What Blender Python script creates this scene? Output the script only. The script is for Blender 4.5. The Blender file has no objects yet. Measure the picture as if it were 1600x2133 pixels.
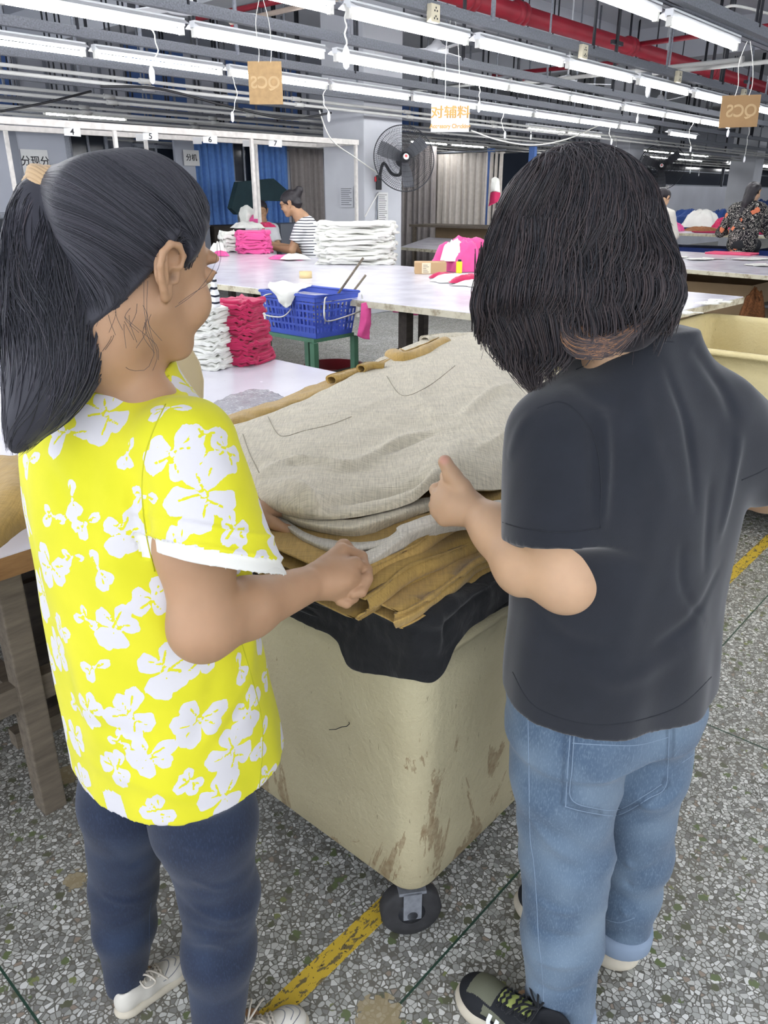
import bpy, bmesh, math, random
import numpy as np
from mathutils import Vector, Matrix
from mathutils.bvhtree import BVHTree
random.seed(7); np.random.seed(7)
S = bpy.context.scene
COL = S.collection
# ------------------------------------------------------------------ camera
PITCH = math.radians(22.3); FPX = 1602.0; EYE = 1.52
AZ = math.radians(41.8)                     # heading of the building's long axis
cd = bpy.data.cameras.new('camera'); cam = bpy.data.objects.new('camera', cd); COL.objects.link(cam)
cd.sensor_fit = 'VERTICAL'; cd.sensor_height = 24.0; cd.lens = FPX / 2133 * 24.0; cd.clip_start = .05; cd.clip_end = 200
cam.location = (0, 0, EYE); cam.rotation_euler = (math.radians(90) - PITCH, 0, 0)
S.camera = cam
# ------------------------------------------------------------------ light and exposure
w = bpy.data.worlds.new('world'); S.world = w; w.use_nodes = True
w.node_tree.nodes['Background'].inputs[0].default_value = (.88, .92, 1.0, 1)
w.node_tree.nodes['Background'].inputs[1].default_value = 1.7
S.view_settings.view_transform = 'Standard'; S.view_settings.look = 'None'
S.view_settings.gamma = 1; S.view_settings.exposure = 0.8; S.view_settings.use_curve_mapping = False
TUBE_STRENGTH = 26.0
S.cycles.max_bounces = 4; S.cycles.diffuse_bounces = 3; S.cycles.glossy_bounces = 2; S.cycles.transmission_bounces = 3; S.cycles.use_adaptive_sampling = True; S.cycles.adaptive_threshold = .05; S.cycles.caustics_reflective = False; S.cycles.caustics_refractive = False; S.cycles.use_denoising = True
S.cycles.sample_clamp_indirect = 6.0
# ------------------------------------------------------------------ frames of reference
UX, UY = math.sin(AZ), math.cos(AZ)
VX, VY = -math.cos(AZ), math.sin(AZ)
def uvz(u, v, z): return Vector((u*UX + v*VX, u*UY + v*VY, z))
def to_uv(p): return (p[0]*UX + p[1]*UY, p[0]*VX + p[1]*VY)
def ray(px, py):
    a = (px-800)/FPX; b = -(py-1066.5)/FPX
    return Vector((a, math.cos(PITCH)+b*math.sin(PITCH), -math.sin(PITCH)+b*math.cos(PITCH)))
E0 = Vector((0, 0, EYE))
def atz(px, py, z): r = ray(px, py); return E0 + r*((z-EYE)/r.z)
def aty(px, py, y): r = ray(px, py); return E0 + r*(y/r.y)
def atv(px, py, v): r = ray(px, py); return E0 + r*(v/(r.x*VX+r.y*VY))
def atu(px, py, u): r = ray(px, py); return E0 + r*(u/(r.x*UX+r.y*UY))
def pix(p):
    z = p[2]-EYE; f = p[1]*math.cos(PITCH)-z*math.sin(PITCH); u = p[1]*math.sin(PITCH)+z*math.cos(PITCH)
    return (800+FPX*p[0]/f, 1066.5-FPX*u/f)
ROOM = Matrix.Rotation(math.radians(90)-AZ, 4, 'Z')      # local x = long axis u, local y = v
# ------------------------------------------------------------------ objects
def link(name, me, m=None, parent=None, smooth=False, loc=None, mx=None):
    o = bpy.data.objects.new(name, me); COL.objects.link(o)
    if m is not None:
        for k in (m if isinstance(m, (list, tuple)) else [m]): me.materials.append(k)
    if smooth and len(me.polygons):
        me.polygons.foreach_set('use_smooth', [True]*len(me.polygons))
    if mx is not None: o.matrix_world = mx
    elif loc is not None: o.location = loc
    if parent is not None: o.parent = parent
    return o
def bobj(name, bm, m, parent=None, smooth=False, loc=None, mx=None):
    me = bpy.data.meshes.new(name); bm.normal_update(); bm.to_mesh(me); bm.free()
    return link(name, me, m, parent, smooth, loc, mx)
def pobj(name, V, F, m, parent=None, smooth=True, loc=None, mx=None):
    me = bpy.data.meshes.new(name); me.from_pydata([tuple(v) for v in V], [], [tuple(f) for f in F]); me.update()
    return link(name, me, m, parent, smooth, loc, mx)
def empty(name, loc=(0, 0, 0), rz=0.0, mx=None):
    o = bpy.data.objects.new(name, None); COL.objects.link(o); o.empty_display_size = .1
    if mx is not None: o.matrix_world = mx
    else: o.location = loc; o.rotation_euler = (0, 0, rz)
    return o
RZ = math.radians(90)-AZ
def tag(o, label, cat, group=None, kind=None):
    if label: o['label'] = label
    if cat: o['category'] = cat
    if group: o['group'] = group
    if kind: o['kind'] = kind
    return o
def struct(o, label=None):
    o['kind'] = 'structure'
    if label: o['label'] = label
    return o
def copy_tree(o, parent=None):
    c = o.copy(); COL.objects.link(c)
    if parent is not None: c.parent = parent
    for ch in list(o.children): copy_tree(ch, c)
    return c
def NB(): return bmesh.new()
def box(bm, x0, x1, y0, y1, z0, z1, bev=0, mi=0, mx=None):
    vs = [bm.verts.new((x, y, z)) for x in (x0, x1) for y in (y0, y1) for z in (z0, z1)]
    if mx is not None:
        for v in vs: v.co = mx @ v.co
    idx = [(0, 1, 3, 2), (4, 6, 7, 5), (0, 4, 5, 1), (2, 3, 7, 6), (0, 2, 6, 4), (1, 5, 7, 3)]
    fs = [bm.faces.new([vs[i] for i in f]) for f in idx]
    for f in fs: f.material_index = mi
    if bev:
        es = list({e for f in fs for e in f.edges})
        r = bmesh.ops.bevel(bm, geom=es, offset=bev, segments=2, affect='EDGES', profile=.6)
        for f in r['faces']: f.material_index = mi
    return vs
def ring_tube(bm, pts, rad, n=8, cap=True, mi=0, closed=False, flat=None):
    pts = [Vector(p) for p in pts]; N = len(pts)
    rads = rad if isinstance(rad, (list, tuple, np.ndarray)) else [rad]*N
    rings = []; prev = None
    for i, p in enumerate(pts):
        if closed: t = pts[(i+1) % N]-pts[i-1]
        else: t = pts[min(i+1, N-1)]-pts[max(i-1, 0)]
        t.normalize()
        if prev is None:
            a = Vector((0, 0, 1)) if abs(t.z) < .9 else Vector((1, 0, 0))
            s = t.cross(a).normalized()
        else:
            s = (prev-t*prev.dot(t)).normalized()
        prev = s; b = t.cross(s)
        fl = 1 if flat is None else flat
        rings.append([bm.verts.new(p+(s*math.cos(k*2*math.pi/n)+b*math.sin(k*2*math.pi/n)*fl)*rads[i]) for k in range(n)])
    R = range(N if closed else N-1)
    for i in R:
        A = rings[i]; B = rings[(i+1) % N]
        for k in range(n):
            f = bm.faces.new((A[k], A[(k+1) % n], B[(k+1) % n], B[k])); f.material_index = mi; f.smooth = True
    if cap and not closed:
        f = bm.faces.new(rings[0][::-1]); f.material_index = mi
        f = bm.faces.new(rings[-1]); f.material_index = mi
def lathe(bm, prof, n=24, mx=None, mi=0):
    rings = []
    for r, z in prof:
        ring = [bm.verts.new(((mx @ Vector((r*math.cos(k*2*math.pi/n), r*math.sin(k*2*math.pi/n), z))) if mx is not None else (r*math.cos(k*2*math.pi/n), r*math.sin(k*2*math.pi/n), z))) for k in range(n)]
        rings.append(ring)
    for A, B in zip(rings, rings[1:]):
        for k in range(n):
            f = bm.faces.new((A[k], A[(k+1) % n], B[(k+1) % n], B[k])); f.smooth = True; f.material_index = mi
    f = bm.faces.new(rings[0][::-1]); f.material_index = mi
    f = bm.faces.new(rings[-1]); f.material_index = mi
def catmull(P, n=8):
    P = [np.array(p, float) for p in P]; out = []
    for i in range(len(P)-1):
        p0 = P[max(i-1, 0)]; p1 = P[i]; p2 = P[i+1]; p3 = P[min(i+2, len(P)-1)]
        for k in range(n):
            t = k/n
            out.append(.5*((2*p1)+(-p0+p2)*t+(2*p0-5*p1+4*p2-p3)*t*t+(-p0+3*p1-3*p2+p3)*t**3))
    out.append(P[-1]); return out
# ------------------------------------------------------------------ materials
class NT:
    def __init__(s, name):
        s.m = bpy.data.materials.new(name); s.m.use_nodes = True; s.t = s.m.node_tree; s.n = s.t.nodes; s.l = s.t.links
        s.b = s.n['Principled BSDF']
    def N(s, typ, **kw):
        n = s.n.new(typ)
        for k, v in kw.items():
            if hasattr(n, k) and not k.startswith('i_'): setattr(n, k, v)
        return n
    def L(s, a, b): s.l.new(a, b)
    def set(s, inp, v):
        if hasattr(v, 'is_linked') or isinstance(v, bpy.types.NodeSocket): s.L(v, inp)
        else: inp.default_value = v
    def coord(s, kind='Object', scale=(1, 1, 1), rot=(0, 0, 0)):
        c = s.N('ShaderNodeTexCoord'); mp = s.N('ShaderNodeMapping'); s.L(c.outputs[kind], mp.inputs[0])
        mp.inputs['Scale'].default_value = scale; mp.inputs['Rotation'].default_value = rot
        return mp.outputs[0]
    def noise(s, vec, scale, detail=3, rough=.5, out='Fac', dist=0):
        n = s.N('ShaderNodeTexNoise'); s.L(vec, n.inputs['Vector']); n.inputs['Scale'].default_value = scale
        n.inputs['Detail'].default_value = detail; n.inputs['Roughness'].default_value = rough; n.inputs['Distortion'].default_value = dist
        return n.outputs[out]
    def math(s, op, a, b=0.0, c=None, clamp=False):
        n = s.N('ShaderNodeMath', operation=op); n.use_clamp = clamp
        s.set(n.inputs[0], a); s.set(n.inputs[1], b)
        if c is not None: s.set(n.inputs[2], c)
        return n.outputs[0]
    def ramp(s, v, stops, interp='LINEAR'):
        n = s.N('ShaderNodeValToRGB'); n.color_ramp.interpolation = interp; s.L(v, n.inputs[0])
        e = n.color_ramp.elements
        while len(e) < len(stops): e.new(.5)
        for k, (p, c) in enumerate(stops):
            e[k].position = p; e[k].color = (*c, 1) if len(c) == 3 else c
        return n.outputs[0]
    def mix(s, f, a, b, mode='MIX'):
        n = s.N('ShaderNodeMix', data_type='RGBA', blend_type=mode)
        s.set(n.inputs[0], f)
        for i, x in ((6, a), (7, b)):
            if isinstance(x, bpy.types.NodeSocket): s.L(x, n.inputs[i])
            else: n.inputs[i].default_value = (*x, 1)
        return n.outputs[2]
    def attr(s, name):
        n = s.N('ShaderNodeAttribute'); n.attribute_name = name; return n.outputs['Fac']
    def bump(s, h, strength=.3, dist=.002):
        n = s.N('ShaderNodeBump'); n.inputs['Strength'].default_value = strength; n.inputs['Distance'].default_value = dist
        s.L(h, n.inputs['Height'])
        if s.b.inputs['Normal'].is_linked: s.L(s.b.inputs['Normal'].links[0].from_socket, n.inputs['Normal'])
        s.L(n.outputs[0], s.b.inputs['Normal']); return n
    def fin(s, col=None, rough=.6, metal=0, spec=.4, sheen=0):
        if col is not None:
            if isinstance(col, bpy.types.NodeSocket): s.L(col, s.b.inputs['Base Color'])
            else: s.b.inputs['Base Color'].default_value = (*col, 1)
        s.set(s.b.inputs['Roughness'], rough); s.b.inputs['Metallic'].default_value = metal
        s.b.inputs['Specular IOR Level'].default_value = spec
        if sheen: s.b.inputs['Sheen Weight'].default_value = sheen; s.b.inputs['Sheen Roughness'].default_value = .5
        return s.m
def srgb(r, g, b):
    f = lambda c: (c/255/12.92) if c/255 <= .04045 else ((c/255+.055)/1.055)**2.4
    return (f(r), f(g), f(b))
def plain(name, col, rough=.6, metal=0, var=.12, scale=6, spec=.4, bump=0, bscale=60):
    t = NT(name); v = t.coord(); n = t.noise(v, scale, 4)
    lo = tuple(c*(1-var) for c in col); hi = tuple(min(1, c*(1+var)) for c in col)
    c = t.ramp(n, [(.3, lo), (.7, hi)])
    if bump: t.bump(t.noise(v, bscale, 3), bump, .002)
    return t.fin(c, rough, metal, spec)
def fabric(name, col, var=.15, weave=900, bump=.25, rough=.85, slub=0, scale=14, wrinkle=0, sheen=.15):
    t = NT(name); v = t.coord()
    n = t.noise(v, scale, 5, .6)
    lo = tuple(c*(1-var) for c in col); hi = tuple(min(1, c*(1+var*.8)) for c in col)
    c = t.ramp(n, [(.3, lo), (.7, hi)])
    if slub:
        a = t.noise(t.coord(scale=(1, .06, .06), rot=(0, 0, .6)), 420, 2); b = t.noise(t.coord(scale=(.06, 1, .3), rot=(0, 0, .6)), 420, 2)
        k = t.math('ADD', a, b); c = t.mix(t.math('MULTIPLY', t.math('SUBTRACT', k, .78, clamp=True), slub*3, clamp=True), c, tuple(x*.55 for x in col))
        t.bump(k, .35, .0012)
    t.bump(t.noise(v, weave, 2), bump, .0008)
    if wrinkle: t.bump(t.noise(v, 22, 4, .55, dist=.6), wrinkle, .012)
    return t.fin(c, rough, 0, .25, sheen)
M = {}
# ------------------------------------------------------------------ the building
def floor_mat():
    t = NT('terrazzo'); v = t.coord(); n1 = t.noise(v, 4, 3)
    vo = t.N('ShaderNodeTexVoronoi', feature='F1'); t.L(v, vo.inputs['Vector']); vo.inputs['Scale'].default_value = 88; vo.inputs['Randomness'].default_value = 1
    ve = t.N('ShaderNodeTexVoronoi', feature='DISTANCE_TO_EDGE'); t.L(v, ve.inputs['Vector']); ve.inputs['Scale'].default_value = 88
    sep = t.N('ShaderNodeSeparateColor'); t.L(vo.outputs['Color'], sep.inputs[0])
    chip = t.ramp(sep.outputs[0], [(0, srgb(128, 129, 125)), (.18, srgb(168, 169, 164)), (.45, srgb(200, 201, 196)), (.8, srgb(228, 229, 225)), (.97, srgb(150, 135, 120))], 'CONSTANT')
    # larger green glass chips
    vg = t.N('ShaderNodeTexVoronoi', feature='F1'); t.L(v, vg.inputs['Vector']); vg.inputs['Scale'].default_value = 30
    sg = t.N('ShaderNodeSeparateColor'); t.L(vg.outputs['Color'], sg.inputs[0])
    gm = t.math('MULTIPLY', t.math('GREATER_THAN', sg.outputs[1], .58), t.math('LESS_THAN', vg.outputs['Distance'], t.math('MULTIPLY_ADD', sep.outputs[2], .3, .12)))
    grn = t.ramp(sg.outputs[2], [(0, srgb(92, 108, 62)), (.5, srgb(124, 132, 78)), (.8, srgb(84, 88, 62))], 'CONSTANT')
    size = t.math('MULTIPLY_ADD', sep.outputs[1], .10, .03)
    mask = t.math('GREATER_THAN', ve.outputs['Distance'], t.math('MULTIPLY', size, t.math('MULTIPLY_ADD', n1, 1.6, .3)))
    cement = t.ramp(n1, [(.3, srgb(84, 82, 76)), (.7, srgb(112, 109, 100))])
    c = t.mix(mask, cement, chip); c = t.mix(gm, c, grn)
    # wear: broad blotches
    c = t.mix(t.math('MULTIPLY', n1, .35), c, srgb(150, 147, 138))
    # dividing strips
    sx = t.N('ShaderNodeSeparateXYZ'); t.L(v, sx.inputs[0])
    def strip(o, off, per, wd):
        d = t.math('ABSOLUTE', t.math('SUBTRACT', t.math('FRACT', t.math('DIVIDE', t.math('ADD', o, per*20-off+per/2), per)), .5))
        return t.math('LESS_THAN', d, wd/per)
    st = t.math('MAXIMUM', strip(sx.outputs[0], .31, 1.825, .0026), strip(sx.outputs[1], .688, 1.825, .0026))
    c = t.mix(st, c, srgb(44, 70, 58))
    # beige glue patches (name, centre u, v, radius)
    for (a, b, r) in ((.77, .70, .055), (.53, 1.47, .035), (.70, 1.83, .05)):
        dx = t.math('SUBTRACT', sx.outputs[0], a); dy = t.math('SUBTRACT', sx.outputs[1], b)
        d = t.math('SQRT', t.math('ADD', t.math('MULTIPLY', dx, dx), t.math('MULTIPLY', dy, dy)))
        k = t.math('LESS_THAN', t.math('ADD', d, t.math('MULTIPLY', sep.outputs[1], .02)), r)
        c = t.mix(t.math('MULTIPLY', k, .85), c, srgb(160, 145, 112))
    return t.fin(c, t.math('MULTIPLY_ADD', n1, .3, .28), 0, .35)
M['floor'] = floor_mat()
M['ceil'] = plain('ceiling_paint', srgb(208, 210, 216), .9, var=.05, scale=.7)
M['wallgrey'] = plain('grey_wall_paint', srgb(196, 198, 206), .8, var=.06, scale=1.2, bump=.1)
M['column'] = plain('column_paint', srgb(190, 192, 197), .75, var=.05, scale=2.5, bump=.15)
M['steel'] = plain('galvanised_steel', srgb(138, 142, 150), .55, .35, var=.22, scale=60)
M['strut'] = plain('zinc_strut', srgb(118, 121, 128), .6, .2, var=.3, scale=90)
M['white'] = plain('white_enamel', srgb(228, 230, 232), .45, var=.03)
M['conduit'] = plain('cream_conduit', srgb(188, 188, 184), .6, var=.06)
M['dark'] = plain('dark_metal', srgb(42, 44, 50), .5, var=.2)
M['redpipe'] = plain('red_pipe_paint', srgb(150, 32, 48), .45, var=.12, scale=3)
M['black'] = plain('black_plastic', srgb(22, 23, 27), .45, var=.15)
M['night'] = plain('dark_window_glass', srgb(30, 36, 46), .12, var=.2, scale=.5)
M['cord'] = plain('white_cord', srgb(215, 214, 208), .6, var=.05)
M['socket'] = plain('cream_socket', srgb(214, 206, 180), .5, var=.05)
M['bluecloth'] = fabric('blue_curtain', srgb(98, 140, 204), .12, 300)
M['bluepanel'] = plain('blue_panel', srgb(84, 116, 176), .7, var=.1)
M['greycloth'] = fabric('grey_curtain', srgb(150, 143, 140), .12, 300)
M['beigecloth'] = fabric('beige_curtain', srgb(214, 206, 196), .1, 300)
M['card'] = plain('brown_card', srgb(156, 128, 90), .85, var=.12, scale=30)
M['paper'] = plain('paper', srgb(214, 214, 212), .8, var=.04)
M['ink'] = plain('black_ink', srgb(40, 40, 44), .8)
M['gold'] = plain('gold_lettering', srgb(196, 152, 84), .6, var=.05)
M['tablewhite'] = None
def rbox(name, u0, u1, v0, v1, z0, z1, m, bev=0, parent=None):
    bm = NB(); cu, cv = (u0+u1)/2, (v0+v1)/2
    box(bm, u0-cu, u1-cu, v0-cv, v1-cv, 0, z1-z0, bev)
    o = bobj(name, bm, m)
    o.location = uvz(cu, cv, z0); o.rotation_euler = (0, 0, RZ)
    return o
CZ = 4.4
f = rbox('floor', -3, 48, -16, 20, -.1, 0, M['floor']); 
# the floor texture is in building coordinates: put its origin at the room's origin
for v in f.data.vertices: v.co.x += 22.5; v.co.y += 2
f.location = uvz(0, 0, -.1); struct(f)
struct(rbox('ceiling', -3, 48, -16, 20, CZ, CZ+.15, M['ceil']))
def beams():
    for k, u in enumerate((7.0, 15.4, 23.8, 32.2)):
        struct(rbox('trim_%d' % (k+1), u+.2, u+.6, -16, 20, CZ-.55, CZ, M['ceil']))
    for k, v in enumerate((7.9, -.6, 15.9)):
        struct(rbox('trim_%d' % (k+5), -3, 48, v-.2, v+.2, CZ-.5, CZ, M['ceil']))
beams()
def column(u, v, s, n):
    o = rbox('wall_column_%d' % n, u, u+s, v, v+s, 0, CZ, M['column'], .015)
    struct(o)
column(7.95, 7.45, .75, 1); column(16.3, 7.84, .7, 2); column(24.7, 8.04, .7, 3)
# left wall with ribbed panels
VW = 15.5
def left_wall():
    bm = NB(); box(bm, -3, 48, VW, VW+.2, 0, CZ); 
    o = bobj('wall_left', bm, M['wallgrey']); o.rotation_euler = (0, 0, RZ); struct(o)
    # ribs and blue strips are trim on the wall
    bm = NB()
    for k in range(60):
        u = -2+k*.55; box(bm, u, u+.05, VW-.05, VW+.005, 2.4, CZ)
    o = bobj('trim_8', bm, M['steel']); o.rotation_euler = (0, 0, RZ); struct(o)
    bm = NB()
    for (a, b) in ((5.7, 7.3), (9.6, 11.0), (12.1, 14.2), (17.5, 19)):
        box(bm, a, b, VW-.02, VW+.004, 2.6, CZ)
    o = bobj('trim_9', bm, M['bluepanel']); o.rotation_euler = (0, 0, RZ); struct(o)
left_wall()
struct(rbox('wall_back', 47.8, 48, -16, 20, 0, CZ, M['wallgrey']))
# half height wall beyond the far tables with dark glazing above
struct(rbox('wall_right', 20.5, 46, 10.8, 11.0, 0, 1.84, M['wallgrey']))
# ------------------------------------------------------------------ ceiling services
def tube_mat():
    t = NT('lit_tube'); t.b.inputs['Base Color'].default_value = (.9, .92, .95, 1)
    t.b.inputs['Emission Color'].default_value = (.98, .985, 1.0, 1); t.b.inputs['Emission Strength'].default_value = TUBE_STRENGTH
    return t.m
M['tube'] = tube_mat()
ORD = ['first', 'second', 'third', 'fourth', 'fifth', 'sixth', 'seventh', 'eighth', 'ninth', 'tenth', 'eleventh', 'twelfth', 'thirteenth', 'fourteenth', 'fifteenth', 'sixteenth', 'seventeenth', 'eighteenth', 'nineteenth', 'twentieth']
def make_light():
    r = empty('fluorescent_light')
    bm = NB(); box(bm, 0, 1.18, -.028, .028, .028, .075, .004)
    for s in (-1, 1):       # sloping reflector wings
        vs = [bm.verts.new(p) for p in ((0, s*.028, .06), (1.18, s*.028, .06), (1.18, s*.075, .035), (0, s*.075, .035))]
        bm.faces.new(vs); vs2 = [bm.verts.new((v.co.x, v.co.y, v.co.z+.003)) for v in vs]; bm.faces.new(vs2[::-1])
    bobj('batten', bm, M['white'], r)
    bm = NB(); ring_tube(bm, [(.03, 0, 0), (1.15, 0, 0)], .0165, 10); bobj('tube', bm, M['tube'], r)
    for x in (0.0, 1.15):
        bm = NB(); box(bm, x, x+.03, -.016, .016, -.02, .04, .004); bobj('lampholder', bm, M['cord'], r)
    return r
LZ = 2.5
ROWS = [('nearest', 2.35, [2.65, 3.88, 5.22]),
        ('second', 3.65, [-.1, 1.2, 2.46, 3.76, 5.05, 6.30, 7.6, 8.93, 10.9, 12.2, 13.5]),
        ('third', 4.80, [-.4, .9, 2.25, 3.50, 4.80, 6.0, 7.12, 8.40, 9.68, 10.9, 12.1]),
        ('fourth', 6.05, [.9, 2.25, 3.50, 4.75, 5.98, 7.22, 8.46, 9.7, 10.9, 12.15, 14.0]),
        ('fifth', 7.25, [11.45, 12.7]),
        ('sixth', 8.6, [17.6, 18.85, 20.1, 21.4]),
        ('seventh', 9.8, [16.6, 21.6, 22.9, 24.1]),
        ('eighth', 10.6, [5.32, 12.6, 13.9]),
        ('overhead first', -.1, [3.0, 4.4]),
        ('overhead second', -1.5, [-1.0, .6, 2.2, 3.8, 5.2, 6.6]),
        ('overhead third', -3.4, [0, 3, 6]),
        ('added left overhead', 7.6, [-2.6, -1.2, .2, 1.6]), ('added left wall', 10.15, [-2.6, -.6, 1.4, 2.9]), ('added far left', 12.2, [-2.4, -.4, 1.6, 3.6]), ('added rear far', 6.5, [26, 28, 30, 32]), ('added farthest rear', 9.6, [27, 30, 33])]  # left and rear rows here are added lamps that brighten the dim background
proto = make_light(); first = True
for nm, v, us in ROWS:
    prev_u = -99
    for k, u in enumerate(us):
        u = max(u, prev_u+1.195); prev_u = u
        o = proto if first else copy_tree(proto); first = False
        o.location = uvz(u, v, LZ); o.rotation_euler = (0, 0, RZ)
        tag(o, 'lit fluorescent tube light, %s from the left in the %s ceiling row' % (ORD[k], nm), 'light', 'fluorescent lights in the ceiling rows')
# steel channels carrying the rows
def channel(nm, v, u0=-3, u1=40, z=2.61, conduits=False):
    r = empty('steel_channel', uvz(0, v, z), RZ)
    tag(r, 'galvanised steel channel with hanger rods over the %s row of lights' % nm, 'channel', 'steel channels hung under the ceiling')
    bm = NB(); box(bm, u0, u1, -.03, .03, -.012, .05); box(bm, u0, u1, -.034, -.028, -.014, .052); bobj('channel', bm, M['strut'], r)
    k = 0; u = max(u0+.4, .2+((v*1.7) % 1.1))
    while u < min(u1, 24) and k < 20:
        for s in (-1, 1):
            if s > 0 and k % 2: continue
            bm = NB(); ring_tube(bm, [(u+s*.05, s*.03, .03), (u+s*.05, s*.03, CZ-z)], .012 if k % 3 else .018, 6); bobj('hanger_rod', bm, M['steel' if k % 2 else 'dark'], r)
        bm = NB(); box(bm, u-.12, u+.12, -.02, .02, .5, .54); bobj('cross_bracket', bm, M['dark'], r) if k % 3 == 0 else bm.free()
        u += 1.45; k += 1
    if conduits:
        for (dy, dz) in ((-.06, -.09), (-.11, -.15)):
            bm = NB(); ring_tube(bm, [(u0, dy, dz), (u1, dy, dz)], .016, 8)
            for j in range(16): ring_tube(bm, [(.5+j*1.9+v*.3, dy, dz), (.62+j*1.9+v*.3, dy, dz)], .024, 8)
            bobj('conduit', bm, M['conduit'], r)
    return r
for nm, v, c in (('nearest', 2.30, 0), ('second', 3.6, 0), ('third', 4.75, 0), ('fourth', 6.0, 0), ('fifth', 7.2, 1), ('sixth', 8.55, 1), ('seventh', 9.75, 1), ('eighth', 10.55, 1)):
    channel(nm, v, conduits=bool(c))
for nm, v in (('farther ninth', 11.7), ('farther tenth', 12.8), ('farthest eleventh', 13.9)):
    channel(nm, v, conduits=True)
# red sprinkler pipe
def sprinkler():
    r = empty('sprinkler_pipe', uvz(0, 5.25, 3.3), RZ); tag(r, 'thick red sprinkler main with branch pipes running under the ceiling', 'pipe')
    bm = NB(); ring_tube(bm, [(-2, 0, 0), (38, 0, 0)], .085, 16); bobj('main_pipe', bm, M['redpipe'], r)
    for u in (7.1, 8.0, 10.6, 13.4, 16.5, 20):
        bm = NB(); lathe(bm, [(.085, -.09), (.115, -.07), (.115, -.02), (.095, -.015), (.095, .015), (.115, .02), (.115, .07), (.085, .09)], 16, Matrix.Translation((u, 0, 0)) @ Matrix.Rotation(math.pi/2, 4, 'Y')); bobj('coupling', bm, M['redpipe'], r)
    for u, s in ((6.1, 1), (10.7, -1), (11.9, 1), (16, -1), (22, -1)):
        bm = NB(); ring_tube(bm, [(u, 0, .03), (u, s*3.0, .06)], .03, 8); bobj('branch_pipe', bm, M['redpipe'], r)
        bm = NB(); ring_tube(bm, [(u, s*2.4, .06), (u, s*2.4, -.12)], .018, 8); lathe(bm, [(.012, -.16), (.03, -.155), (.03, -.15), (.012, -.12)], 10, Matrix.Translation((u, s*2.4, 0))); bobj('sprinkler_head', bm, M['redpipe'], r)
    for k in range(12):
        u = 1.0+k*2.6; bm = NB(); ring_tube(bm, [(u, 0, .085), (u, 0, CZ-3.3)], .01, 6); bobj('hanger_rod', bm, M['dark'], r)
sprinkler()
def tray(v, z, label, wd=.16):
    r = empty('cable_tray', uvz(0, v, z), RZ); tag(r, label, 'cable tray')
    bm = NB(); box(bm, -2, 30, -wd/2, wd/2, 0, .012); box(bm, -2, 30, -wd/2, -wd/2+.01, 0, .06); box(bm, -2, 30, wd/2-.01, wd/2, 0, .06); bobj('tray', bm, M['strut'], r)
    for k in range(3):
        bm = NB(); ring_tube(bm, [(u, (k-1)*.04+.01*math.sin(u*1.7+k), .03+.012*math.sin(u*2.3+k)) for u in np.arange(-2, 30, .5)], .009, 6); bobj('cable', bm, M['cord' if k == 1 else 'black'], r)
    for k in range(12):
        bm = NB(); ring_tube(bm, [(k*2.3, 0, 0), (k*2.3, 0, CZ-z)], .009, 6); bobj('hanger_rod', bm, M['dark'], r)
tray(5.9, 3.1, 'grey cable tray with a white cable beside the red pipe')
tray(3.2, 2.95, 'grey cable tray above the nearest two rows of lights', .1)
# cross conduits lying over the channels
def crossbar(u, v0, v1, z, r, m, label):
    bm = NB(); ring_tube(bm, [(0, 0, 0), (0, v1-v0, 0)], r, 10)
    ring_tube(bm, [(0, 0, 0), (0, .03, 0)], r*1.5, 10); o = bobj('cross_conduit', bm, m, loc=uvz(u, v0, z)); o.rotation_euler = (0, 0, RZ); tag(o, label, 'pipe')
a = atz(480, 47, 2.69); u0, v0 = to_uv(a); crossbar(u0, v0-2.2, v0, 2.69, .016, plain('rusty_pipe', srgb(150, 135, 122), .7), 'rusty grey pipe lying across the channels above the left brown sign')
a = atz(1360, 153, 2.69); u0, v0 = to_uv(a); crossbar(u0, v0-3.0, v0, 2.69, .02, M['conduit'], 'cream pipe crossing the channels above the right brown sign')
a = atz(1085, 173, 2.69); u0, v0 = to_uv(a); crossbar(u0, v0-2.4, v0, 2.69, .02, M['conduit'], 'cream pipe crossing the channels over the white accessory sign')
a = atz(860, 190, 2.69); u0, v0 = to_uv(a); crossbar(u0, v0-1.4, v0+.5, 2.69, .014, M['conduit'], 'thin cream pipe crossing channels left of the white accessory sign')
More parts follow.
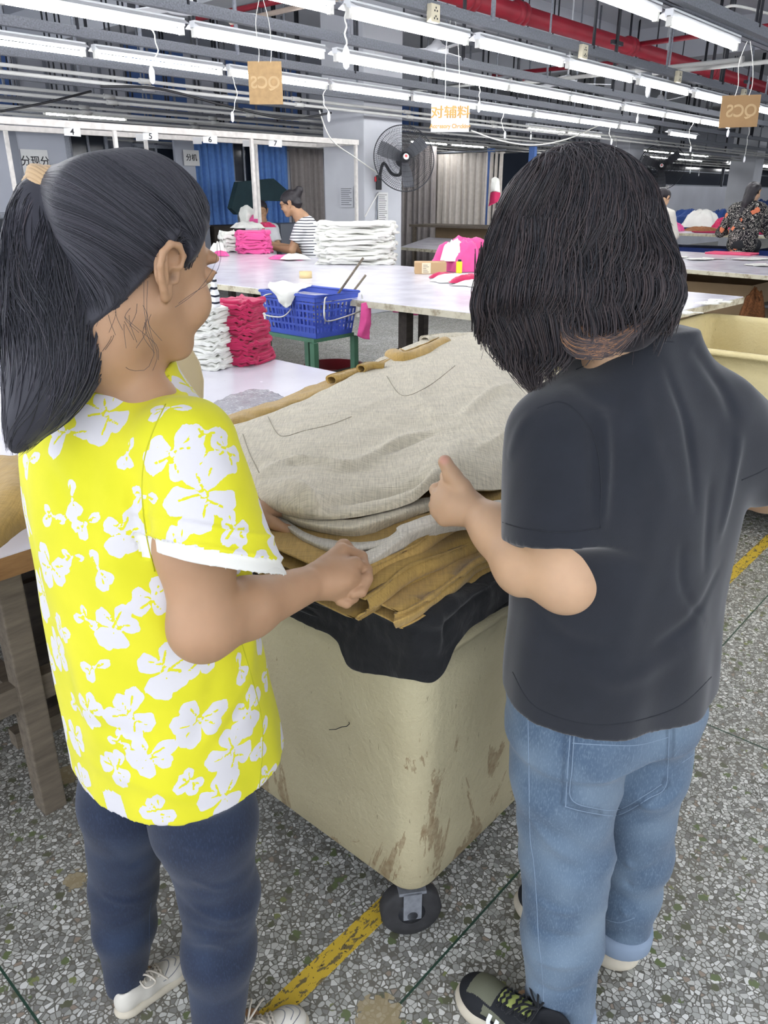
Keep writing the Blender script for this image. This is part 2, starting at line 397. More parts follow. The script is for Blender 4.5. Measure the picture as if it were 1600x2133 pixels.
# pull cords
def pullcord(px, py, v, big, label, lean=0.0):
    b = atv(px, py, v); top = LZ+.03; r = empty('pull_cord', (b.x, b.y, b.z)); tag(r, label, 'pull cord', 'pull cords hanging from the lights')
    H = top-b.z; n = 14
    bm = NB(); ring_tube(bm, [(lean*math.sin(k/n*math.pi*1.1)*.05+.006*math.sin(k*1.3+px), .01*math.cos(k*.9+px), H*k/n+.02) for k in range(n+1)], .0035*big, 6); bobj('cord', bm, M['cord'], r)
    bm = NB(); s = big; lathe(bm, [(.004, -.055*s), (.012*s, -.045*s), (.015*s, -.02*s), (.014*s, .005*s), (.009*s, .02*s), (.004, .03*s)], 12); bobj('switch', bm, M['white'], r)
    return r
CORDS = [(316, 150, 4.8, 1.25, 'white pull cord with a switch left of the left brown sign', 1), (484, 240, 6.05, 1.0, 'white pull cord ending in a pinkish switch below the left brown sign', 1),
    (685, 240, 6.05, 1.1, 'white pull cord in front of the nearest column', -1), (721, 112, 3.65, 1.5, 'white pull cord with the large inline switch at the top of the column', 0),
    (998, 220, 4.8, 1.1, 'white pull cord hanging right of the white accessory sign', 0), (1052, 279, 6.05, 1.0, 'white pull cord hanging just left of the dark-haired head', -1),
    (1106, 284, 7.25, .9, 'short white pull cord above the dark-haired head', 0), (1351, 182, 3.65, 1.6, 'thick white pull cord with bulky switch right of the middle column', -1),
    (1328, 247, 4.8, 1.0, 'thin white pull cord in front of the middle column', 0), (1274, 294, 6.05, 1.0, 'white pull cord with pinkish switch on the middle column', -1),
    (1283, 306, 7.25, .8, 'faint white pull cord low on the middle column', 0), (1439, 309, 4.8, .9, 'white pull cord hanging over the far wall fan', -1),
    (1517, 275, 3.65, 1.0, 'short white pull cord under the right brown sign', 0), (1551, 330, 4.8, 1.1, 'long white pull cord in front of the farthest column', 0)]
for c in CORDS: pullcord(*c)
for k, (px, py) in enumerate(((1438, 357), (1456, 363), (1512, 355))):
    pullcord(px, py, 8.6+.4*k, .9, ('thin white pull cord seen through the dark glazing, %s of three' % ('leftmost', 'middle', 'rightmost')[k]), 0)
# sockets on the second channel
for k, (px, py) in enumerate(((903, 28), (1215, 108), (1413, 160), (1549, 196))):
    p = atv(px, py, 3.55); bm = NB(); box(bm, -.045, .045, -.02, .02, -.05, .05, .006)
    r = bobj('socket_box', bm, M['socket']); r.location = p; r.rotation_euler = (0, 0, RZ)
    bm = NB()
    for (x, z) in ((-.012, .012), (.012, .012), (0, .028), (0, -.018), (-.014, -.03), (.014, -.03)): box(bm, x-.004, x+.004, -.0225, -.0195, z-.005, z+.005)
    bobj('socket_holes', bm, M['ink'], r)
    tag(r, 'cream socket box on the second steel channel, %s of four' % ('leftmost', 'second', 'third', 'rightmost')[k], 'socket', 'socket boxes on the second channel')
# ceiling fans
def ceiling_fan(px, py, z, rot, label):
    p = atz(px, py, z); r = empty('ceiling_fan', p, rot); tag(r, label, 'fan', 'ceiling fans')
    bm = NB(); lathe(bm, [(.03, -.05), (.11, -.045), (.125, -.02), (.125, .02), (.06, .06), (.03, .1), (.016, .1)], 24); bobj('motor', bm, M['white'], r)
    bm = NB(); ring_tube(bm, [(0, 0, .1), (0, 0, CZ-z)], .012, 8); lathe(bm, [(.03, CZ-z-.12), (.06, CZ-z-.02), (.06, CZ-z)], 12); bobj('down_rod', bm, M['white'], r)
    for k in range(3):
        bm = NB(); mx = Matrix.Rotation(k*2*math.pi/3, 4, 'Z') @ Matrix.Rotation(.15, 4, 'X')
        box(bm, .11, .66, -.06, .06, -.006, .004, .003, mx=mx); box(bm, .08, .2, -.02, .02, -.008, .0, mx=mx); bobj('blade', bm, M['white'], r)
ceiling_fan(380, 12, 2.85, .55, 'white ceiling fan above the nearest light rows at upper left')
ceiling_fan(910, 105, 2.95, 1.0, 'white ceiling fan above the column at top centre')
ceiling_fan(1182, 173, 2.95, .2, 'white ceiling fan beyond the white accessory sign')
ceiling_fan(1375, 212, 2.95, .7, 'white ceiling fan right of the middle column')
# loose cables
def cable(pts, r, m, label, name='cable'):
    bm = NB(); P = [tuple(p) for p in catmull(pts, 10)]; c = Vector(P[0]); ring_tube(bm, [Vector(p)-c for p in P], r, 6); o = bobj(name, bm, m, loc=c); tag(o, label, 'cable'); return o
cable([atv(210, 180, 7), atv(330, 185, 7), atv(470, 220, 7), atv(600, 247, 7), atv(690, 235, 7)], .012, M['black'], 'black cable sagging below the ceiling conduits left of the column')
cable([atv(0, 232, 8), atv(90, 215, 8), atv(190, 190, 8)], .012, M['black'], 'black cable sagging at the far left under the conduits')
cable([atv(982, 272, 7), atv(1040, 292, 7), atv(1110, 302, 7), atv(1180, 290, 7), atv(1245, 262, 7)], .011, M['cord'], 'cream cable sagging between the white accessory sign and middle column')
cable([atv(665, 230, 7.2), atv(690, 290, 7.2), atv(740, 328, 7.3), atv(786, 360, 7.3)], .008, M['cord'], 'thin beige cable sloping across the nearest column to the wall fan')
cable([atz(1400, 0, 3.0), atz(1470, 12, 2.9), atz(1540, 40, 2.9), atz(1600, 75, 2.9)], .014, M['black'], 'black cable looping at the top right corner of the ceiling')
cable([atz(1440, 0, 2.8), atz(1490, 22, 2.9), atz(1530, 12, 2.9), atz(1600, 28, 2.9)], .01, M['cord'], 'white cable at the top right corner of the ceiling')
# ------------------------------------------------------------------ signs
def textmesh(body, size, m, name, parent=None, loc=(0, 0, 0), rot=(math.pi/2, 0, 0), mirror=False, ext=.0008, bold=0.0, sx=1.0):
    cu = bpy.data.curves.new(name, 'FONT'); cu.body = body; cu.size = size; cu.align_x = 'CENTER'; cu.align_y = 'CENTER'; cu.extrude = ext; cu.offset = bold
    to = bpy.data.objects.new(name+'_tmp', cu); COL.objects.link(to)
    dg = bpy.context.evaluated_depsgraph_get(); dg.update(); me = bpy.data.meshes.new_from_object(to.evaluated_get(dg)); bpy.data.objects.remove(to)
    me.name = name
    for v in me.vertices: v.co.x *= (-sx if mirror else sx)
    if mirror: me.flip_normals()
    me.materials.clear(); o = link(name, me, m, parent); o.location = loc; o.rotation_euler = rot; return o
def sign(px, py, y, wpx, hpx, m, label, rz, roll=0, hang=.35):
    c = aty(px, py, y); f = y*math.cos(PITCH)-(c.z-EYE)*math.sin(PITCH); w_ = wpx*f/FPX/math.cos(rz); h_ = hpx*f/FPX
    r = empty('hanging_sign', c); r.rotation_euler = (0, roll, rz); tag(r, label, 'sign')
    bm = NB(); box(bm, -w_/2, w_/2, -.003, .003, -h_/2, h_/2, .001); bobj('board', bm, m, r)
    for s in (-1, 1):
        bm = NB(); x = s*w_*.18; ring_tube(bm, catmull([(x, 0, h_/2-.012), (x+.01, -.01, h_/2+.06), (x*.3+.03*s, 0, h_/2+hang*.6), (x*.2, 0, h_/2+hang)], 6), .0022, 5); bobj('wire', bm, M['cord'], r)
    return r, w_, h_
M['faintgold'] = plain('faint_gold_lettering', srgb(176, 150, 112), .8)
r, w_, h_ = sign(553, 173, 5.6, 70, 79, M['card'], 'square brown card sign with faint reversed QCS letters, above the ponytailed woman', 0)
textmesh('QCS', .095, M['faintgold'], 'lettering', r, (0, -.0035, 0), mirror=True, bold=.002)
r, w_, h_ = sign(1541, 232, 5.6, 80, 60, plain('brown_board', srgb(146, 116, 80), .8, var=.08), 'brown board sign with reversed QCS letters at the right edge', 0, -.03, .3)
textmesh('QCS', .1, M['faintgold'], 'lettering', r, (.01, -.0035, 0), mirror=True, bold=.002)
r, w_, h_ = sign(938, 245, 6.4, 80, 54, plain('white_board', srgb(200, 200, 198), .6, var=.02), 'white sign board reading Accessory Checking in gold letters', 0, 0, .56)
[textmesh('对辅料', .088, M['gold'], 'lettering', r, (dx, -.0035-dx*.1, .03+dz), sx=1.12) for dx, dz in ((0, 0), (.0022, .0005), (-.0022, -.0005), (0, .002))]
textmesh('Accessory Checking', .040, M['gold'], 'lettering', r, (0, -.0035, -.058), bold=.0012, sx=.92)
# ------------------------------------------------------------------ number rail
def number_rail():
    z = 2.15; a = atz(0, 250, z); b = atz(745, 297, z); ua, va = to_uv(a); ub, vb = to_uv(b)
    d = (b-a); L = d.length; ang = math.atan2(d.y, d.x)
    r = empty('number_rail', a, ang); tag(r, 'cream metal overhead frame rail carrying number cards above the cutting tables', 'rail')
    m = plain('cream_rail_paint', srgb(206, 202, 196), .6, var=.12, scale=20)
    bm = NB(); box(bm, -1.5, L, -.025, .025, -.03, .03, .004); bobj('rail', bm, m, r)
    bm = NB(); box(bm, -1.5, L, .75, .80, -.03, .02, .004); bobj('rail', bm, m, r)
    bm = NB(); box(bm, L-.04, L, 0, .8, -.03, .02); bobj('rail', bm, m, r)
    def at(px): 
        lo, hi = -1.0, L
        for _ in range(40):
            mid = (lo+hi)/2; q = a+d.normalized()*mid
            if pix(q)[0] < px: lo = mid
            else: hi = mid
        return lo
    inv = Matrix.Translation(a) @ Matrix.Rotation(ang, 4, 'Z'); inv = inv.inverted()
    for px, off, zb in ((237, 0, .0), (523, 0, 1.28), (741, 0, .0), (155, .78, .0), (440, .78, .0), (662, .78, .0)):
        x = at(px if off == 0 else px) if off == 0 else (at(px)-.35)
        bm = NB(); box(bm, x-.018, x+.018, off-.018, off+.018, zb-z, 0, .003); bobj('post', bm, m, r)
    for k, (px, n) in enumerate(((150, '4'), (313, '5'), (437, '6'), (573, '7'))):
        x = at(px); p = a+d.normalized()*x
        c = empty('number_card', (p.x, p.y, z-.06), 0.0); c.rotation_euler = (0, .06, .15)
        tag(c, 'small white card numbered %s on the cream rail, %s of four' % (n, ('leftmost', 'second', 'third', 'rightmost')[k]), 'card')
        bm = NB(); box(bm, -.075, .075, -.032, -.029, -.04, .04); bobj('card', bm, M['paper'], c)
        textmesh(n, .075, M['ink'], 'numeral', c, (0, -.0335, -.005), bold=.001)
    for k, px in enumerate((250, 380, 493)):
        x = at(px); p = a+d.normalized()*x
        bm = NB(); box(bm, -.05, .05, -.03, -.027, -.03, .04); o = bobj('blank_tag', bm, M['paper'], loc=(p.x, p.y+.7, z-.05)); tag(o, 'small blank white tag on the back bar of the rail, %s of three' % ('left', 'middle', 'right')[k], 'card', 'blank tags on the back rail')
number_rail()
# ------------------------------------------------------------------ wall fans
M['badge'] = plain('fan_badge', srgb(225, 222, 220), .4); M['badgered'] = plain('fan_badge_red', srgb(190, 70, 70), .4)
def wall_fan(c, R, yaw, label, arm_to, wr=1.0):
    r = empty('wall_fan', c, yaw); tag(r, label, 'fan')     # local -y faces the room
    tilt = Matrix.Rotation(math.radians(-12), 4, 'X')
    bm = NB()
    def circ(rad, y, tr): ring_tube(bm, [tilt @ Vector((rad*math.cos(t), y, rad*math.sin(t))) for t in np.linspace(0, 2*math.pi, 64, endpoint=False)], tr, 5, closed=True)
    circ(R, 0, .007)
    for rr in (.28, .45, .6, .74, .88): circ(R*rr, -.075*math.sqrt(max(0, 1-rr*rr))-.01, .0016*wr); circ(R*rr, .085*math.sqrt(max(0, 1-rr*rr)), .0016)
    for k in range(96):
        t = k*2*math.pi/96
        for s in (-1, 1):
            ring_tube(bm, [tilt @ Vector((R*q*math.cos(t+.25*(1-q)), s*.08*math.sqrt(max(0, 1-q*q)), R*q*math.sin(t+.25*(1-q)))) for q in (.15, .4, .7, .9, 1)], .0018*wr, 3, cap=False)
    bobj('guard', bm, M['dark'], r)
    for k in range(3):
        bm = NB(); t0 = math.radians(38+120*k); P = []
        for i, q in enumerate(np.linspace(.12, .88, 9)):
            wd = .035+.045*math.sin(min(1, q*1.2)*math.pi*.6)
            for s in (-1, 1):
                x = R*q; yy = .022*s; P.append(tilt @ (Matrix.Rotation(-t0, 4, 'Y') @ Vector((x, yy*.9, s*wd))))
        vs = [bm.verts.new(p) for p in P]
        for i in range(8): bm.faces.new((vs[2*i], vs[2*i+1], vs[2*i+3], vs[2*i+2]))
        bmesh.ops.solidify(bm, geom=bm.faces[:], thickness=.004)
        bobj('blade', bm, plain('fan_blade', srgb(120, 122, 128), .4) if k == 0 and 'blade' not in M else M['blade'], r)
        M.setdefault('blade', bpy.data.materials['fan_blade'])
    bm = NB(); mx = tilt @ Matrix.Rotation(math.pi/2, 4, 'X')
    lathe(bm, [(.03, .09), (.058, .085), (.065, .05), (.05, -.02), (.075, -.05), (.08, -.12), (.06, -.17), (.02, -.18)], 24, mx); bobj('motor', bm, M['black'], r)
    bm = NB(); lathe(bm, [(.036, .088), (.036, .093)], 24, mx); h = bobj('badge', bm, M['badge'], r)
    bm = NB(); lathe(bm, [(.018, .0935), (.018, .0945)], 16, mx @ Matrix.Translation((0, .006, 0))); bobj('emblem', bm, M['badgered'], h)
    a = Vector(arm_to)
    L = (Matrix.Rotation(-yaw, 4, 'Z') @ (a-Vector(c)))
    bm = NB(); ring_tube(bm, catmull([(0, .1, -.03), (-.02, .12, -.18), (L.x*.45, L.y*.5, L.z*.9+.05), (L.x*.75, L.y*.9, L.z*.6+.1), (L.x, L.y-.05, L.z)], 8), .02, 10); bobj('arm', bm, M['black'], r)
    bm = NB(); box(bm, L.x-.035, L.x+.035, L.y-.06, L.y, L.z-.12, L.z+.06, .01); bobj('wall_bracket', bm, M['black'], r)
    bm = NB(); box(bm, L.x-.055, L.x-.035, L.y-.05, L.y-.01, L.z-.02, L.z+.04, .004); bobj('switch', bm, plain('red_switch', srgb(190, 40, 50), .5), r)
    return r
pc = atv(788, 375, 7.42)
wall_fan(atv(842, 330, 6.95), .395, RZ*0+.25, 'large black wall fan mounted on the nearest column', pc)
pc2 = atv(1338, 372, 7.82)
wall_fan(atv(1378, 347, 7.3), .46, -.30, 'black wall fan mounted on the middle column', pc2, 1.5)
cable([atv(788, 400, 7.42), atv(786, 425, 7.43), atv(784, 460, 7.43)], .009, M['steel'], 'grey power lead running down the column below the wall fan')
cable([atv(790, 400, 7.41), atv(775, 425, 7.41), atv(760, 452, 7.41)], .007, M['cord'], 'cream lead slanting down the column below the wall fan')
# ------------------------------------------------------------------ smooth solid modelling (signed distance grids)
import openvdb
f32 = np.float32
def V3(*a): return np.array(a, float)
class Prim:
    def __init__(s, fn, lo, hi, k=0.0, op='u'): s.fn = fn; s.lo = np.array(lo, float); s.hi = np.array(hi, float); s.k = k; s.op = op
def _dot(X, Y, Z, v): return X*v[0]+Y*v[1]+Z*v[2]
def cone(a, b, ra, rb, k=.01, op='u', flat=None, flatb=False, flata=False):
    a = np.array(a, float); b = np.array(b, float); ab = b-a; L = np.linalg.norm(ab)+1e-9; dr = rb-ra; R = max(ra, rb)
    if flat is not None: fv = np.array(flat[0], float); fv /= np.linalg.norm(fv); fs = flat[1]
    def fn(X, Y, Z):
        px, py, pz = X-a[0], Y-a[1], Z-a[2]
        tr = (px*ab[0]+py*ab[1]+pz*ab[2])/(L*L); t = np.clip(tr, 0, 1)
        qx, qy, qz = px-ab[0]*t, py-ab[1]*t, pz-ab[2]*t
        if flat is not None:
            c = (qx*fv[0]+qy*fv[1]+qz*fv[2])*(1/fs-1); qx = qx+c*fv[0]; qy = qy+c*fv[1]; qz = qz+c*fv[2]
        d = np.sqrt(qx*qx+qy*qy+qz*qz)-(ra+dr*t)
        if flatb: d = np.maximum(d, (tr-1)*L)
        if flata: d = np.maximum(d, -tr*L)
        return d
    m = R+k+.012
    return Prim(fn, np.minimum(a, b)-m, np.maximum(a, b)+m, k, op)
def chain(P, R, k=.01, op='u', flat=None):
    return [cone(P[i], P[i+1], R[i], R[i+1], k, op, flat) for i in range(len(P)-1)]
def ell(c, r, R=None, k=.01, op='u'):
    c = np.array(c, float); r = np.array(r, float); R = np.eye(3) if R is None else np.array(R)
    def fn(X, Y, Z):
        x, y, z = X-c[0], Y-c[1], Z-c[2]
        a = (x*R[0, 0]+y*R[1, 0]+z*R[2, 0])/r[0]; b = (x*R[0, 1]+y*R[1, 1]+z*R[2, 1])/r[1]; e = (x*R[0, 2]+y*R[1, 2]+z*R[2, 2])/r[2]
        k0 = np.sqrt(a*a+b*b+e*e); k1 = np.sqrt((a/r[0])**2+(b/r[1])**2+(e/r[2])**2)+1e-9
        return k0*(k0-1)/k1
    m = r.max()+k+.012
    return Prim(fn, c-m, c+m, k, op)
def loft(rows, az, k=.01, op='u', n=2.3, fold=None):
    """rows: (z, cx, cy, half width across, half depth); az = facing direction, 0 = +y, clockwise"""
    rows = sorted(rows); A = np.array(rows, float); zz = np.linspace(A[0, 0], A[-1, 0], 160)
    def sm(c):
        v = np.interp(zz, A[:, 0], A[:, c]); ker = np.hanning(15); ker /= ker.sum()
        return np.convolve(np.pad(v, 7, 'edge'), ker, 'valid')
    C = [sm(i) for i in range(1, 5)]
    fx, fy = math.sin(az), math.cos(az); sx, sy = math.cos(az), -math.sin(az)
    z0, z1 = A[0, 0], A[-1, 0]
    def fn(X, Y, Z):
        zc = Z[0, 0, :] if Z.ndim == 3 else Z
        cx = np.interp(zc, zz, C[0]); cy = np.interp(zc, zz, C[1]); a = np.interp(zc, zz, C[2]); b = np.interp(zc, zz, C[3])
        x = X-cx; y = Y-cy; s = x*sx+y*sy; f = x*fx+y*fy
        q = (np.abs(s/a)**n+np.abs(f/b)**n)**(1/n)
        rr = np.sqrt(s*s+f*f)+1e-6
        d = rr*(1-1/np.maximum(q, .05))*.85
        if fold is not None: d = d-fold(np.arctan2(f, s), Z, s, f)
        return np.maximum(d, np.maximum(z0-Z, Z-z1))
    m = A[:, 3:5].max()+k+.03
    lo = [A[:, 1].min()-m, A[:, 2].min()-m, z0-k-.01]; hi = [A[:, 1].max()+m, A[:, 2].max()+m, z1+k+.01]
    return Prim(fn, lo, hi, k, op)
def plane_cut(p, n, lo, hi, k=0.0):
    """removes everything on the side the normal points to, inside the box lo..hi"""
    p = np.array(p, float); n = np.array(n, float); n /= np.linalg.norm(n)
    def fn(X, Y, Z): return -((X-p[0])*n[0]+(Y-p[1])*n[1]+(Z-p[2])*n[2])
    return Prim(fn, lo, hi, k, 's')
def sdf_eval(prims, P):
    P = np.asarray(P, float); X, Y, Z = P[:, 0], P[:, 1], P[:, 2]
    d = np.full(len(P), .5)
    for p in prims:
        e = p.fn(X, Y, Z)
        if p.op == 'u': d = smin(d, e, p.k)
        else: d = -smin(-d, e, p.k)
    return d
def smin(a, b, k):
    if k <= 0: return np.minimum(a, b)
    h = np.maximum(k-np.abs(a-b), 0)/k
    return np.minimum(a, b)-h*h*k*.25
def sdf_mesh(prims, vox, extra=None):
    ad = [p for p in prims if p.op == 'u']
    lo = np.min([p.lo for p in ad], 0)-2*vox; hi = np.max([p.hi for p in ad], 0)+2*vox
    n = np.ceil((hi-lo)/vox).astype(int)+1
    arr = np.full(n, 1.0, f32)
    for p in prims:
        i0 = np.maximum(np.floor((p.lo-lo)/vox).astype(int)-1, 0); i1 = np.minimum(np.ceil((p.hi-lo)/vox).astype(int)+2, n)
        if (i1 <= i0).any(): continue
        gx = (lo[0]+vox*np.arange(i0[0], i1[0])).astype(f32)[:, None, None]; gy = (lo[1]+vox*np.arange(i0[1], i1[1])).astype(f32)[None, :, None]
        gz = (lo[2]+vox*np.arange(i0[2], i1[2])).astype(f32)[None, None, :]
        X, Y, Z = np.broadcast_arrays(gx, gy, gz)
        e = p.fn(X, Y, Z).astype(f32); sl = tuple(slice(a, b) for a, b in zip(i0, i1)); o = arr[sl]
        arr[sl] = smin(o, e, p.k) if p.op == 'u' else -smin(-o, e, p.k)
    arr = np.clip(arr, -3*vox, 3*vox)
    g = openvdb.FloatGrid(3*vox); g.copyFromArray(arr, tolerance=0.0)
    pts, quads = g.convertToQuads(0.0)
    pts = np.asarray(pts, float)*vox+lo
    return pts, np.asarray(quads, dtype=np.int64)[:, ::-1]
def keep_big(V, F, frac=.02):
    n = len(V); lab = np.arange(n)
    for _ in range(400):
        m = lab[F].min(1); new = lab.copy(); np.minimum.at(new, F.ravel(), np.repeat(m, F.shape[1])); new = new[new]
        if (new == lab).all(): break
        lab = new
    u, c = np.unique(lab, return_counts=True); good = set(u[c > n*frac]); k = np.array([x in good for x in lab])
    idx = np.cumsum(k)-1; F = F[k[F].all(1)]; return V[k], idx[F]
def np_mesh(name, V, F):
    me = bpy.data.meshes.new(name); V = np.asarray(V, f32); F = np.asarray(F, np.int32)
    me.vertices.add(len(V)); me.vertices.foreach_set('co', V.ravel())
    k = F.shape[1]; me.loops.add(F.size); me.loops.foreach_set('vertex_index', F.ravel())
    me.polygons.add(len(F)); me.polygons.foreach_set('loop_start', np.arange(0, F.size, k, dtype=np.int32))
    me.update(calc_edges=True); me.validate(); 
    me.polygons.foreach_set('use_smooth', np.ones(len(me.polygons), bool))
    return me
def normals(V, F):
    a, b, c, d = (V[F[:, i]] for i in range(4)); fn = np.cross(c-a, d-b); N = np.zeros_like(V)
    for i in range(4): np.add.at(N, F[:, i], fn)
    return N/(np.linalg.norm(N, axis=1, keepdims=True)+1e-12)
def laplace(V, F, it=2, lam=.5):
    for _ in range(it):
        A = np.zeros_like(V); C = np.zeros(len(V))
        for i in range(4):
            j = (i+1) % 4; np.add.at(A, F[:, i], V[F[:, j]]); np.add.at(A, F[:, j], V[F[:, i]]); np.add.at(C, F[:, i], 1); np.add.at(C, F[:, j], 1)
        V = V+lam*(A/np.maximum(C, 1)[:, None]-V)
    return V
def fnoise(P, s, seed=0, octv=2, aniso=(1, 1, 1)):
    """cheap smooth noise: domain-warped sums of sines"""
    r = np.random.RandomState(int(seed*10)); out = 0; amp = 1; P = np.asarray(P)*np.array(aniso)
    for o in range(octv):
        w_ = 0
        for j in range(5):
            k = r.normal(size=3); k /= np.linalg.norm(k); k2 = r.normal(size=3)
            ph = r.uniform(0, 6.28, 2)
            w_ = w_+np.sin((P@k)*s*(1+.35*j)+ph[0]+1.3*np.sin((P@k2)*s*.45+ph[1]))
        out = out+amp*w_/2.6; amp *= .5; s *= 2.1
    return out
def seg_dist(P, A, B):
    ab = B-A; t = np.clip(((P-A)@ab)/(ab@ab+1e-12), 0, 1); return np.linalg.norm(P-A-t[:, None]*ab, axis=1), t
def poly_dist(P, pts):
    d = np.full(len(P), 9.0)
    for a, b in zip(pts, pts[1:]): d = np.minimum(d, seg_dist(P, np.array(a, float), np.array(b, float))[0])
    return d
def project(V, F, pxs, off=0.0):
    """where the camera rays through the given picture points meet the surface"""
    bv = BVHTree.FromPolygons([tuple(v) for v in V], [tuple(int(i) for i in f) for f in F])
    out = []
    for (x, y) in pxs:
        h = bv.ray_cast(E0, ray(x, y).normalized())
        out.append((np.array(h[0]), np.array(h[1])) if h[0] is not None else None)
    return out
def crease(V, N, pts, amp, wd):
    """raise (amp>0) or press (amp<0) a soft fold along a 3-d polyline"""
    if len(pts) < 2: return V
    P = np.array(catmull(pts, 4)); L = len(P)
    lo = P.min(0)-4*wd; hi = P.max(0)+4*wd; m = ((V > lo) & (V < hi)).all(1); idx = np.where(m)[0]
    if len(idx) == 0: return V
    Q = V[idx]; best = np.full(len(idx), 9.0); tt = np.zeros(len(idx))
    for i in range(L-1):
        d, t = seg_dist(Q, P[i], P[i+1]); k = d < best; best[k] = d[k]; tt[k] = (i+t[k])/(L-1)
    fade = np.sin(np.pi*np.clip(tt, 0.02, .98))**.6
    V[idx] += N[idx]*(amp*fade*np.exp(-(best/wd)**2))[:, None]
    return V
def folds(V, F, lines, N=None):
    """lines: (list of picture points, amplitude, width); picture points are projected onto the surface"""
    N = normals(V, F) if N is None else N
    bv = BVHTree.FromPolygons([tuple(v) for v in V], [tuple(int(i) for i in f) for f in F])
    for pxs, amp, wd in lines:
        pts = []
        for (x, y) in pxs:
            h = bv.ray_cast(E0, ray(x, y).normalized())
            if h[0] is not None: pts.append(np.array(h[0]))
        V = crease(V, N, pts, amp, wd)
    return V
def seam(name, V, F, pxs, r, m, parent, off=.001, n=6):
    pr = [p for p in project(V, F, [tuple(q) for q in catmull([V3(*q, 0) for q in pxs], 8)] if False else [tuple(q[:2]) for q in catmull([V3(q[0], q[1], 0) for q in pxs], 8)]) if p is not None]
    if len(pr) < 2: return None
    bm = NB(); ring_tube(bm, [Vector(p+nn*off-SEAM_LOC) for p, nn in pr], r, n); return bobj(name, bm, m, parent)
SEAM_LOC = V3(0, 0, 0)
def Rm(az, pitch=0.0, roll=0.0):
    """columns: forward, left, up for something facing az (clockwise from +y), nodding down by pitch"""
    f = V3(math.sin(az), math.cos(az), 0); l = V3(-math.cos(az), math.sin(az), 0); u = V3(0, 0, 1)
    f2 = f*math.cos(pitch)-u*math.sin(pitch); u2 = u*math.cos(pitch)+f*math.sin(pitch)
    l3 = l*math.cos(roll)+u2*math.sin(roll); u3 = u2*math.cos(roll)-l*math.sin(roll)
    return np.stack([f2, l3, u3], 1)
# ------------------------------------------------------------------ people
def head_prims(face=True, ear=True):
    P = [ell((-.004, 0, .035), (.083, .073, .086), k=.02), ell((.024, 0, -.005), (.058, .060, .088), k=.025),
         ell((.035, 0, -.055), (.047, .047, .045), k=.02), ell((.066, 0, -.083), (.018, .022, .018), k=.018)]
    P += [cone((-.02, 0, -.03), (-.035, 0, -.11), .052, .05, .02)]
    for s in (-1, 1):
        P += [cone((.0, s*.052, -.045), (.055, s*.028, -.088), .020, .016, .03), ell((.060, s*.042, -.030), (.024, .024, .030), k=.02)]
    if face:
        P += [cone((.080, 0, .026), (.093, 0, -.018), .009, .0105, .016), ell((.090, 0, -.021), (.011, .016, .009), k=.010),
              ell((.080, 0, -.050), (.0115, .022, .0065), k=.006), ell((.078, 0, -.061), (.011, .019, .0075), k=.006), ell((.086, 0, .034), (.010, .048, .012), k=.015)]
        for s in (-1, 1):
            P += [ell((.090, s*.033, .012), (.012, .019, .012), k=.01, op='s'), ell((.076, s*.032, .010), (.014, .016, .012), k=.003)]
            P += [ell((.083, s*.032, .016), (.009, .018, .004), k=.003)]
    if ear:
        for s in (-1, 1):
            P += ear_prims(s)
    return P
def ear_prims(s):
    y = s*.0765; o = s*.010
    H = [(-.004, y, -.004), (.002, y+o, .008), (.002, y+o*1.3, .020), (-.008, y+o*1.6, .030), (-.021, y+o*1.8, .029), (-.030, y+o*1.8, .017), (-.030, y+o*1.6, .002), (-.024, y+o*1.2, -.012), (-.016, y+o*.8, -.024), (-.009, y+o*.4, -.033)]
    P = [ell((-.013, y+o*.4, .006), (.018, .006, .030), k=.006), ell((-.007, y+o*.2, -.028), (.0085, .0058, .011), k=.006)]
    P += chain(H, [.0035, .0038, .0040, .0042, .0044, .0044, .0042, .0042, .0046, .0050], .002)
    P += [ell((-.010, y+o*1.2, .014), (.010, .0075, .010), k=.003, op='s'), ell((-.004, y+o*1.2, -.006), (.0085, .009, .0105), k=.003, op='s')]
    P += chain([(-.020, y+o*1.0, .018), (-.021, y+o*1.15, .004), (-.014, y+o*.95, -.014)], [.003, .0035, .003], .004)
    P += [cone((.004, y+o*.2, .000), (.003, y+o*.4, -.010), .0045, .004, .004)]
    return P
def xf_prims(P, R, t, sc=1.0):
    """express local prims in world space"""
    out = []
    for p in P:
        def fn(X, Y, Z, p=p):
            x, y, z = (X-t[0])/sc, (Y-t[1])/sc, (Z-t[2])/sc
            return p.fn(x*R[0, 0]+y*R[1, 0]+z*R[2, 0], x*R[0, 1]+y*R[1, 1]+z*R[2, 1], x*R[0, 2]+y*R[1, 2]+z*R[2, 2])*sc
        c = (p.lo+p.hi)/2; h = np.linalg.norm(p.hi-p.lo)/2*sc*.75; cw = R@c*sc+t
        corners = np.array([[(p.lo, p.hi)[i][0], (p.lo, p.hi)[j][1], (p.lo, p.hi)[k][2]] for i in (0, 1) for j in (0, 1) for k in (0, 1)])@R.T*sc+t
        out.append(Prim(fn, corners.min(0), corners.max(0), p.k*sc, p.op))
    return out
def finger(p, dirs, lens, r, k=.004):
    pts = [np.array(p, float)]
    for d, l in zip(dirs, lens): d = np.array(d, float); pts.append(pts[-1]+d/np.linalg.norm(d)*l)
    rs = [r*1.08, r*1.02, r*.92, r*.8][:len(pts)]
    return chain(pts, rs, k), pts
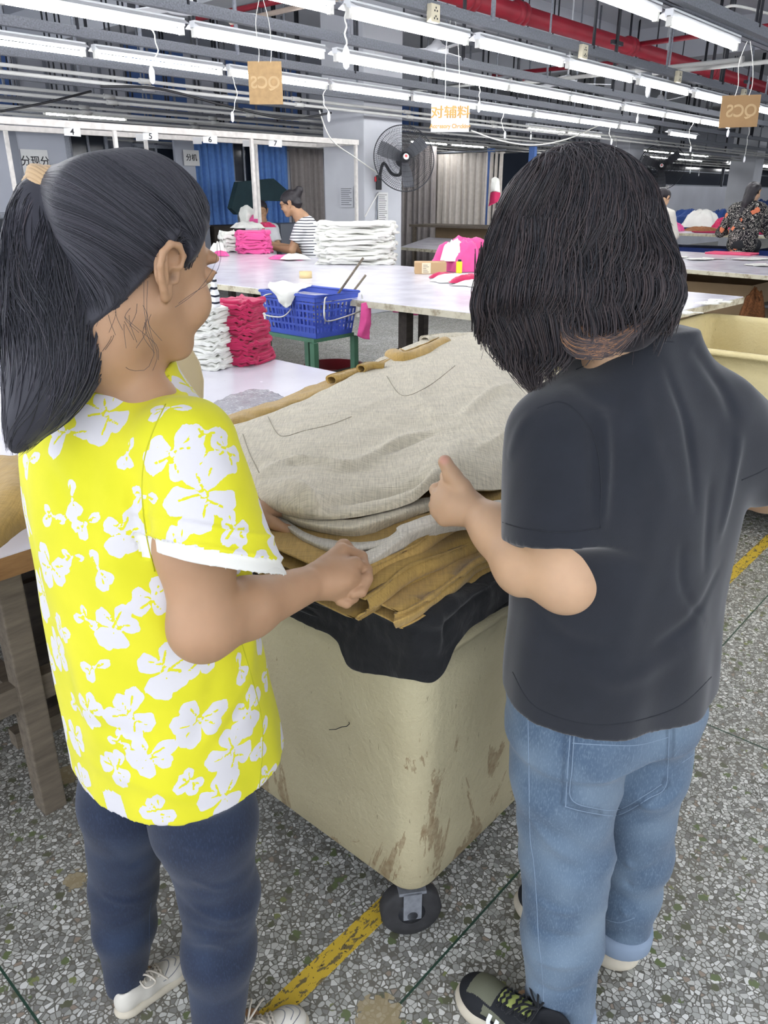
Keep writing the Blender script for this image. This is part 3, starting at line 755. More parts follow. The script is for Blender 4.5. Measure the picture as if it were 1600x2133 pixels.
def small_hand(w, d, n, curl=.8, s=1.0):
    """simple five-fingered hand: wrist w, pointing d, palm facing n"""
    w = np.array(w, float); d = np.array(d, float)/np.linalg.norm(d); n = np.array(n, float); n -= d*(n@d); n /= np.linalg.norm(n); sd = np.cross(d, n)
    P = [cone(w, w+d*.075*s, .024*s, .034*s, .012, flat=(n, .5))]
    for i, (o, L) in enumerate(((-.028, .068), (-.010, .076), (.010, .072), (.027, .056))):
        b = w+d*.082*s+sd*o*s; c1 = curl*.7
        d1 = d*math.cos(c1)+n*math.sin(c1); d2 = d*math.cos(c1*2)+n*math.sin(c1*2); d3 = d*math.cos(c1*2.7)+n*math.sin(c1*2.7)
        P += finger(b, (d1, d2, d3), (L*.45*s, L*.32*s, L*.25*s), .0085*s)[0]
    P += finger(w+d*.02*s-sd*.024*s, (d*.6-sd*.8+n*.3, d*.9-sd*.3+n*.5, d+n*.4), (.036*s, .03*s, .024*s), .0105*s, .008)[0]
    return P
# ------------------------------------------------------------------ materials of the people
def skin_mat(name, col):
    t = NT(name); v = t.coord(); n = t.noise(v, 14, 4)
    c = t.ramp(n, [(.3, tuple(x*.9 for x in col)), (.7, tuple(min(1, x*1.06) for x in col))])
    c = t.mix(t.math('MULTIPLY', t.attr('pink'), .8, clamp=True), c, srgb(214, 150, 138))
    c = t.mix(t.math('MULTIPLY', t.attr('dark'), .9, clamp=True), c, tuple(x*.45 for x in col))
    t.bump(t.noise(v, 420, 2), .12, .0006)
    t.b.inputs['Subsurface Weight'].default_value = .12; t.b.inputs['Subsurface Radius'].default_value = (.012, .005, .003); t.b.inputs['Subsurface Scale'].default_value = .5
    return t.fin(c, .55, 0, .35)
M['skin_l'] = skin_mat('skin_tan', srgb(168, 132, 102)); M['skin_r'] = skin_mat('skin_light', srgb(192, 157, 126))
def hair_mat(name, a, b):
    t = NT(name); v = t.coord()
    r = t.attr('tone'); c = t.ramp(r, [(0, a), (.7, b), (1, srgb(150, 106, 70))])
    return t.fin(c, .5, 0, .3, .1)
M['hair_l'] = hair_mat('black_hair', srgb(34, 36, 44), srgb(64, 62, 70)); M['hair_r'] = hair_mat('brown_black_hair', srgb(26, 27, 34), srgb(72, 60, 60))
M['hair_b'] = plain('plain_dark_hair', srgb(34, 30, 34), .5, var=.3, scale=60)
def floral_mat():
    t = NT('yellow_floral_jersey'); v = t.coord()
    f = t.attr('flower'); m = t.math('GREATER_THAN', t.math('ADD', f, t.math('MULTIPLY', t.math('SUBTRACT', t.noise(v, 240, 2), .5), .0016)), 0)
    base = t.ramp(t.noise(v, 10, 3), [(.3, srgb(198, 196, 36)), (.7, srgb(212, 206, 44))])
    c = t.mix(m, base, srgb(202, 200, 203))
    c = t.mix(t.math('GREATER_THAN', t.attr('cuff'), .5), c, srgb(216, 215, 208))
    t.bump(t.noise(v, 900, 2), .15, .0006)
    return t.fin(c, .85, 0, .2, .1)
M['floral'] = floral_mat()
def denim(name, a, b, hi):
    t = NT(name); v = t.coord(); n = t.noise(t.coord(scale=(1, 1, .5)), 9, 4, .6); tw = t.noise(t.coord(scale=(1, 1, .25)), 500, 2)
    c = t.ramp(n, [(.3, a), (.7, b)]); c = t.mix(t.math('MULTIPLY', t.math('SUBTRACT', tw, .5, clamp=True), 2.0, clamp=True), c, hi)
    c = t.mix(t.math('MULTIPLY', t.attr('fade'), .6, clamp=True), c, hi)
    c = t.mix(t.math('MULTIPLY', t.attr('seam'), .8, clamp=True), c, tuple(x*.55 for x in a))
    t.bump(tw, .25, .0008)
    return t.fin(c, .85, 0, .2, .15)
M['jeans_l'] = denim('dark_blue_denim', srgb(28, 36, 54), srgb(36, 46, 68), srgb(52, 66, 90))
M['jeans_r'] = denim('light_blue_denim', srgb(68, 86, 108), srgb(88, 107, 128), srgb(124, 142, 158))
M['tee'] = fabric('black_jersey', srgb(30, 33, 40), .14, 700, .2, .92, scale=20, sheen=.3)
M['scrunchie'] = fabric('tan_hair_tie', srgb(186, 158, 122), .12, 500)
def ao(V, **kw): pass
def vattr(me, name, vals):
    a = me.attributes.new(name, 'FLOAT', 'POINT'); a.data.foreach_set('value', np.asarray(vals, f32))
def join_parts(parts):
    Vs, Fs, off = [], [], 0
    for V, F in parts: Vs.append(V); Fs.append(F+off); off += len(V)
    return np.concatenate(Vs), np.concatenate(Fs)
VOX = 1.0        # scale on all voxel sizes
# ================================================================== woman in the yellow floral tee
LAZ = math.radians(42); LH = math.radians(41)
LC = (-.372, 1.04)                                  # middle of her trunk
def side(az, s, f=0.0): return V3(math.cos(az)*s+math.sin(az)*f, -math.sin(az)*s+math.cos(az)*f, 0)
l_ear = np.array(aty(347, 562, .955)); Rh = Rm(LH, math.radians(16), math.radians(0))
l_head = l_ear-Rh@V3(-.013, -.080, .0)
l_neck = V3(LC[0], LC[1], 1.30)+side(LAZ, 0, .01)
l_sh = V3(LC[0], LC[1], 1.225)+side(LAZ, .165, -.005)
l_el = np.array(aty(428, 1300, .865)); l_wr = np.array(aty(652, 1213, 1.035))
l_sh2 = V3(LC[0], LC[1], 1.235)+side(LAZ, -.145, .02)
l_el2 = V3(LC[0], LC[1], .985)+side(LAZ, -.19, .15); l_wr2 = np.array(aty(515, 1062, 1.33))
def left_hand():
    """near hand, knuckles up, fingers curled under the linen"""
    K = lambda x, y, d: np.array(aty(x, y, d))
    w_ = l_wr; P = []
    kn = [K(712, 1148, 1.105), K(738, 1176, 1.085), K(735, 1208, 1.068), K(712, 1237, 1.055)]     # knuckles index..little
    for kx in kn: P.append(cone(w_+(kx-w_)*.15, kx, .022, .0135, .010))
    P.append(ell((kn[1]+kn[2]+w_*2)/4, (.034, .030, .020), k=.02))
    # fingers fold down and back under the cloth edge
    tips = [(K(752, 1160, 1.125), K(757, 1180, 1.10), K(742, 1192, 1.085)), (K(762, 1188, 1.10), K(764, 1205, 1.078), K(748, 1216, 1.066)),
            (K(760, 1212, 1.075), K(752, 1232, 1.058), K(736, 1236, 1.05)), (K(736, 1244, 1.06), K(722, 1256, 1.048), K(708, 1252, 1.045))]
    for kx, tp, r in zip(kn, tips, (.0098, .0100, .0095, .0085)): P += chain([kx, *tp], [r*1.2, r*1.08, r*1.0, r*.92], .002)
    # thumb lies along the cloth, beyond the knuckles
    P += chain([w_+(kn[0]-w_)*.35, K(716, 1140, 1.13), K(738, 1158, 1.135), K(752, 1168, 1.13)], [.015, .0125, .011, .0095], .006)
    return P
def build_left():
    root = empty('person', (LC[0], LC[1], 0)); 
    tag(root, 'woman with black ponytail in yellow floral tee and dark jeans holding linen', 'person')
    global SEAM_LOC
    loc = V3(LC[0], LC[1], 0); SEAM_LOC = loc
    def put(name, V, F, m, parent=root):
        o = link(name, np_mesh(name, V-loc, F), m, parent); return o
    # ---- body
    parts = []
    hp = xf_prims(head_prims(), Rh, l_head, .98)
    neck_top = l_head+Rh@V3(-.03, 0, -.07)
    hp += [cone(neck_top, l_neck+V3(0, 0, .0), .050, .058, .03), cone(l_neck, V3(LC[0], LC[1], 1.24), .06, .085, .03), cone(V3(LC[0], LC[1], 1.26)+side(LAZ, -.09), V3(LC[0], LC[1], 1.26)+side(LAZ, .09), .045, .045, .04)]
    parts.append(sdf_mesh(hp, .0024*VOX))
    nhead = len(parts[0][0])
    ap = chain([l_sh, l_sh*.45+l_el*.55, l_el], [.050, .050, .041], .02)
    mid = l_el+(l_wr-l_el)*.35
    ap += chain([l_el, mid, l_wr], [.041, .040, .0265], .02)+[cone(l_el+V3(-.004, -.006, -.004), l_el+(mid-l_el)*.4, .040, .034, .02)]
    ap += left_hand()
    parts.append(sdf_mesh(ap, .0024*VOX))
    d2 = (l_wr2-l_el2); ap = chain([l_sh2, l_el2, l_el2+d2*.4, l_wr2], [.048, .038, .036, .024], .02)+small_hand(l_wr2, d2, (0, 0, -1), .7)
    parts.append(sdf_mesh(ap, .0045*VOX))
    tr = [loft([(.72, LC[0], LC[1], .13, .09), (.85, LC[0], LC[1], .14, .095), (1.0, LC[0], LC[1], .125, .085), (1.15, LC[0], LC[1], .145, .095), (1.26, LC[0], LC[1], .13, .07)], LAZ)]
    for hip, kn, an, ft in L_LEGS: tr += chain([hip, kn, an], [.07, .045, .034], .02)+[cone(an, V3(an[0], an[1], .05), .034, .028, .01), cone(V3(an[0], an[1], .045), (ft+V3(an[0], an[1], 0))/2+V3(0, 0, .03), .026, .018, .02)]
    parts.append(sdf_mesh(tr, .0055*VOX))
    V, F = join_parts(parts)
    o = put('body', V, F, M['skin_l'])
    Q = (V-l_head)@Rh
    pink = np.exp(-((Q[:, 0]-.095)**2/.02**2+(Q[:, 1])**2/.022**2+(Q[:, 2]+.056)**2/.008**2)); pink[nhead:] = 0
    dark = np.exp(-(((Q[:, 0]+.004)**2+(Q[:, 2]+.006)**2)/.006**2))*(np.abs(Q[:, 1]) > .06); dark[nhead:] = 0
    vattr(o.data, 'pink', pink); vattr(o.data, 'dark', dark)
    # ---- shirt
    def wr(th, Z, s, f): return .0035*np.sin(th*5+Z*9)*np.sin(Z*7+1)+.004*np.sin(th*3+Z*4+1)
    cx, cy = LC
    rows = [(.545, cx+.034, cy+.0, .205, .158), (.62, cx+.030, cy, .205, .155), (.72, cx+.022, cy, .200, .148), (.80, cx+.014, cy, .198, .142), (.90, cx+.008, cy, .196, .136),
            (1.0, cx+.004, cy, .194, .132), (1.10, cx, cy, .194, .128), (1.18, cx, cy, .188, .120), (1.24, cx, cy, .165, .100), (1.275, cx, cy, .125, .082), (1.315, cx+.004, cy+.004, .078, .070)]
    sp = []
    # the hem drops lower at the back
    s0 = np.array(aty(398, 935, .925)); cuf = np.array(aty(456, 1176, .865)); ax = (cuf-s0); ax /= np.linalg.norm(ax)
    sp += [cone(s0, cuf+ax*.03, .060, .080, .03), ell(l_sh-side(LAZ, .03)+V3(0, 0, .012), (.06, .055, .04), k=.04)]
    cuf2 = l_sh2+(l_el2-l_sh2)*.62
    sp += [cone(l_sh2+V3(.01, -.01, .012), cuf2, .066, .080, .045, flatb=True)]
    cn = ax+V3(-.42, 0, 0); cn /= np.linalg.norm(cn)
    sp += [plane_cut(cuf, cn, cuf-.13, cuf+V3(.13, .13, .09)), cone(cuf-ax*.02, cuf+ax*.03, .060, .076, 0, 's'), loft(rows, LAZ, .022, fold=wr), cone(l_neck+V3(0, 0, -.012), neck_top+V3(0, 0, -.0), .066, .074, .006, 's')]
    # hem plane, rising to the front right
    hb = V3(cx+.03, cy, .662); nn = V3(*side(LAZ, 0.14, .03)[:2], -1.0)
    sp += [plane_cut(hb, nn, (cx-.4, cy-.4, .4), (cx+.4, cy+.4, .80))]
    V, F = sdf_mesh(sp, .0036*VOX); V = laplace(V, F, 2)
    N = normals(V, F)
    V = V+N*(.0016*fnoise(V, 26, 3, 2, (1, 1, .45)))[:, None]
    V = folds(V, F, L_FOLDS)
    t = (V-s0)@cn; L0 = (cuf-s0)@cn; rad = np.linalg.norm(V-s0-((V-s0)@ax)[:, None]*ax, axis=1); rad = np.where(t > L0+.01, 9, rad)
    cuffm = ((t > L0-.020) & (rad < .094)).astype(float); 
    gro = np.exp(-((t-(L0-.022))/.0028)**2)*(rad < .094)*(rad > .05); gr2 = np.exp(-((t-(L0-.046))/.0028)**2)*(rad < .094)*(rad > .05)
    V = V+N*(cuffm*.003*(rad > .05)-(gro+gr2)*.0022)[:, None]
    shirt = put('shirt', V, F, M['floral'])
    vattr(shirt.data, 'cuff', ((t > L0-.020) & (rad < .094)).astype(float)*1.0)
    vattr(shirt.data, 'flower', flower_field(V, F, N))
    # seams
    sm = plain('yellow_thread', srgb(176, 176, 30), .8)
    for k, line in enumerate(L_SEAMS): seam('seam', V, F, line, .0011, sm, shirt, .0002, 5)
    # collar rib
    # ---- jeans
    jp = [loft([(.66, cx+.01, cy, .165, .115), (.80, cx+.01, cy, .160, .115), (.90, cx, cy, .13, .095)], LAZ, .03)]
    for i, (hip, kn, an, ft) in enumerate(L_LEGS):
        th = hip*.5+kn*.5; cf = kn*.62+an*.38
        jp += chain([hip, th, kn, cf, an], L_JR[i], .03)
        top = an+(an-cf)/np.linalg.norm(an-cf)*.012
        jp += [plane_cut(top, an-cf, an-V3(.09, .09, .12), an+V3(.09, .09, .05))]
    V, F = sdf_mesh(jp, .0042*VOX); V = laplace(V, F, 1); N = normals(V, F)
    V = V+N*(.0009*fnoise(V, 30, 5, 2, (1, 1, .8)))[:, None]
    V = folds(V, F, L_JFOLDS)
    jo = put('jeans', V, F, M['jeans_l'])
    vattr(jo.data, 'fade', np.clip(.4*fnoise(V, 20, 11, 2)+.1, 0, 1)); vattr(jo.data, 'seam', np.zeros(len(V)))
    th_ = plain('blue_thread', srgb(78, 96, 128), .8)
    seam('side_seam', V, F, [(316, 1880), (312, 1900), (311, 1960), (312, 2010), (312, 2040)], .0013, th_, jo)
    seam('hem_stitch', V, F, [(226, 2080), (250, 2090), (280, 2088), (318, 2060)], .0010, th_, jo)
    return root, loc
L_LEGS = [(V3(*(V3(LC[0], LC[1], .74)+side(LAZ, -.075))), np.array(aty(258, 1850, 1.11)), np.array(aty(262, 2046, 1.085)), np.array(atz(365, 2035, 0))),
          (V3(*(V3(LC[0], LC[1], .74)+side(LAZ, .085))), np.array(aty(458, 1860, 1.0)), np.array(aty(455, 2150, .985)), np.array(atz(590, 2110, 0)))]
L_JR = [[.090, .082, .060, .056, .039], [.092, .083, .064, .062, .047]]
L_FOLDS = [([(300, 940), (272, 1000), (268, 1060), (290, 1110)], .004, .012), ([(285, 960), (262, 1020), (262, 1090)], -.004, .008), ([(300, 1010), (303, 1080), (320, 1180)], -.006, .007),
           ([(60, 900), (120, 1000), (150, 1100)], .003, .014), ([(200, 900), (190, 1000), (200, 1150)], .002, .016), ([(540, 1150), (520, 1300), (500, 1450)], -.004, .016), ([(450, 1400), (430, 1480), (400, 1560)], .004, .016),
           ([(140, 1480), (220, 1520), (330, 1540)], .003, .014), ([(160, 1560), (260, 1620), (380, 1660), (500, 1650)], -.003, .014), ([(420, 1590), (490, 1500), (520, 1440)], .004, .014), ([(230, 1250), (300, 1280), (380, 1360)], -.003, .016)]
L_SEAMS = [[(172, 812), (230, 822), (290, 812), (330, 796), (352, 782)], [(345, 842), (318, 900), (300, 960), (296, 1030), (304, 1110), (322, 1190)], [(540, 1640), (545, 1500), (500, 1330)]]
L_JFOLDS = [([(210, 1860), (260, 1880), (330, 1850)], -0.0022, .008), ([(400, 1830), (450, 1850), (530, 1800)], -0.0022, .008), ([(395, 1880), (460, 1912), (530, 1890)], -0.0028, .009), ([(400, 1925), (460, 1945), (520, 1930)], 0.0022, .010), ([(385, 1960), (440, 1965), (500, 1990)], -0.0017, .008),
            ([(230, 1760), (280, 1800), (350, 1790)], 0.0022, .010), ([(380, 1760), (450, 1770), (540, 1740)], -0.0017, .01)]
# flowers on the visible side: picture x, y, radius in px, rotation, petals opened fraction
FLOWERS = [(222, 862, 62, .3, 1), (140, 900, 60, 1.1, .6), (265, 945, 34, 2, .5), (360, 945, 62, -.6, .8), (425, 1030, 74, .2, 1), (300, 1035, 40, 1, .6), (150, 1040, 42, 2.4, .5), (110, 1075, 36, .8, .6),
           (178, 1090, 38, 1.5, .5), (60, 960, 44, 1.4, .6), (258, 1110, 50, 2.0, .7), (375, 1140, 55, .5, .8), (105, 1180, 54, 1.2, .7), (205, 1185, 46, 2.6, .6), (150, 1160, 30, 1, .5), (318, 1245, 46, -.4, .8),
           (128, 1310, 34, .9, .9), (240, 1305, 56, 1.9, .9), (180, 1290, 34, .2, .4), (345, 1395, 62, 2.2, .9), (420, 1375, 40, .9, .8), (195, 1390, 38, 1.4, .5), (185, 1480, 46, 2.1, .7), (160, 1470, 34, .7, .5), (272, 1490, 58, .4, .9),
           (415, 1500, 56, 1.2, .9), (520, 1480, 48, 2.1, .8), (250, 1545, 30, .1, .5), (312, 1575, 52, 1.5, .9), (240, 1600, 44, 2.8, .7), (395, 1630, 30, .6, .8), (485, 1565, 56, .1, .8), (545, 1540, 40, 1.7, .6), (465, 1660, 52, 2.5, .9), (330, 1690, 40, .5, .7),
           (520, 1180, 46, 1.2, .7), (490, 1100, 34, .4, .7), (555, 1400, 34, 1.1, .6), (350, 850, 40, 1.3, .6), (430, 900, 36, .7, .5), (290, 785, 34, .8, .6), (200, 800, 30, 2.2, .5), (560, 1610, 34, .5, .6), (500, 1390, 34, 2.4, .6), (35, 900, 40, .9, .6), (470, 940, 44, .3, .7), (90, 870, 40, 1.9, .6)]
def flower_field(V, F, N):
    """signed distance (positive inside a petal) of a printed flower pattern"""
    bv = BVHTree.FromPolygons([tuple(v) for v in V], [tuple(int(i) for i in f) for f in F])
    out = np.full(len(V), -.02); rng = np.random.RandomState(4); spots = []
    for (x, y, r, a, op) in FLOWERS:
        h = bv.ray_cast(E0, ray(x, y).normalized())
        if h[0] is None: continue
        p = np.array(h[0]); f = abs(p[1]*math.cos(PITCH)-(p[2]-EYE)*math.sin(PITCH)); spots.append((p, np.array(h[1]), r*1.10*f/FPX, a, op))
    P0 = np.array([s[0] for s in spots])
    for _ in range(900):        # the print goes on round the sides the camera does not see
        i = rng.randint(len(V)); p = V[i]
        if min(np.linalg.norm(P0-p, axis=1)) > .075: P0 = np.vstack([P0, p]); spots.append((p, N[i], .036+.012*rng.rand(), rng.rand()*6, .8))
    for (p, n, r, a, op) in spots:
        idx = np.where(((V-p)**2).sum(1) < (r*1.3)**2)[0]
        idx = idx[(N[idx]@n) > -.2]
        if len(idx) == 0: continue
        up = V3(0, 0, 1)-n*n[2]; up /= np.linalg.norm(up)+1e-9; sd = np.cross(up, n)
        q = V[idx]-p; x = q@sd; y = q@up; rr = np.sqrt(x*x+y*y)+1e-9; th = np.arctan2(y, x)+a
        np_ = 5; sg = -.02*np.ones(len(idx))
        for j in range(np_):
            if op < .65 and j in (2, 4): continue
            tj = j*2*math.pi/np_+.3*math.sin(j*2.1+a); L = r*(.95+.14*math.sin(j*3.7+a*2)); bw = r*(.40+.07*math.sin(j*5.1+a))*(.8 if op < .65 else 1)
            ux, uy = math.cos(tj), math.sin(tj); X = rr*np.cos(th)*ux+rr*np.sin(th)*uy; Y = -rr*np.cos(th)*uy+rr*np.sin(th)*ux
            c = .56*L; aa = .46*L
            wob = 1+.05*np.sin(Y/r*17+j)+.05*np.sin(X/r*13+j*2)
            e = (wob-np.sqrt(((X-c)/aa)**2+(Y/(bw*np.clip(.45+.75*X/L, .3, 1.1)))**2))*bw*.8
            slit = np.abs(Y-.12*r*math.sin(j*2.7+a))-.0016-np.clip(.75*L-X, -.01, .01)*0
            e = np.where(X < .72*L, np.minimum(e, slit+np.clip(X-.6*L, 0, 1)*.12), e)
            e = np.minimum(e, rr-.13*r)
            sg = np.maximum(sg, e)
        out[idx] = np.maximum(out[idx], np.maximum(sg, .0015-np.abs(rr-.05*r)))
    return out
# ------------------------------------------------------------------ hair
def strand_mesh(paths, rad):
    """paths (N,K,3), rad (N,K): thin three-sided hairs"""
    N, K, _ = paths.shape; T = np.gradient(paths, axis=1); T /= np.linalg.norm(T, axis=2, keepdims=True)+1e-9
    A = np.array([.31, .52, .79]); s = np.cross(T, A); s /= np.linalg.norm(s, axis=2, keepdims=True)+1e-9; b = np.cross(T, s)
    R = []
    for k in range(3):
        t = k*2*math.pi/3; R.append(paths+(s*math.cos(t)+b*math.sin(t))*rad[..., None])
    V = np.stack(R, 2).reshape(-1, 3)
    i = (np.arange(N)[:, None, None]*K+np.arange(K-1)[None, :, None])*3; k = np.arange(3)[None, None, :]; k2 = (k+1) % 3
    F = np.stack([i+k, i+k2, i+3+k2, i+3+k], -1).reshape(-1, 4)
    return V, F
def grad(fn, P, h=.0015):
    g = np.stack([(fn(P+d)-fn(P-d)) for d in np.eye(3)*h], 1); return g/(np.linalg.norm(g, axis=1, keepdims=True)+1e-9)
def onto(fn, P, level, it=2):
    for _ in range(it):
        d = fn(P); P = P-grad(fn, P)*(d-level)[:, None]*.9
    return P
def tube_tail(C, Rr, n, K, rng, flat=None, r0=.0007):
    """strands that run down a bundle with centre line C and radii Rr"""
    C = np.array(catmull(C, 8)); R = np.interp(np.linspace(0, 1, len(C)), np.linspace(0, 1, len(Rr)), Rr)
    T = np.gradient(C, axis=0); T /= np.linalg.norm(T, axis=1, keepdims=True)
    s = np.cross(T, np.array([0, 1, 0.1])); s /= np.linalg.norm(s, axis=1, keepdims=True); b = np.cross(T, s)
    out = np.zeros((n, K, 3))
    for i in range(n):
        e = .80+.20*rng.rand(); u = np.linspace(0, e, K); th = rng.rand()*6.283; q = .75+.3*rng.rand() if rng.rand() < .8 else rng.rand()
        x = u*(len(C)-1); j = np.clip(x.astype(int), 0, len(C)-2); f = (x-j)[:, None]
        c = C[j]*(1-f)+C[j+1]*f; rr = np.interp(x, np.arange(len(C)), R)
        th2 = th+.5*np.sin(u*3+rng.rand()*6)+.12*np.sin(u*9+th*3); w_ = (q*rr)[:, None]
        out[i] = c+w_*(s[j]*np.cos(th2)[:, None]+b[j]*np.sin(th2)[:, None]*(1 if flat is None else flat))
        out[i] += (rng.normal(size=3)*.004)*(u[:, None]**3)
    return out
L_TAIL = [aty(128, 402, 1.045), aty(96, 430, 1.03), aty(98, 500, 1.01), aty(112, 590, .985), aty(120, 680, .955), aty(108, 760, .92), aty(82, 830, .90), aty(52, 885, .89), aty(32, 935, .885)]
L_TAILR = [.026, .036, .050, .060, .062, .055, .040, .022, .004]
def hair_left(root, loc):
    skull = xf_prims([ell((-.004, 0, .035), (.083, .073, .086), k=.02), ell((.024, 0, .0), (.060, .062, .080), k=.025), cone((-.02, 0, -.03), (-.045, 0, -.11), .050, .042, .02)], Rh, l_head, .98)
    hx = np.array([-.2, -.095, -.07, -.048, -.036, -.022, .0, .010, .018, .030, .048, .066, .1]); hz = np.array([-.11, -.105, -.085, -.058, -.035, -.006, .036, .030, .008, .018, .050, .078, .085])
    def fn(X, Y, Z):
        sh = X.shape; P = np.stack([X.ravel(), Y.ravel(), Z.ravel()], 1); d = sdf_eval(skull, P); Q = (P-l_head)@Rh
        h = np.interp(Q[:, 0], hx, hz); t = np.clip((Q[:, 2]-h)/.020, -1, 1); t = np.where(t > 0, t*(2-t), t)
        thick = np.where(t > 0, .0135*t, .012*t)+.004*np.clip((Q[:, 2]-.06)/.05, 0, 1)
        pass
        return (d-thick).reshape(sh)
    cap = Prim(fn, l_head-.16, l_head+.17, .0)
    tie = np.array(L_TAIL[0])
    tail = chain([np.array(p) for p in catmull(L_TAIL, 3)], list(np.interp(np.linspace(0, 1, 25), np.linspace(0, 1, 9), np.array(L_TAILR)*.90)), .012)
    prims = [cap, cone(l_head+Rh@V3(-.070, 0, .060), tie, .044, .030, .03)]+tail
    V, F = sdf_mesh(prims, .003*VOX); V, F = keep_big(V, F)
    vb = len(V)
    # combed strands toward the tie
    rng = np.random.RandomState(2); capset = [cap, prims[1]]
    cf = lambda P: sdf_eval(capset, P)
    Q = (V-l_head)@Rh; ok = (Q[:, 2] > np.interp(Q[:, 0], hx, hz)+.004) & (np.linalg.norm(V-tie, axis=1) > .045) & (Q[:, 0] > -.13) & (np.linalg.norm(Q-np.array([-.01, 0, .03]), axis=1) < .125)
    st = V[rng.choice(np.where(ok)[0], 5200)]; K = 18; P = st.copy(); path = [P.copy()]
    lev = .0006+.0022*rng.rand(len(st)); step = (np.linalg.norm(tie-st, axis=1)*1.12/(K-1))
    for k in range(K-1):
        d = tie-P; d /= np.linalg.norm(d, axis=1, keepdims=True)+1e-9; g = grad(cf, P); d = d-g*(d*g).sum(1, keepdims=True); d /= np.linalg.norm(d, axis=1, keepdims=True)+1e-9
        P = P+d*step[:, None]; P = onto(cf, P, lev, 1); path.append(P.copy())
    A = np.stack(path, 1); ra = np.full(A.shape[:2], .00062); ra[:, 0] = .0001
    B = tube_tail(L_TAIL, L_TAILR, 2600, 22, rng); rb = np.full(B.shape[:2], .0008); rb[:, -3:] *= np.array([.8, .5, .15])
    V1, F1 = strand_mesh(A, ra); V2, F2 = strand_mesh(B, rb)
    # loose hairs by the ear, temple and nape
    loose = []
    def lo(*q): loose.append(np.array(catmull([aty(*p) for p in q], 5)))
    lo((452, 505, 1.0), (450, 545, .98), (425, 590, .96), (395, 620, .95), (365, 640, .945)); lo((455, 500, 1.0), (460, 540, .985), (440, 585, .97), (400, 612, .96), (372, 632, .95))
    lo((238, 640, .945), (272, 672, .93), (306, 700, .925), (328, 722, .92), (330, 750, .92))
    lo((300, 585, .94), (300, 640, .928), (308, 690, .922), (322, 730, .918), (306, 768, .918), (276, 772, .915), (262, 765, .916))
    lo((308, 585, .94), (306, 650, .926), (316, 700, .92), (328, 740, .918), (318, 772, .918))
    for k in range(16):
        x0 = 200+rng.rand()*120; y0 = 620+rng.rand()*60; lo((x0, y0, .94), (x0+5*rng.normal(), y0+22, .925), (x0+12*rng.normal(), y0+45+15*rng.rand(), .92))
    LL = np.stack([q[np.linspace(0, len(q)-1, 12).astype(int)] for q in loose]); rl = np.full(LL.shape[:2], .0003); V3_, F3 = strand_mesh(LL, rl)
    # flyaways on the crown
    m = rng.choice(np.where(ok)[0], 420); fl = []
    for i in m:
        p = V[i]; n_ = (p-l_head); n_ /= np.linalg.norm(n_); d = tie-p; d /= np.linalg.norm(d); L_ = .03+.06*rng.rand(); h = .004+.008*rng.rand()
        fl.append([p+d*L_*u+n_*h*math.sin(u*2.6) for u in np.linspace(0, 1, 8)])
    fl = np.array(fl); V4, F4 = strand_mesh(fl, np.full(fl.shape[:2], .0003))
    VV, FF = join_parts([(V, F), (V1, F1), (V2, F2), (V3_, F3), (V4, F4)])
    tone = np.concatenate([np.full(vb, .25), np.repeat(rng.rand(len(A))*.65, A.shape[1]*3), np.repeat(rng.rand(len(B))**1.3*.72, B.shape[1]*3), np.full(len(V3_), .3), np.full(len(V4), .5)])
    o = link('hair', np_mesh('hair', VV-loc, FF), M['hair_l'], root); vattr(o.data, 'tone', tone)
    # hair tie
    bm = NB(); ax = (np.array(L_TAIL[1])-np.array(L_TAIL[0])); ax /= np.linalg.norm(ax); c = np.array(L_TAIL[0])*.62+np.array(L_TAIL[1])*.38; s_ = np.cross(ax, V3(0, 1, .2)); s_ /= np.linalg.norm(s_); b_ = np.cross(ax, s_)
    for k in range(-3, 4):
        rr = .040-.0012*k*k*.5
        ring_tube(bm, [Vector(c+ax*(k*.0042)+(s_*math.cos(t)*(rr+.002*math.sin(5*t+k))+b_*math.sin(t)*(rr*1.0+.001*math.sin(7*t)))-loc) for t in np.linspace(0, 6.283, 40, endpoint=False)], .0042, 6, closed=True)
    bobj('hair_tie', bm, M['scrunchie'], root)
    # collar rib of the tee is part of the shirt mesh
PL, LOC_L = build_left()
hair_left(PL, LOC_L)
# ================================================================== woman in the black tee
RAZ = math.radians(-24); RH = math.radians(-38)
RC = (.385, 1.13)
RH_C = aty(1195, 500, 1.14)
r_head = np.array(RH_C)+V3(0, 0, -.01); Rr_ = Rm(RH, math.radians(32), math.radians(-6))
r_neck = V3(.352, 1.135, 1.318)
r_sh = np.array(aty(1142, 915, 1.07)); r_el = np.array(aty(1178, 1198, 1.03)); r_wr = np.array(aty(985, 1062, 1.20))
r_sh2 = np.array(aty(1512, 872, 1.15)); r_el2 = np.array(aty(1662, 1010, 1.20)); r_wr2 = np.array(aty(1500, 1030, 1.42))
R_LEGS = [(V3(*(V3(RC[0], RC[1], .78)+side(RAZ, -.085))), np.array(aty(1178, 1775, 1.08)), np.array(aty(1165, 2118, 1.04)), np.array(atz(1015, 2090, 0))),
          (V3(*(V3(RC[0], RC[1], .78)+side(RAZ, .085))), np.array(aty(1318, 1780, 1.18)), np.array(aty(1292, 1938, 1.168)), np.array(atz(1130, 1920, 0)))]
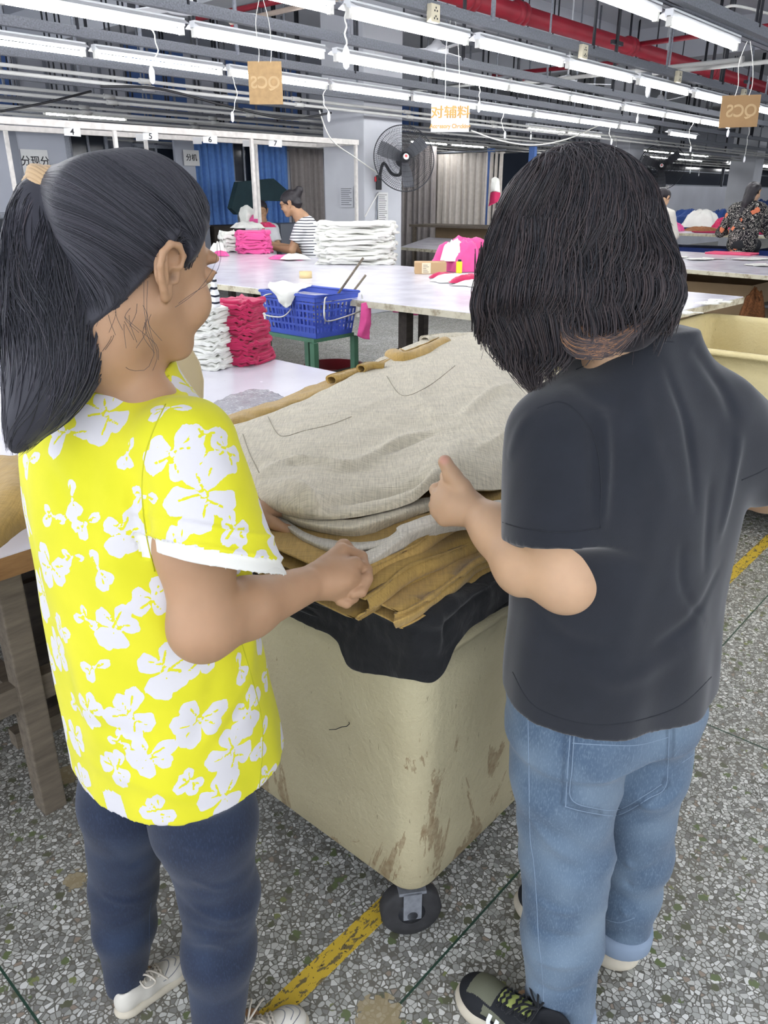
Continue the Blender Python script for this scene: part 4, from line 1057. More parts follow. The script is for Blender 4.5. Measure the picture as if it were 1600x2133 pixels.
def right_hand():
    K = lambda x, y, d: np.array(aty(x, y, d)); w_ = r_wr; P = []
    # near hand seen from its thumb side: back of the hand to the left, fingers under the cloth
    kn = [K(930, 1012, 1.235), K(914, 1038, 1.228), K(912, 1062, 1.218), K(926, 1080, 1.208)]
    for kx in kn: P.append(cone(w_+(kx-w_)*.1, kx, .022, .0140, .012))
    P.append(ell((kn[1]+w_)/2, (.030, .028, .026), k=.02))
    tips = [(K(930, 992, 1.262), K(950, 990, 1.275), K(964, 1004, 1.272)), (K(908, 1020, 1.256), K(928, 1008, 1.275), K(948, 1016, 1.275)), (K(906, 1052, 1.245), K(926, 1042, 1.262), K(944, 1046, 1.262)), (K(916, 1076, 1.232), K(936, 1070, 1.246), K(952, 1072, 1.245))]
    for kx, tp, r in zip(kn, tips, (.0100, .0102, .0096, .0086)): P += chain([kx, *tp], [r*1.2, r*1.05, r, r*.88], .005)
    # thumb points up and rests on top of the linen
    P += chain([w_+(K(968, 1020, 1.21)-w_)*.35, K(962, 1016, 1.215), K(942, 990, 1.228), K(927, 962, 1.236)], [.019, .0158, .0138, .0120], .006)+[ell(K(941, 990, 1.228), (.0135, .0135, .0135), k=.006)]
    return P
def build_right():
    global SEAM_LOC
    root = empty('person', (RC[0], RC[1], 0)); loc = V3(RC[0], RC[1], 0); SEAM_LOC = loc
    tag(root, 'woman with shoulder-length dark hair in black tee and light blue jeans inspecting linen', 'person')
    def put(name, V, F, m, parent=root): return link(name, np_mesh(name, V-loc, F), m, parent)
    parts = []
    hp = xf_prims(head_prims(True, False), Rr_, r_head, .97)
    nt = r_head+Rr_@V3(-.02, 0, -.06)
    hp += [cone(nt, r_neck, .048, .054, .03), cone(r_neck, V3(RC[0], RC[1], 1.24), .058, .085, .03), cone(V3(RC[0], RC[1], 1.25)+side(RAZ, -.09), V3(RC[0], RC[1], 1.25)+side(RAZ, .09), .045, .045, .04)]
    parts.append(sdf_mesh(hp, .0032*VOX))
    mid = r_el+(r_wr-r_el)*.35+V3(-.006, -.010, -.016)
    ap = chain([r_sh, r_sh*.4+r_el*.6, r_el], [.054, .056, .046], .02)+chain([r_el, mid, r_el+(r_wr-r_el)*.7+V3(0, 0, -.006), r_wr], [.046, .049, .038, .0275], .03)+[ell(r_el+V3(.0, -.012, -.012), (.036, .036, .036), k=.03)]
    ap += right_hand(); parts.append(sdf_mesh(ap, .0024*VOX))
    d2 = r_wr2-r_el2; ap = chain([r_sh2, r_el2, r_el2+d2*.35, r_wr2], [.050, .042, .040, .027], .02)+small_hand(r_wr2, d2, (0, .2, -1), .8); parts.append(sdf_mesh(ap, .004*VOX))
    tr = [loft([(.74, RC[0], RC[1], .13, .09), (.88, RC[0], RC[1], .14, .1), (1.0, RC[0], RC[1], .13, .09), (1.15, RC[0], RC[1], .145, .095), (1.26, RC[0], RC[1], .13, .07)], RAZ)]
    for hip, kn, an, ft in R_LEGS: tr += chain([hip, kn, an], [.07, .048, .036], .02)+[cone(an, V3(an[0], an[1], .05), .034, .024, .01), cone(V3(an[0], an[1], .045), (ft+V3(an[0], an[1], 0))/2+V3(0, 0, .03), .026, .018, .02)]
    parts.append(sdf_mesh(tr, .0055*VOX))
    V, F = join_parts(parts); o = put('body', V, F, M['skin_r'])
    tipn = np.array(aty(925, 958, 1.228)); vattr(o.data, 'pink', np.exp(-(np.linalg.norm(V-tipn, axis=1)/.009)**4)*.7); vattr(o.data, 'dark', np.zeros(len(V)))
    # tee
    cx, cy = RC
    def wr(th, Z, s, f): return .003*np.sin(th*4+Z*8)+.0035*np.sin(th*7+Z*3+2)*np.clip((1.1-Z)*3, 0, 1)
    rows = [(.56, cx+.010, cy, .198, .150), (.70, cx+.008, cy, .196, .148), (.80, cx+.004, cy, .192, .148), (.90, cx+.002, cy, .188, .138), (1.0, cx, cy, .190, .134), (1.10, cx, cy, .194, .130), (1.18, cx, cy, .192, .122),
            (1.235, cx, cy, .172, .105), (1.275, cx, cy, .130, .085), (1.31, cx, cy+.004, .088, .074), (1.345, cx-.004, cy+.012, .068, .066)]
    cuf = r_sh+(r_el-r_sh)*.70; ax = r_el-r_sh; ax /= np.linalg.norm(ax); cn = ax+V3(-.10, 0, .0); cn /= np.linalg.norm(cn)
    cuf2 = r_sh2+(r_el2-r_sh2)*.72; ax2 = r_el2-r_sh2; ax2 /= np.linalg.norm(ax2)
    sp = [cone(r_sh+V3(.012, .0, .008), cuf+ax*.03, .074, .086, .045), plane_cut(cuf, cn, cuf-.14, cuf+.14), cone(cuf-ax*.02, cuf+ax*.03, .062, .072, 0, 's'),
          cone(r_sh2+V3(-.02, 0, .0), cuf2+ax2*.03, .068, .074, .045), plane_cut(cuf2, ax2, cuf2-.13, cuf2+.13), cone(cuf2-ax2*.02, cuf2+ax2*.03, .056, .066, 0, 's'),
          loft(rows, RAZ, .04, fold=wr), cone(r_neck+V3(0, 0, .012), nt+V3(0, 0, .03), .064, .074, .006, 's')]
    hb = V3(cx, cy, .742); nn = V3(*side(RAZ, -.02, .04)[:2], -1.0); sp += [plane_cut(hb, nn, (cx-.4, cy-.4, .4), (cx+.4, cy+.4, .75))]
    V, F = sdf_mesh(sp, .0036*VOX); V = laplace(V, F, 2); N = normals(V, F)
    V = V+N*(.0018*fnoise(V, 24, 13, 2, (1, 1, .4)))[:, None]
    V = folds(V, F, R_FOLDS)
    tee = put('tee_shirt', V, F, M['tee'])
    th_ = plain('black_thread', srgb(26, 29, 36), .8)
    for line in ([(1120, 850), (1165, 838), (1205, 862), (1240, 920), (1252, 1000), (1250, 1100)], [(1030, 1082), (1090, 1100), (1170, 1108), (1250, 1100)], [(1068, 1400), (1120, 1475), (1250, 1510), (1400, 1478), (1482, 1410)], [(1200, 770), (1260, 745), (1340, 715), (1405, 712)], [(1545, 1000), (1580, 985), (1598, 975)]):
        seam('seam', V, F, line, .0012, th_, tee, .0004, 5)
    # collar ring
    bm = NB(); cc = r_neck+V3(-.002, .004, .028)
    P = []
    for t in np.linspace(0, 2*math.pi, 40, endpoint=False):
        P.append(Vector(cc+side(RAZ, .066*math.cos(t), .066*math.sin(t))+V3(0, 0, -.022*math.sin(t))-loc))
    ring_tube(bm, P, .0085, 8, closed=True); bobj('collar', bm, M['tee'], tee)
    # jeans
    jp = [loft([(.66, cx, cy, .172, .122), (.80, cx, cy, .165, .120), (.90, cx, cy, .13, .095)], RAZ, .04), ell(V3(cx, cy, .69)+side(RAZ, -.07, -.045), (.080, .078, .09), k=.05), ell(V3(cx, cy, .69)+side(RAZ, .075, -.045), (.080, .078, .09), k=.05)]
    for i, (hip, kn, an, ft) in enumerate(R_LEGS):
        th = hip*.5+kn*.5; cf = kn*.5+an*.5
        jp += chain([hip, th, kn, cf, an], R_JR[i], .025); d = (an-cf)/np.linalg.norm(an-cf)
        jp += [plane_cut(an+d*.012, d, an-V3(.1, .1, .12), an+V3(.1, .1, .05))]
    V, F = sdf_mesh(jp, .0042*VOX); V = laplace(V, F, 1); N = normals(V, F)
    V = V+N*(.0022*fnoise(V, 22, 15, 2, (1, 1, 1.4)))[:, None]; V = folds(V, F, R_JFOLDS); N = normals(V, F)
    pk = [p[0] for p in project(V, F, [(1186, 1528), (1182, 1600), (1178, 1672), (1240, 1690), (1290, 1694), (1350, 1660), (1388, 1636), (1394, 1580), (1396, 1520)]) if p is not None]
    d = poly_dist(V, pk) if len(pk) > 1 else np.full(len(V), 9.)
    jo = put('jeans', V, F, M['jeans_r']); vattr(jo.data, 'seam', np.exp(-((d-.006)/.003)**2)*.7); vattr(jo.data, 'fade', np.clip(.5*fnoise(V, 18, 21, 2)+.15, 0, 1))
    st = plain('pale_thread', srgb(122, 140, 160), .8)
    for nm, line in (('pocket_edge', [(1188, 1530), (1183, 1600), (1179, 1672), (1184, 1682), (1240, 1695), (1290, 1697), (1350, 1664), (1386, 1640), (1392, 1580), (1394, 1525)]), ('pocket_edge', [(1196, 1532), (1192, 1600), (1190, 1664), (1240, 1684), (1290, 1686), (1346, 1655), (1378, 1634)]), ('pocket_edge', [(1192, 1548), (1260, 1552), (1330, 1552), (1392, 1536)]),
                     ('side_seam', [(1100, 1500), (1102, 1620), (1104, 1740), (1112, 1800), (1118, 1880), (1122, 1960), (1128, 2010), (1132, 2070), (1130, 2110)]), ('side_seam', [(1420, 1590), (1455, 1560), (1478, 1500)]), ('hem_edge', [(1262, 1915), (1290, 1922), (1322, 1912)])):
        seam(nm, V, F, line, .0010, st, jo, .0004, 5)
    for (hip, kn, an, ft), rr in zip(R_LEGS, (.069, .062)):      # turned-up hems
        bm = NB(); d = Vector(an-kn).normalized(); A = Vector(an-loc)
        lathe(bm, [(rr-.010, .016), (rr-.002, .018), (rr+.003, .012), (rr+.004, -.012), (rr+.001, -.026), (rr-.010, -.028), (rr-.012, -.01)][::-1], 28, Matrix.Translation(A) @ (Vector((0, 0, 1)).rotation_difference(d)).to_matrix().to_4x4())
        c = bobj('turned_hem', bm, plain('pale_denim_cuff', srgb(128, 144, 164), .85), jo, smooth=True); vattr(c.data, 'fade', np.zeros(len(c.data.vertices)))
    return root, loc
R_JR = [[.100, .096, .081, .074, .066], [.098, .090, .070, .062, .058]]
R_FOLDS = [([(1385, 760), (1420, 850), (1440, 950), (1450, 1060)], .004, .008), ([(1440, 720), (1500, 800), (1530, 880)], .005, .012), ([(1480, 1000), (1475, 1100), (1470, 1200)], .003, .010), ([(1540, 900), (1525, 1000), (1500, 1120)], -.005, .010),
           ([(1255, 860), (1262, 960), (1256, 1090)], -.007, .008), ([(1230, 860), (1240, 960), (1236, 1080)], .004, .010), ([(1060, 960), (1080, 900), (1110, 860)], -.003, .010), ([(1180, 790), (1240, 830), (1300, 850)], .003, .014),
           ([(1500, 1180), (1440, 1290), (1360, 1350)], .003, .010), ([(1420, 1130), (1425, 1230), (1470, 1300)], .003, .008), ([(1200, 1380), (1300, 1420), (1430, 1350)], -.003, .016), ([(1120, 1270), (1180, 1330), (1280, 1350)], .003, .014), ([(1330, 760), (1350, 900), (1400, 1050)], -.002, .014)]
R_JFOLDS = [([(1080, 1840), (1120, 1880), (1200, 1900)], -.005, .010), ([(1110, 1930), (1170, 1955), (1240, 1940)], .005, .012), ([(1100, 1985), (1160, 2010), (1230, 2000)], -.005, .010), ([(1180, 1740), (1230, 1780), (1270, 1800)], .004, .014), ([(1100, 1700), (1150, 1760), (1230, 1800)], -.003, .012),
            ([(1270, 1780), (1310, 1800), (1360, 1790)], -.005, .008), ([(1268, 1830), (1310, 1845), (1350, 1830)], .004, .008), ([(1290, 1640), (1350, 1680), (1420, 1640)], -.006, .012), ([(1120, 2050), (1170, 2070), (1220, 2050)], .004, .010), ([(1262, 1890), (1300, 1900), (1335, 1885)], -.004, .008)]
def hair_right(root, loc):
    K = lambda x, y, d: np.array(aty(x, y, d))
    c = r_head
    pr = [ell(K(1203, 463, 1.14), (.104, .105, .094), k=.03), ell(K(1196, 560, 1.14), (.111, .100, .110), k=.04), ell(K(1325, 620, 1.07), (.05, .045, .06), k=.04), ell(K(1103, 620, 1.13), (.058, .062, .085), k=.04), ell(K(1310, 590, 1.15), (.046, .062, .072), k=.04),
          cone(K(1085, 640, 1.12), K(1105, 735, 1.10), .055, .018, .03), cone(K(1160, 640, 1.08), K(1160, 730, 1.06), .055, .020, .03), cone(K(1230, 640, 1.07), K(1215, 690, 1.05), .055, .030, .03), cone(K(1310, 620, 1.08), K(1290, 668, 1.06), .050,   .030, .03), cone(K(1285, 600, 1.10), K(1300, 672, 1.085), .060, .035, .03), cone(K(1342, 610, 1.12), K(1342, 660, 1.10), .030, .016, .03)]
    V, F = sdf_mesh(pr, .0036*VOX); N = normals(V, F)
    V = V+N*(.0035*fnoise(V, 40, 31, 2, (1, 1, .25)))[:, None]
    fn = lambda P: sdf_eval(pr, P)
    rng = np.random.RandomState(9); crown = K(1185, 340, 1.17)
    n1 = 7000; ok = np.where(V[:, 2] > K(1200, 680, 1.1)[2])[0]; st = V[rng.choice(ok, n1)]
    near = rng.rand(n1) < .35; st[near] = onto(fn, crown+rng.normal(size=(near.sum(), 3))*.022, .0, 3)
    Kk = 26; P = st.copy(); path = [P.copy()]; lev = .0008+.006*rng.rand(n1)**2
    L = np.where(near, .30+.07*rng.rand(n1), np.minimum(.07+.16*rng.rand(n1), .30)); ph = rng.rand(n1)*6.28; z7 = K(1200, 705, 1.08)[2]
    ax = st-crown; az0 = np.arctan2(ax[:, 1], ax[:, 0])+rng.normal(size=n1)*.08; az0 = np.where(near, rng.rand(n1)*6.28, az0)
    lock = np.floor(az0*4.5+1.2*np.sin(st[:, 2]*14)); r2 = np.random.RandomState(3); lph = r2.rand(200)*6.28; lp = lph[(lock.astype(int)) % 200]; zend = z7+.024*np.sin(lp*3)+.018*np.sin(ph)-.02*(np.cos(az0) < -.2)+.018*(np.cos(az0) > .5)
    for k in range(Kk-1):
        g = grad(fn, P); h = (crown[2]+.02-P[:, 2])
        down = np.zeros_like(P); down[:, 2] = -1.0; rad_ = np.stack([np.cos(az0), np.sin(az0), 0*az0], 1)
        w_ = np.clip(h/.05, .15, 1)[:, None]; d = down*w_+rad_*(1-w_)*1.2
        arc = k/Kk*L; s_ = np.cross(g, down); s_ /= np.linalg.norm(s_, axis=1, keepdims=True)+1e-9
        d = d+s_*((.50*np.sin(P[:, 2]*42+lp+.10*ph)+.12*np.sin(P[:, 2]*90+lp*2+.3*ph))*np.clip(h/.10, .15, 1))[:, None]
        free = P[:, 2] < zend+.03
        dn = d-g*(d*g).sum(1, keepdims=True); dn[free] = d[free]+s_[free]*.25*np.sin(ph[free])[:, None]+(-g[free]*.15)
        dn /= np.linalg.norm(dn, axis=1, keepdims=True)+1e-9
        stop = np.clip((P[:, 2]-zend)/.012, 0, 1); P = P+dn*(L/(Kk-1)*stop)[:, None]; Q = onto(fn, P, lev+.006*np.sin(P[:, 2]*48+lp)*np.clip(h/.15, 0, 1), 1); P = np.where(free[:, None], P, Q)
        path.append(P.copy())
    A = np.stack(path, 1); A = A[(A[:, :, 2].min(1) > 1.2)]
    ra = np.full(A.shape[:2], .00075); ra[:, 0] = .0002; ra[:, -4:] *= np.array([.8, .6, .4, .15])
    V1, F1 = strand_mesh(A, ra)
    # hanging tips at the front left and over the collar, brown underneath
    T = []; tones = []
    def lockof(a, b, c_, n, sp, tone):
        for _ in range(n):
            j = rng.normal(size=3)*sp; q = np.array(catmull([K(*a)+j, K(*b)+j*.8+rng.normal(size=3)*.003, K(*c_)+j*.35+rng.normal(size=3)*.002], 7)); T.append(q); tones.append(tone+.1*rng.rand())
    for a, b, c_, n, sp, tn in (((1030, 640, 1.12), (1035, 715, 1.11), (1078, 772, 1.10), 90, .008, .25), ((1055, 660, 1.12), (1060, 740, 1.11), (1092, 792, 1.10), 100, .009, .2), ((1080, 690, 1.10), (1085, 760, 1.09), (1112, 815, 1.08), 110, .009, .3), ((1110, 700, 1.09), (1115, 760, 1.08), (1120, 808, 1.07), 90, .008, .25),
            ((1130, 690, 1.07), (1138, 745, 1.06), (1146, 790, 1.06), 90, .008, .2), ((1160, 690, 1.06), (1165, 735, 1.05), (1178, 768, 1.05), 70, .007, .3), ((1105, 740, 1.12), (1112, 775, 1.11), (1108, 812, 1.11), 60, .006, .9),
            ((1360, 600, 1.10), (1392, 640, 1.09), (1378, 690, 1.09), 60, .006, .3), ((1330, 640, 1.08), (1372, 668, 1.07), (1360, 690, 1.07), 60, .006, .75), ((1010, 520, 1.13), (1004, 590, 1.13), (1022, 650, 1.12), 70, .006, .3), ((1380, 520, 1.13), (1394, 600, 1.12), (1392, 655, 1.11), 60, .005, .3)): lockof(a, b, c_, n, sp, tn)
    for _ in range(420):         # brown nape hair sweeping right over the collar
        y0 = 690+rng.rand()*38; x0 = 1165+rng.rand()*70; e = 1255+rng.rand()*95
        q = np.array(catmull([K(x0, y0-34, 1.03), K(x0+14, y0+6, 1.015), K((x0+e)/2, y0+22-.18*(x0-1165), 1.01), K(e, 705-(e-1255)*.38+rng.normal()*5, 1.02), K(e+22, 690-(e-1255)*.38, 1.04)], 4)); T.append(q[np.linspace(0, len(q)-1, 15).astype(int)]); tones.append(.25+.75*rng.rand())
    T = np.stack([q[np.linspace(0, len(q)-1, 14).astype(int)] for q in T]); rt = np.full(T.shape[:2], .0007); rt[:, -3:] *= np.array([.7, .45, .15]); V2, F2 = strand_mesh(T, rt)
    i = rng.choice(ok, 260); fl = []
    for m in i:
        p = V[m]; n_ = N[m]; d = V3(rng.normal()*.5, rng.normal()*.5, -.6)+n_*.5; d /= np.linalg.norm(d); L_ = .02+.05*rng.rand(); fl.append([p+n_*.006*math.sin(u*2.8)+d*L_*u+V3(0, 0, -.01*u*u) for u in np.linspace(0, 1, 8)])
    fl = np.array(fl); V4, F4 = strand_mesh(fl, np.full(fl.shape[:2], .0003))
    VV, FF = join_parts([(V, F), (V1, F1), (V2, F2), (V4, F4)])
    tl = (rng.rand(len(A))**1.6)*.6+.06*np.sin(np.arange(len(A)))
    tone = np.concatenate([np.full(len(V), .12), np.repeat(tl, A.shape[1]*3), np.repeat(np.array(tones), 14*3), np.full(len(V4), .5)])
    o = link('hair', np_mesh('hair', VV-loc, FF), M['hair_r'], root); vattr(o.data, 'tone', tone)
PR, LOC_R = build_right()
hair_right(PR, LOC_R)
# ------------------------------------------------------------------ shoes
def sdf_obj(name, prims, vox, m, parent, loc, lap=1):
    V, F = sdf_mesh(prims, vox)
    if lap: V = laplace(V, F, lap)
    return link(name, np_mesh(name, V-loc, F), m, parent), V, F
def shoe(parent, loc, heel, toe, upper_m, sole_m, kind):
    """heel, toe: floor points; builds upper, sole, laces and trims as parts of the shoe"""
    heel = V3(*heel); toe = V3(*toe); L = np.linalg.norm(toe-heel); az = math.atan2((toe-heel)[0], (toe-heel)[1]); R = Rm(az)
    def T(P): return xf_prims(P, R, heel)
    s = L/.255
    up = [cone((.040, 0, .055), (.10, 0, .052), .034, .036, .02), cone((.10, 0, .050), (.19, .002, .040), .038, .036, .02), ell((.205, .002, .036), (.048, .040, .030), k=.02), ell((.04, 0, .05), (.042, .033, .05), k=.015), cone((.045, 0, .09), (.06, 0, .075), .030, .034, .02)]
    def sc(P): return xf_prims(P, np.eye(3), V3(0, 0, 0), s)
    cut = [ell((.045, 0, .118), (.036, .026, .034), k=.006, op='s')]
    root = empty('shoe', heel-loc); root.parent = parent
    o, V, F = sdf_obj('upper', T(sc(up+cut)), .0026*VOX, upper_m, root, heel, 2)
    so = [loft([(.0, .0, 0, 1, 1), (.03, 0, 0, 1, 1)], 0)] if False else [ell((.045, 0, .014), (.052, .040, .022), k=.02), cone((.05, 0, .014), (.20, .002, .014), .036, .040, .02), ell((.205, .003, .014), (.056, .045, .024), k=.02), ell((.13, 0, .014), (.09, .039, .020), k=.02)]
    flat = [Prim(lambda X, Y, Z: np.maximum(-(Z-.030), -1), (-.1, -.1, .0), (.35, .1, .12), .006, 's')]
    fb = [Prim(lambda X, Y, Z: Z-.001, (-.1, -.1, -.1), (.35, .1, .03), 0, 's')]
    fl = [Prim(lambda X, Y, Z: .030-Z, (-.1, -.1, .0), (.35, .1, .12), .006, 's')]
    fl2 = [Prim(lambda X, Y, Z: -(Z-.030)*1.0, (-.1, -.1, .0), (.35, .1, .12), 0, 'u')]
    cutt = Prim(lambda X, Y, Z: -(Z-.032), (-.1, -.1, .0), (.35, .1, .12), .004, 's'); cutb = Prim(lambda X, Y, Z: (Z-.0005), (-.1, -.1, -.1), (.35, .1, .05), .0, 's')
    o2, V2, F2 = sdf_obj('sole', T(sc(so+[cutt, cutb])), .0026*VOX, sole_m, root, heel, 1)
    def wp(x, y, z): return heel+R@(V3(x, y, z)*s)
    bv = BVHTree.FromPolygons([tuple(v) for v in V], [tuple(int(i) for i in f) for f in F])
    def top(x, y, off=.002):
        h = bv.ray_cast(Vector(wp(x, y, .2)), Vector((0, 0, -1))); p = h[0] if h[0] is not None else Vector(wp(x, y, .06)); return Vector(p)+Vector((0, 0, off))-Vector(heel)
    lm = M['lace_'+kind]
    for k in range(6):
        x = .085+k*.014; bm = NB(); ring_tube(bm, [top(x+(.004 if j % 2 else 0)*((-1)**k), y, .0035) for j, y in enumerate(np.linspace(-.026, .026, 9))], .0028, 6, flat=.7); bobj('lace', bm, lm, root)
    bm = NB()
    for sgn in (-1, 1):
        b = top(.082, 0, .006); P = [b, b+Vector(R@V3(.012, sgn*.02, .012)), b+Vector(R@V3(.02, sgn*.040, .004)), b+Vector(R@V3(.0, sgn*.036, .002)), b]; ring_tube(bm, catmull(P, 6), .0022, 6)
        P = [b, b+Vector(R@V3(.02, sgn*.012, .008)), b+Vector(R@V3(.035, sgn*.028, .0)), b+Vector(R@V3(.045, sgn*.040, -.012))]; ring_tube(bm, catmull(P, 6), .0022, 6)
    bobj('lace_bow', bm, lm, root)
    return root, R, s, heel, V, F, top, wp
M['lace_white'] = fabric('cream_lace', srgb(206, 198, 184), .08, 600); M['lace_black'] = fabric('black_lace', srgb(26, 28, 32), .1, 600)
M['shoe_white'] = plain('off_white_leather', srgb(206, 202, 192), .5, var=.1, scale=20); M['sole_white'] = plain('cream_sole', srgb(196, 188, 170), .6, var=.12, scale=20)
def trail_mat():
    t = NT('olive_black_knit'); v = t.coord(); k = t.attr('olive'); c = t.mix(t.math('GREATER_THAN', k, .5), srgb(34, 36, 40), srgb(104, 106, 90)); c = t.mix(t.math('GREATER_THAN', t.attr('lime'), .5), c, srgb(178, 190, 110)); t.bump(t.noise(v, 600, 2), .3, .001); return t.fin(c, .8, 0, .25)
M['shoe_trail'] = trail_mat()
SEAM_LOC = V3(0, 0, 0)
for (hl, to) in (((atz(245, 2118, 0)), atz(392, 2012, 0)), ((atz(462, 2215, 0)), atz(640, 2128, 0))):
    root, R, s, heel, V, F, top, wp = shoe(PL, LOC_L, hl, to, M['shoe_white'], M['sole_white'], 'white')
    for line in ([(.16, -.028), (.185, -.010), (.19, .012), (.17, .030)], [(.20, -.020), (.215, 0), (.20, .022)], [(.15, -.034), (.20, -.030), (.235, 0), (.20, .034), (.15, .036)]):
        bm = NB(); ring_tube(bm, [top(x, y, .0003) for x, y, _ in catmull([V3(a, b, 0) for a, b in line], 6)], .0009, 5); bobj('stitching', bm, M['steel'], root)
def place_trail(hl, to):
    root, R, s, heel, V, F, top, wp = shoe(PR, LOC_R, hl, to, M['shoe_trail'], M['sole_white'], 'black')
    up = [c for c in root.children if c.name.startswith('upper')][0]; Q = (V-heel)@R/s
    ol = ((Q[:, 0] > .165) & (Q[:, 0] < .225) & (Q[:, 2] > .042) & (np.abs(Q[:, 1]) < .030+.0*Q[:, 0]))|((Q[:, 0] > .10) & (Q[:, 0] < .18) & (Q[:, 2] > .045) & (Q[:, 2] < .062) & (Q[:, 1] > .024))
    vattr(up.data, 'olive', ol.astype(float)); vattr(up.data, 'lime', ((Q[:, 0] > .09) & (Q[:, 0] < .16) & (np.abs(Q[:, 1]) < .016) & (Q[:, 2] > .05)).astype(float))
    return root, R, s, heel, top, wp
rt, R_, s_, hl_, top_, wp_ = place_trail(atz(1190, 2245, 0), atz(962, 2062, 0))
# white lettering on the outer side of the near shoe
bvp = None
lo = textmesh('un', .052, M['white'], 'lettering', None, bold=.0014, sx=1.1)
az_ = math.atan2((R_@V3(1, 0, 0))[0], (R_@V3(1, 0, 0))[1])
nrm = Vector(R_@V3(0, -.8, .75)).normalized()      # overwritten below with the side that faces the camera
sgn = 1 if (R_@V3(0, 1, 0))[1] < 0 else -1
xax = Vector(R_@V3(sgn*-1, 0, 0)); nrm = Vector(R_@V3(0, sgn*.72, .70)).normalized(); yax = nrm.cross(xax).normalized()
mx = Matrix((xax, yax, nrm)).transposed().to_4x4(); p = wp_(.138, sgn*.0375, .053); mx.translation = Vector(p-hl_)
lo.parent = rt; lo.matrix_local = mx
rt2 = place_trail(atz(1320, 2012, 0), atz(1080, 1872, 0))[0]
# ------------------------------------------------------------------ cloth
M['linen'] = fabric('oatmeal_linen', srgb(208, 199, 176), .07, 700, .3, .9, slub=.5, scale=8, wrinkle=.35)
M['linen2'] = fabric('pale_linen', srgb(204, 198, 184), .07, 700, .3, .9, slub=.5, scale=8, wrinkle=.3)
M['mustard'] = fabric('mustard_linen', srgb(182, 150, 86), .12, 700, .3, .9, slub=.4, scale=9, wrinkle=.35)
M['mustard2'] = fabric('mustard_linen_dark', srgb(168, 138, 76), .12, 700, .3, .9, slub=.4, scale=9, wrinkle=.35)
M['blackcloth'] = fabric('black_linen', srgb(26, 27, 29), .15, 700, .3, .95, scale=9, wrinkle=.4)
M['whitecloth'] = fabric('white_jersey', srgb(226, 226, 218), .04, 500, .2, .9, wrinkle=.3)
M['pinkcloth'] = fabric('pink_jersey', srgb(214, 84, 144), .08, 500, .2, .9, wrinkle=.3)
M['magenta'] = fabric('magenta_jersey', srgb(180, 42, 84), .1, 500, .2, .9, wrinkle=.3)
M['navy'] = fabric('navy_jersey', srgb(34, 62, 116), .1, 500, .2, .9, wrinkle=.3)
def grid_surface(rows, n=6, m=6):
    """rows of 3-d control points -> dense Catmull-Rom grid (H,W,3)"""
    R = [np.array(catmull(r, n)) for r in rows]; R = np.stack(R); C = [np.array(catmull(list(R[:, j]), m)) for j in range(R.shape[1])]
    return np.stack(C, 1)
def sheet_obj(name, G, m, loc, thick=.003, parent=None, noise=(.0025, 18, 1), extra=None, hem=0.0):
    H, W, _ = G.shape; V = G.reshape(-1, 3).copy()
    i = np.arange(H-1)[:, None]*W+np.arange(W-1)[None, :]; F = np.stack([i, i+1, i+W+1, i+W], -1).reshape(-1, 4)
    N = normals(V, F)
    if N[:, 2].mean() < 0: F = F[:, ::-1]; N = -N
    V = V+N*(noise[0]*fnoise(V, noise[1], noise[2], 3))[:, None]
    if extra is not None: V = extra(V, N, F)
    o = link(name, np_mesh(name, V-loc, F), m, parent)
    if parent is None: o.location = loc
    s = o.modifiers.new('thickness', 'SOLIDIFY'); s.thickness = thick; s.offset = -1
    return o, V, F
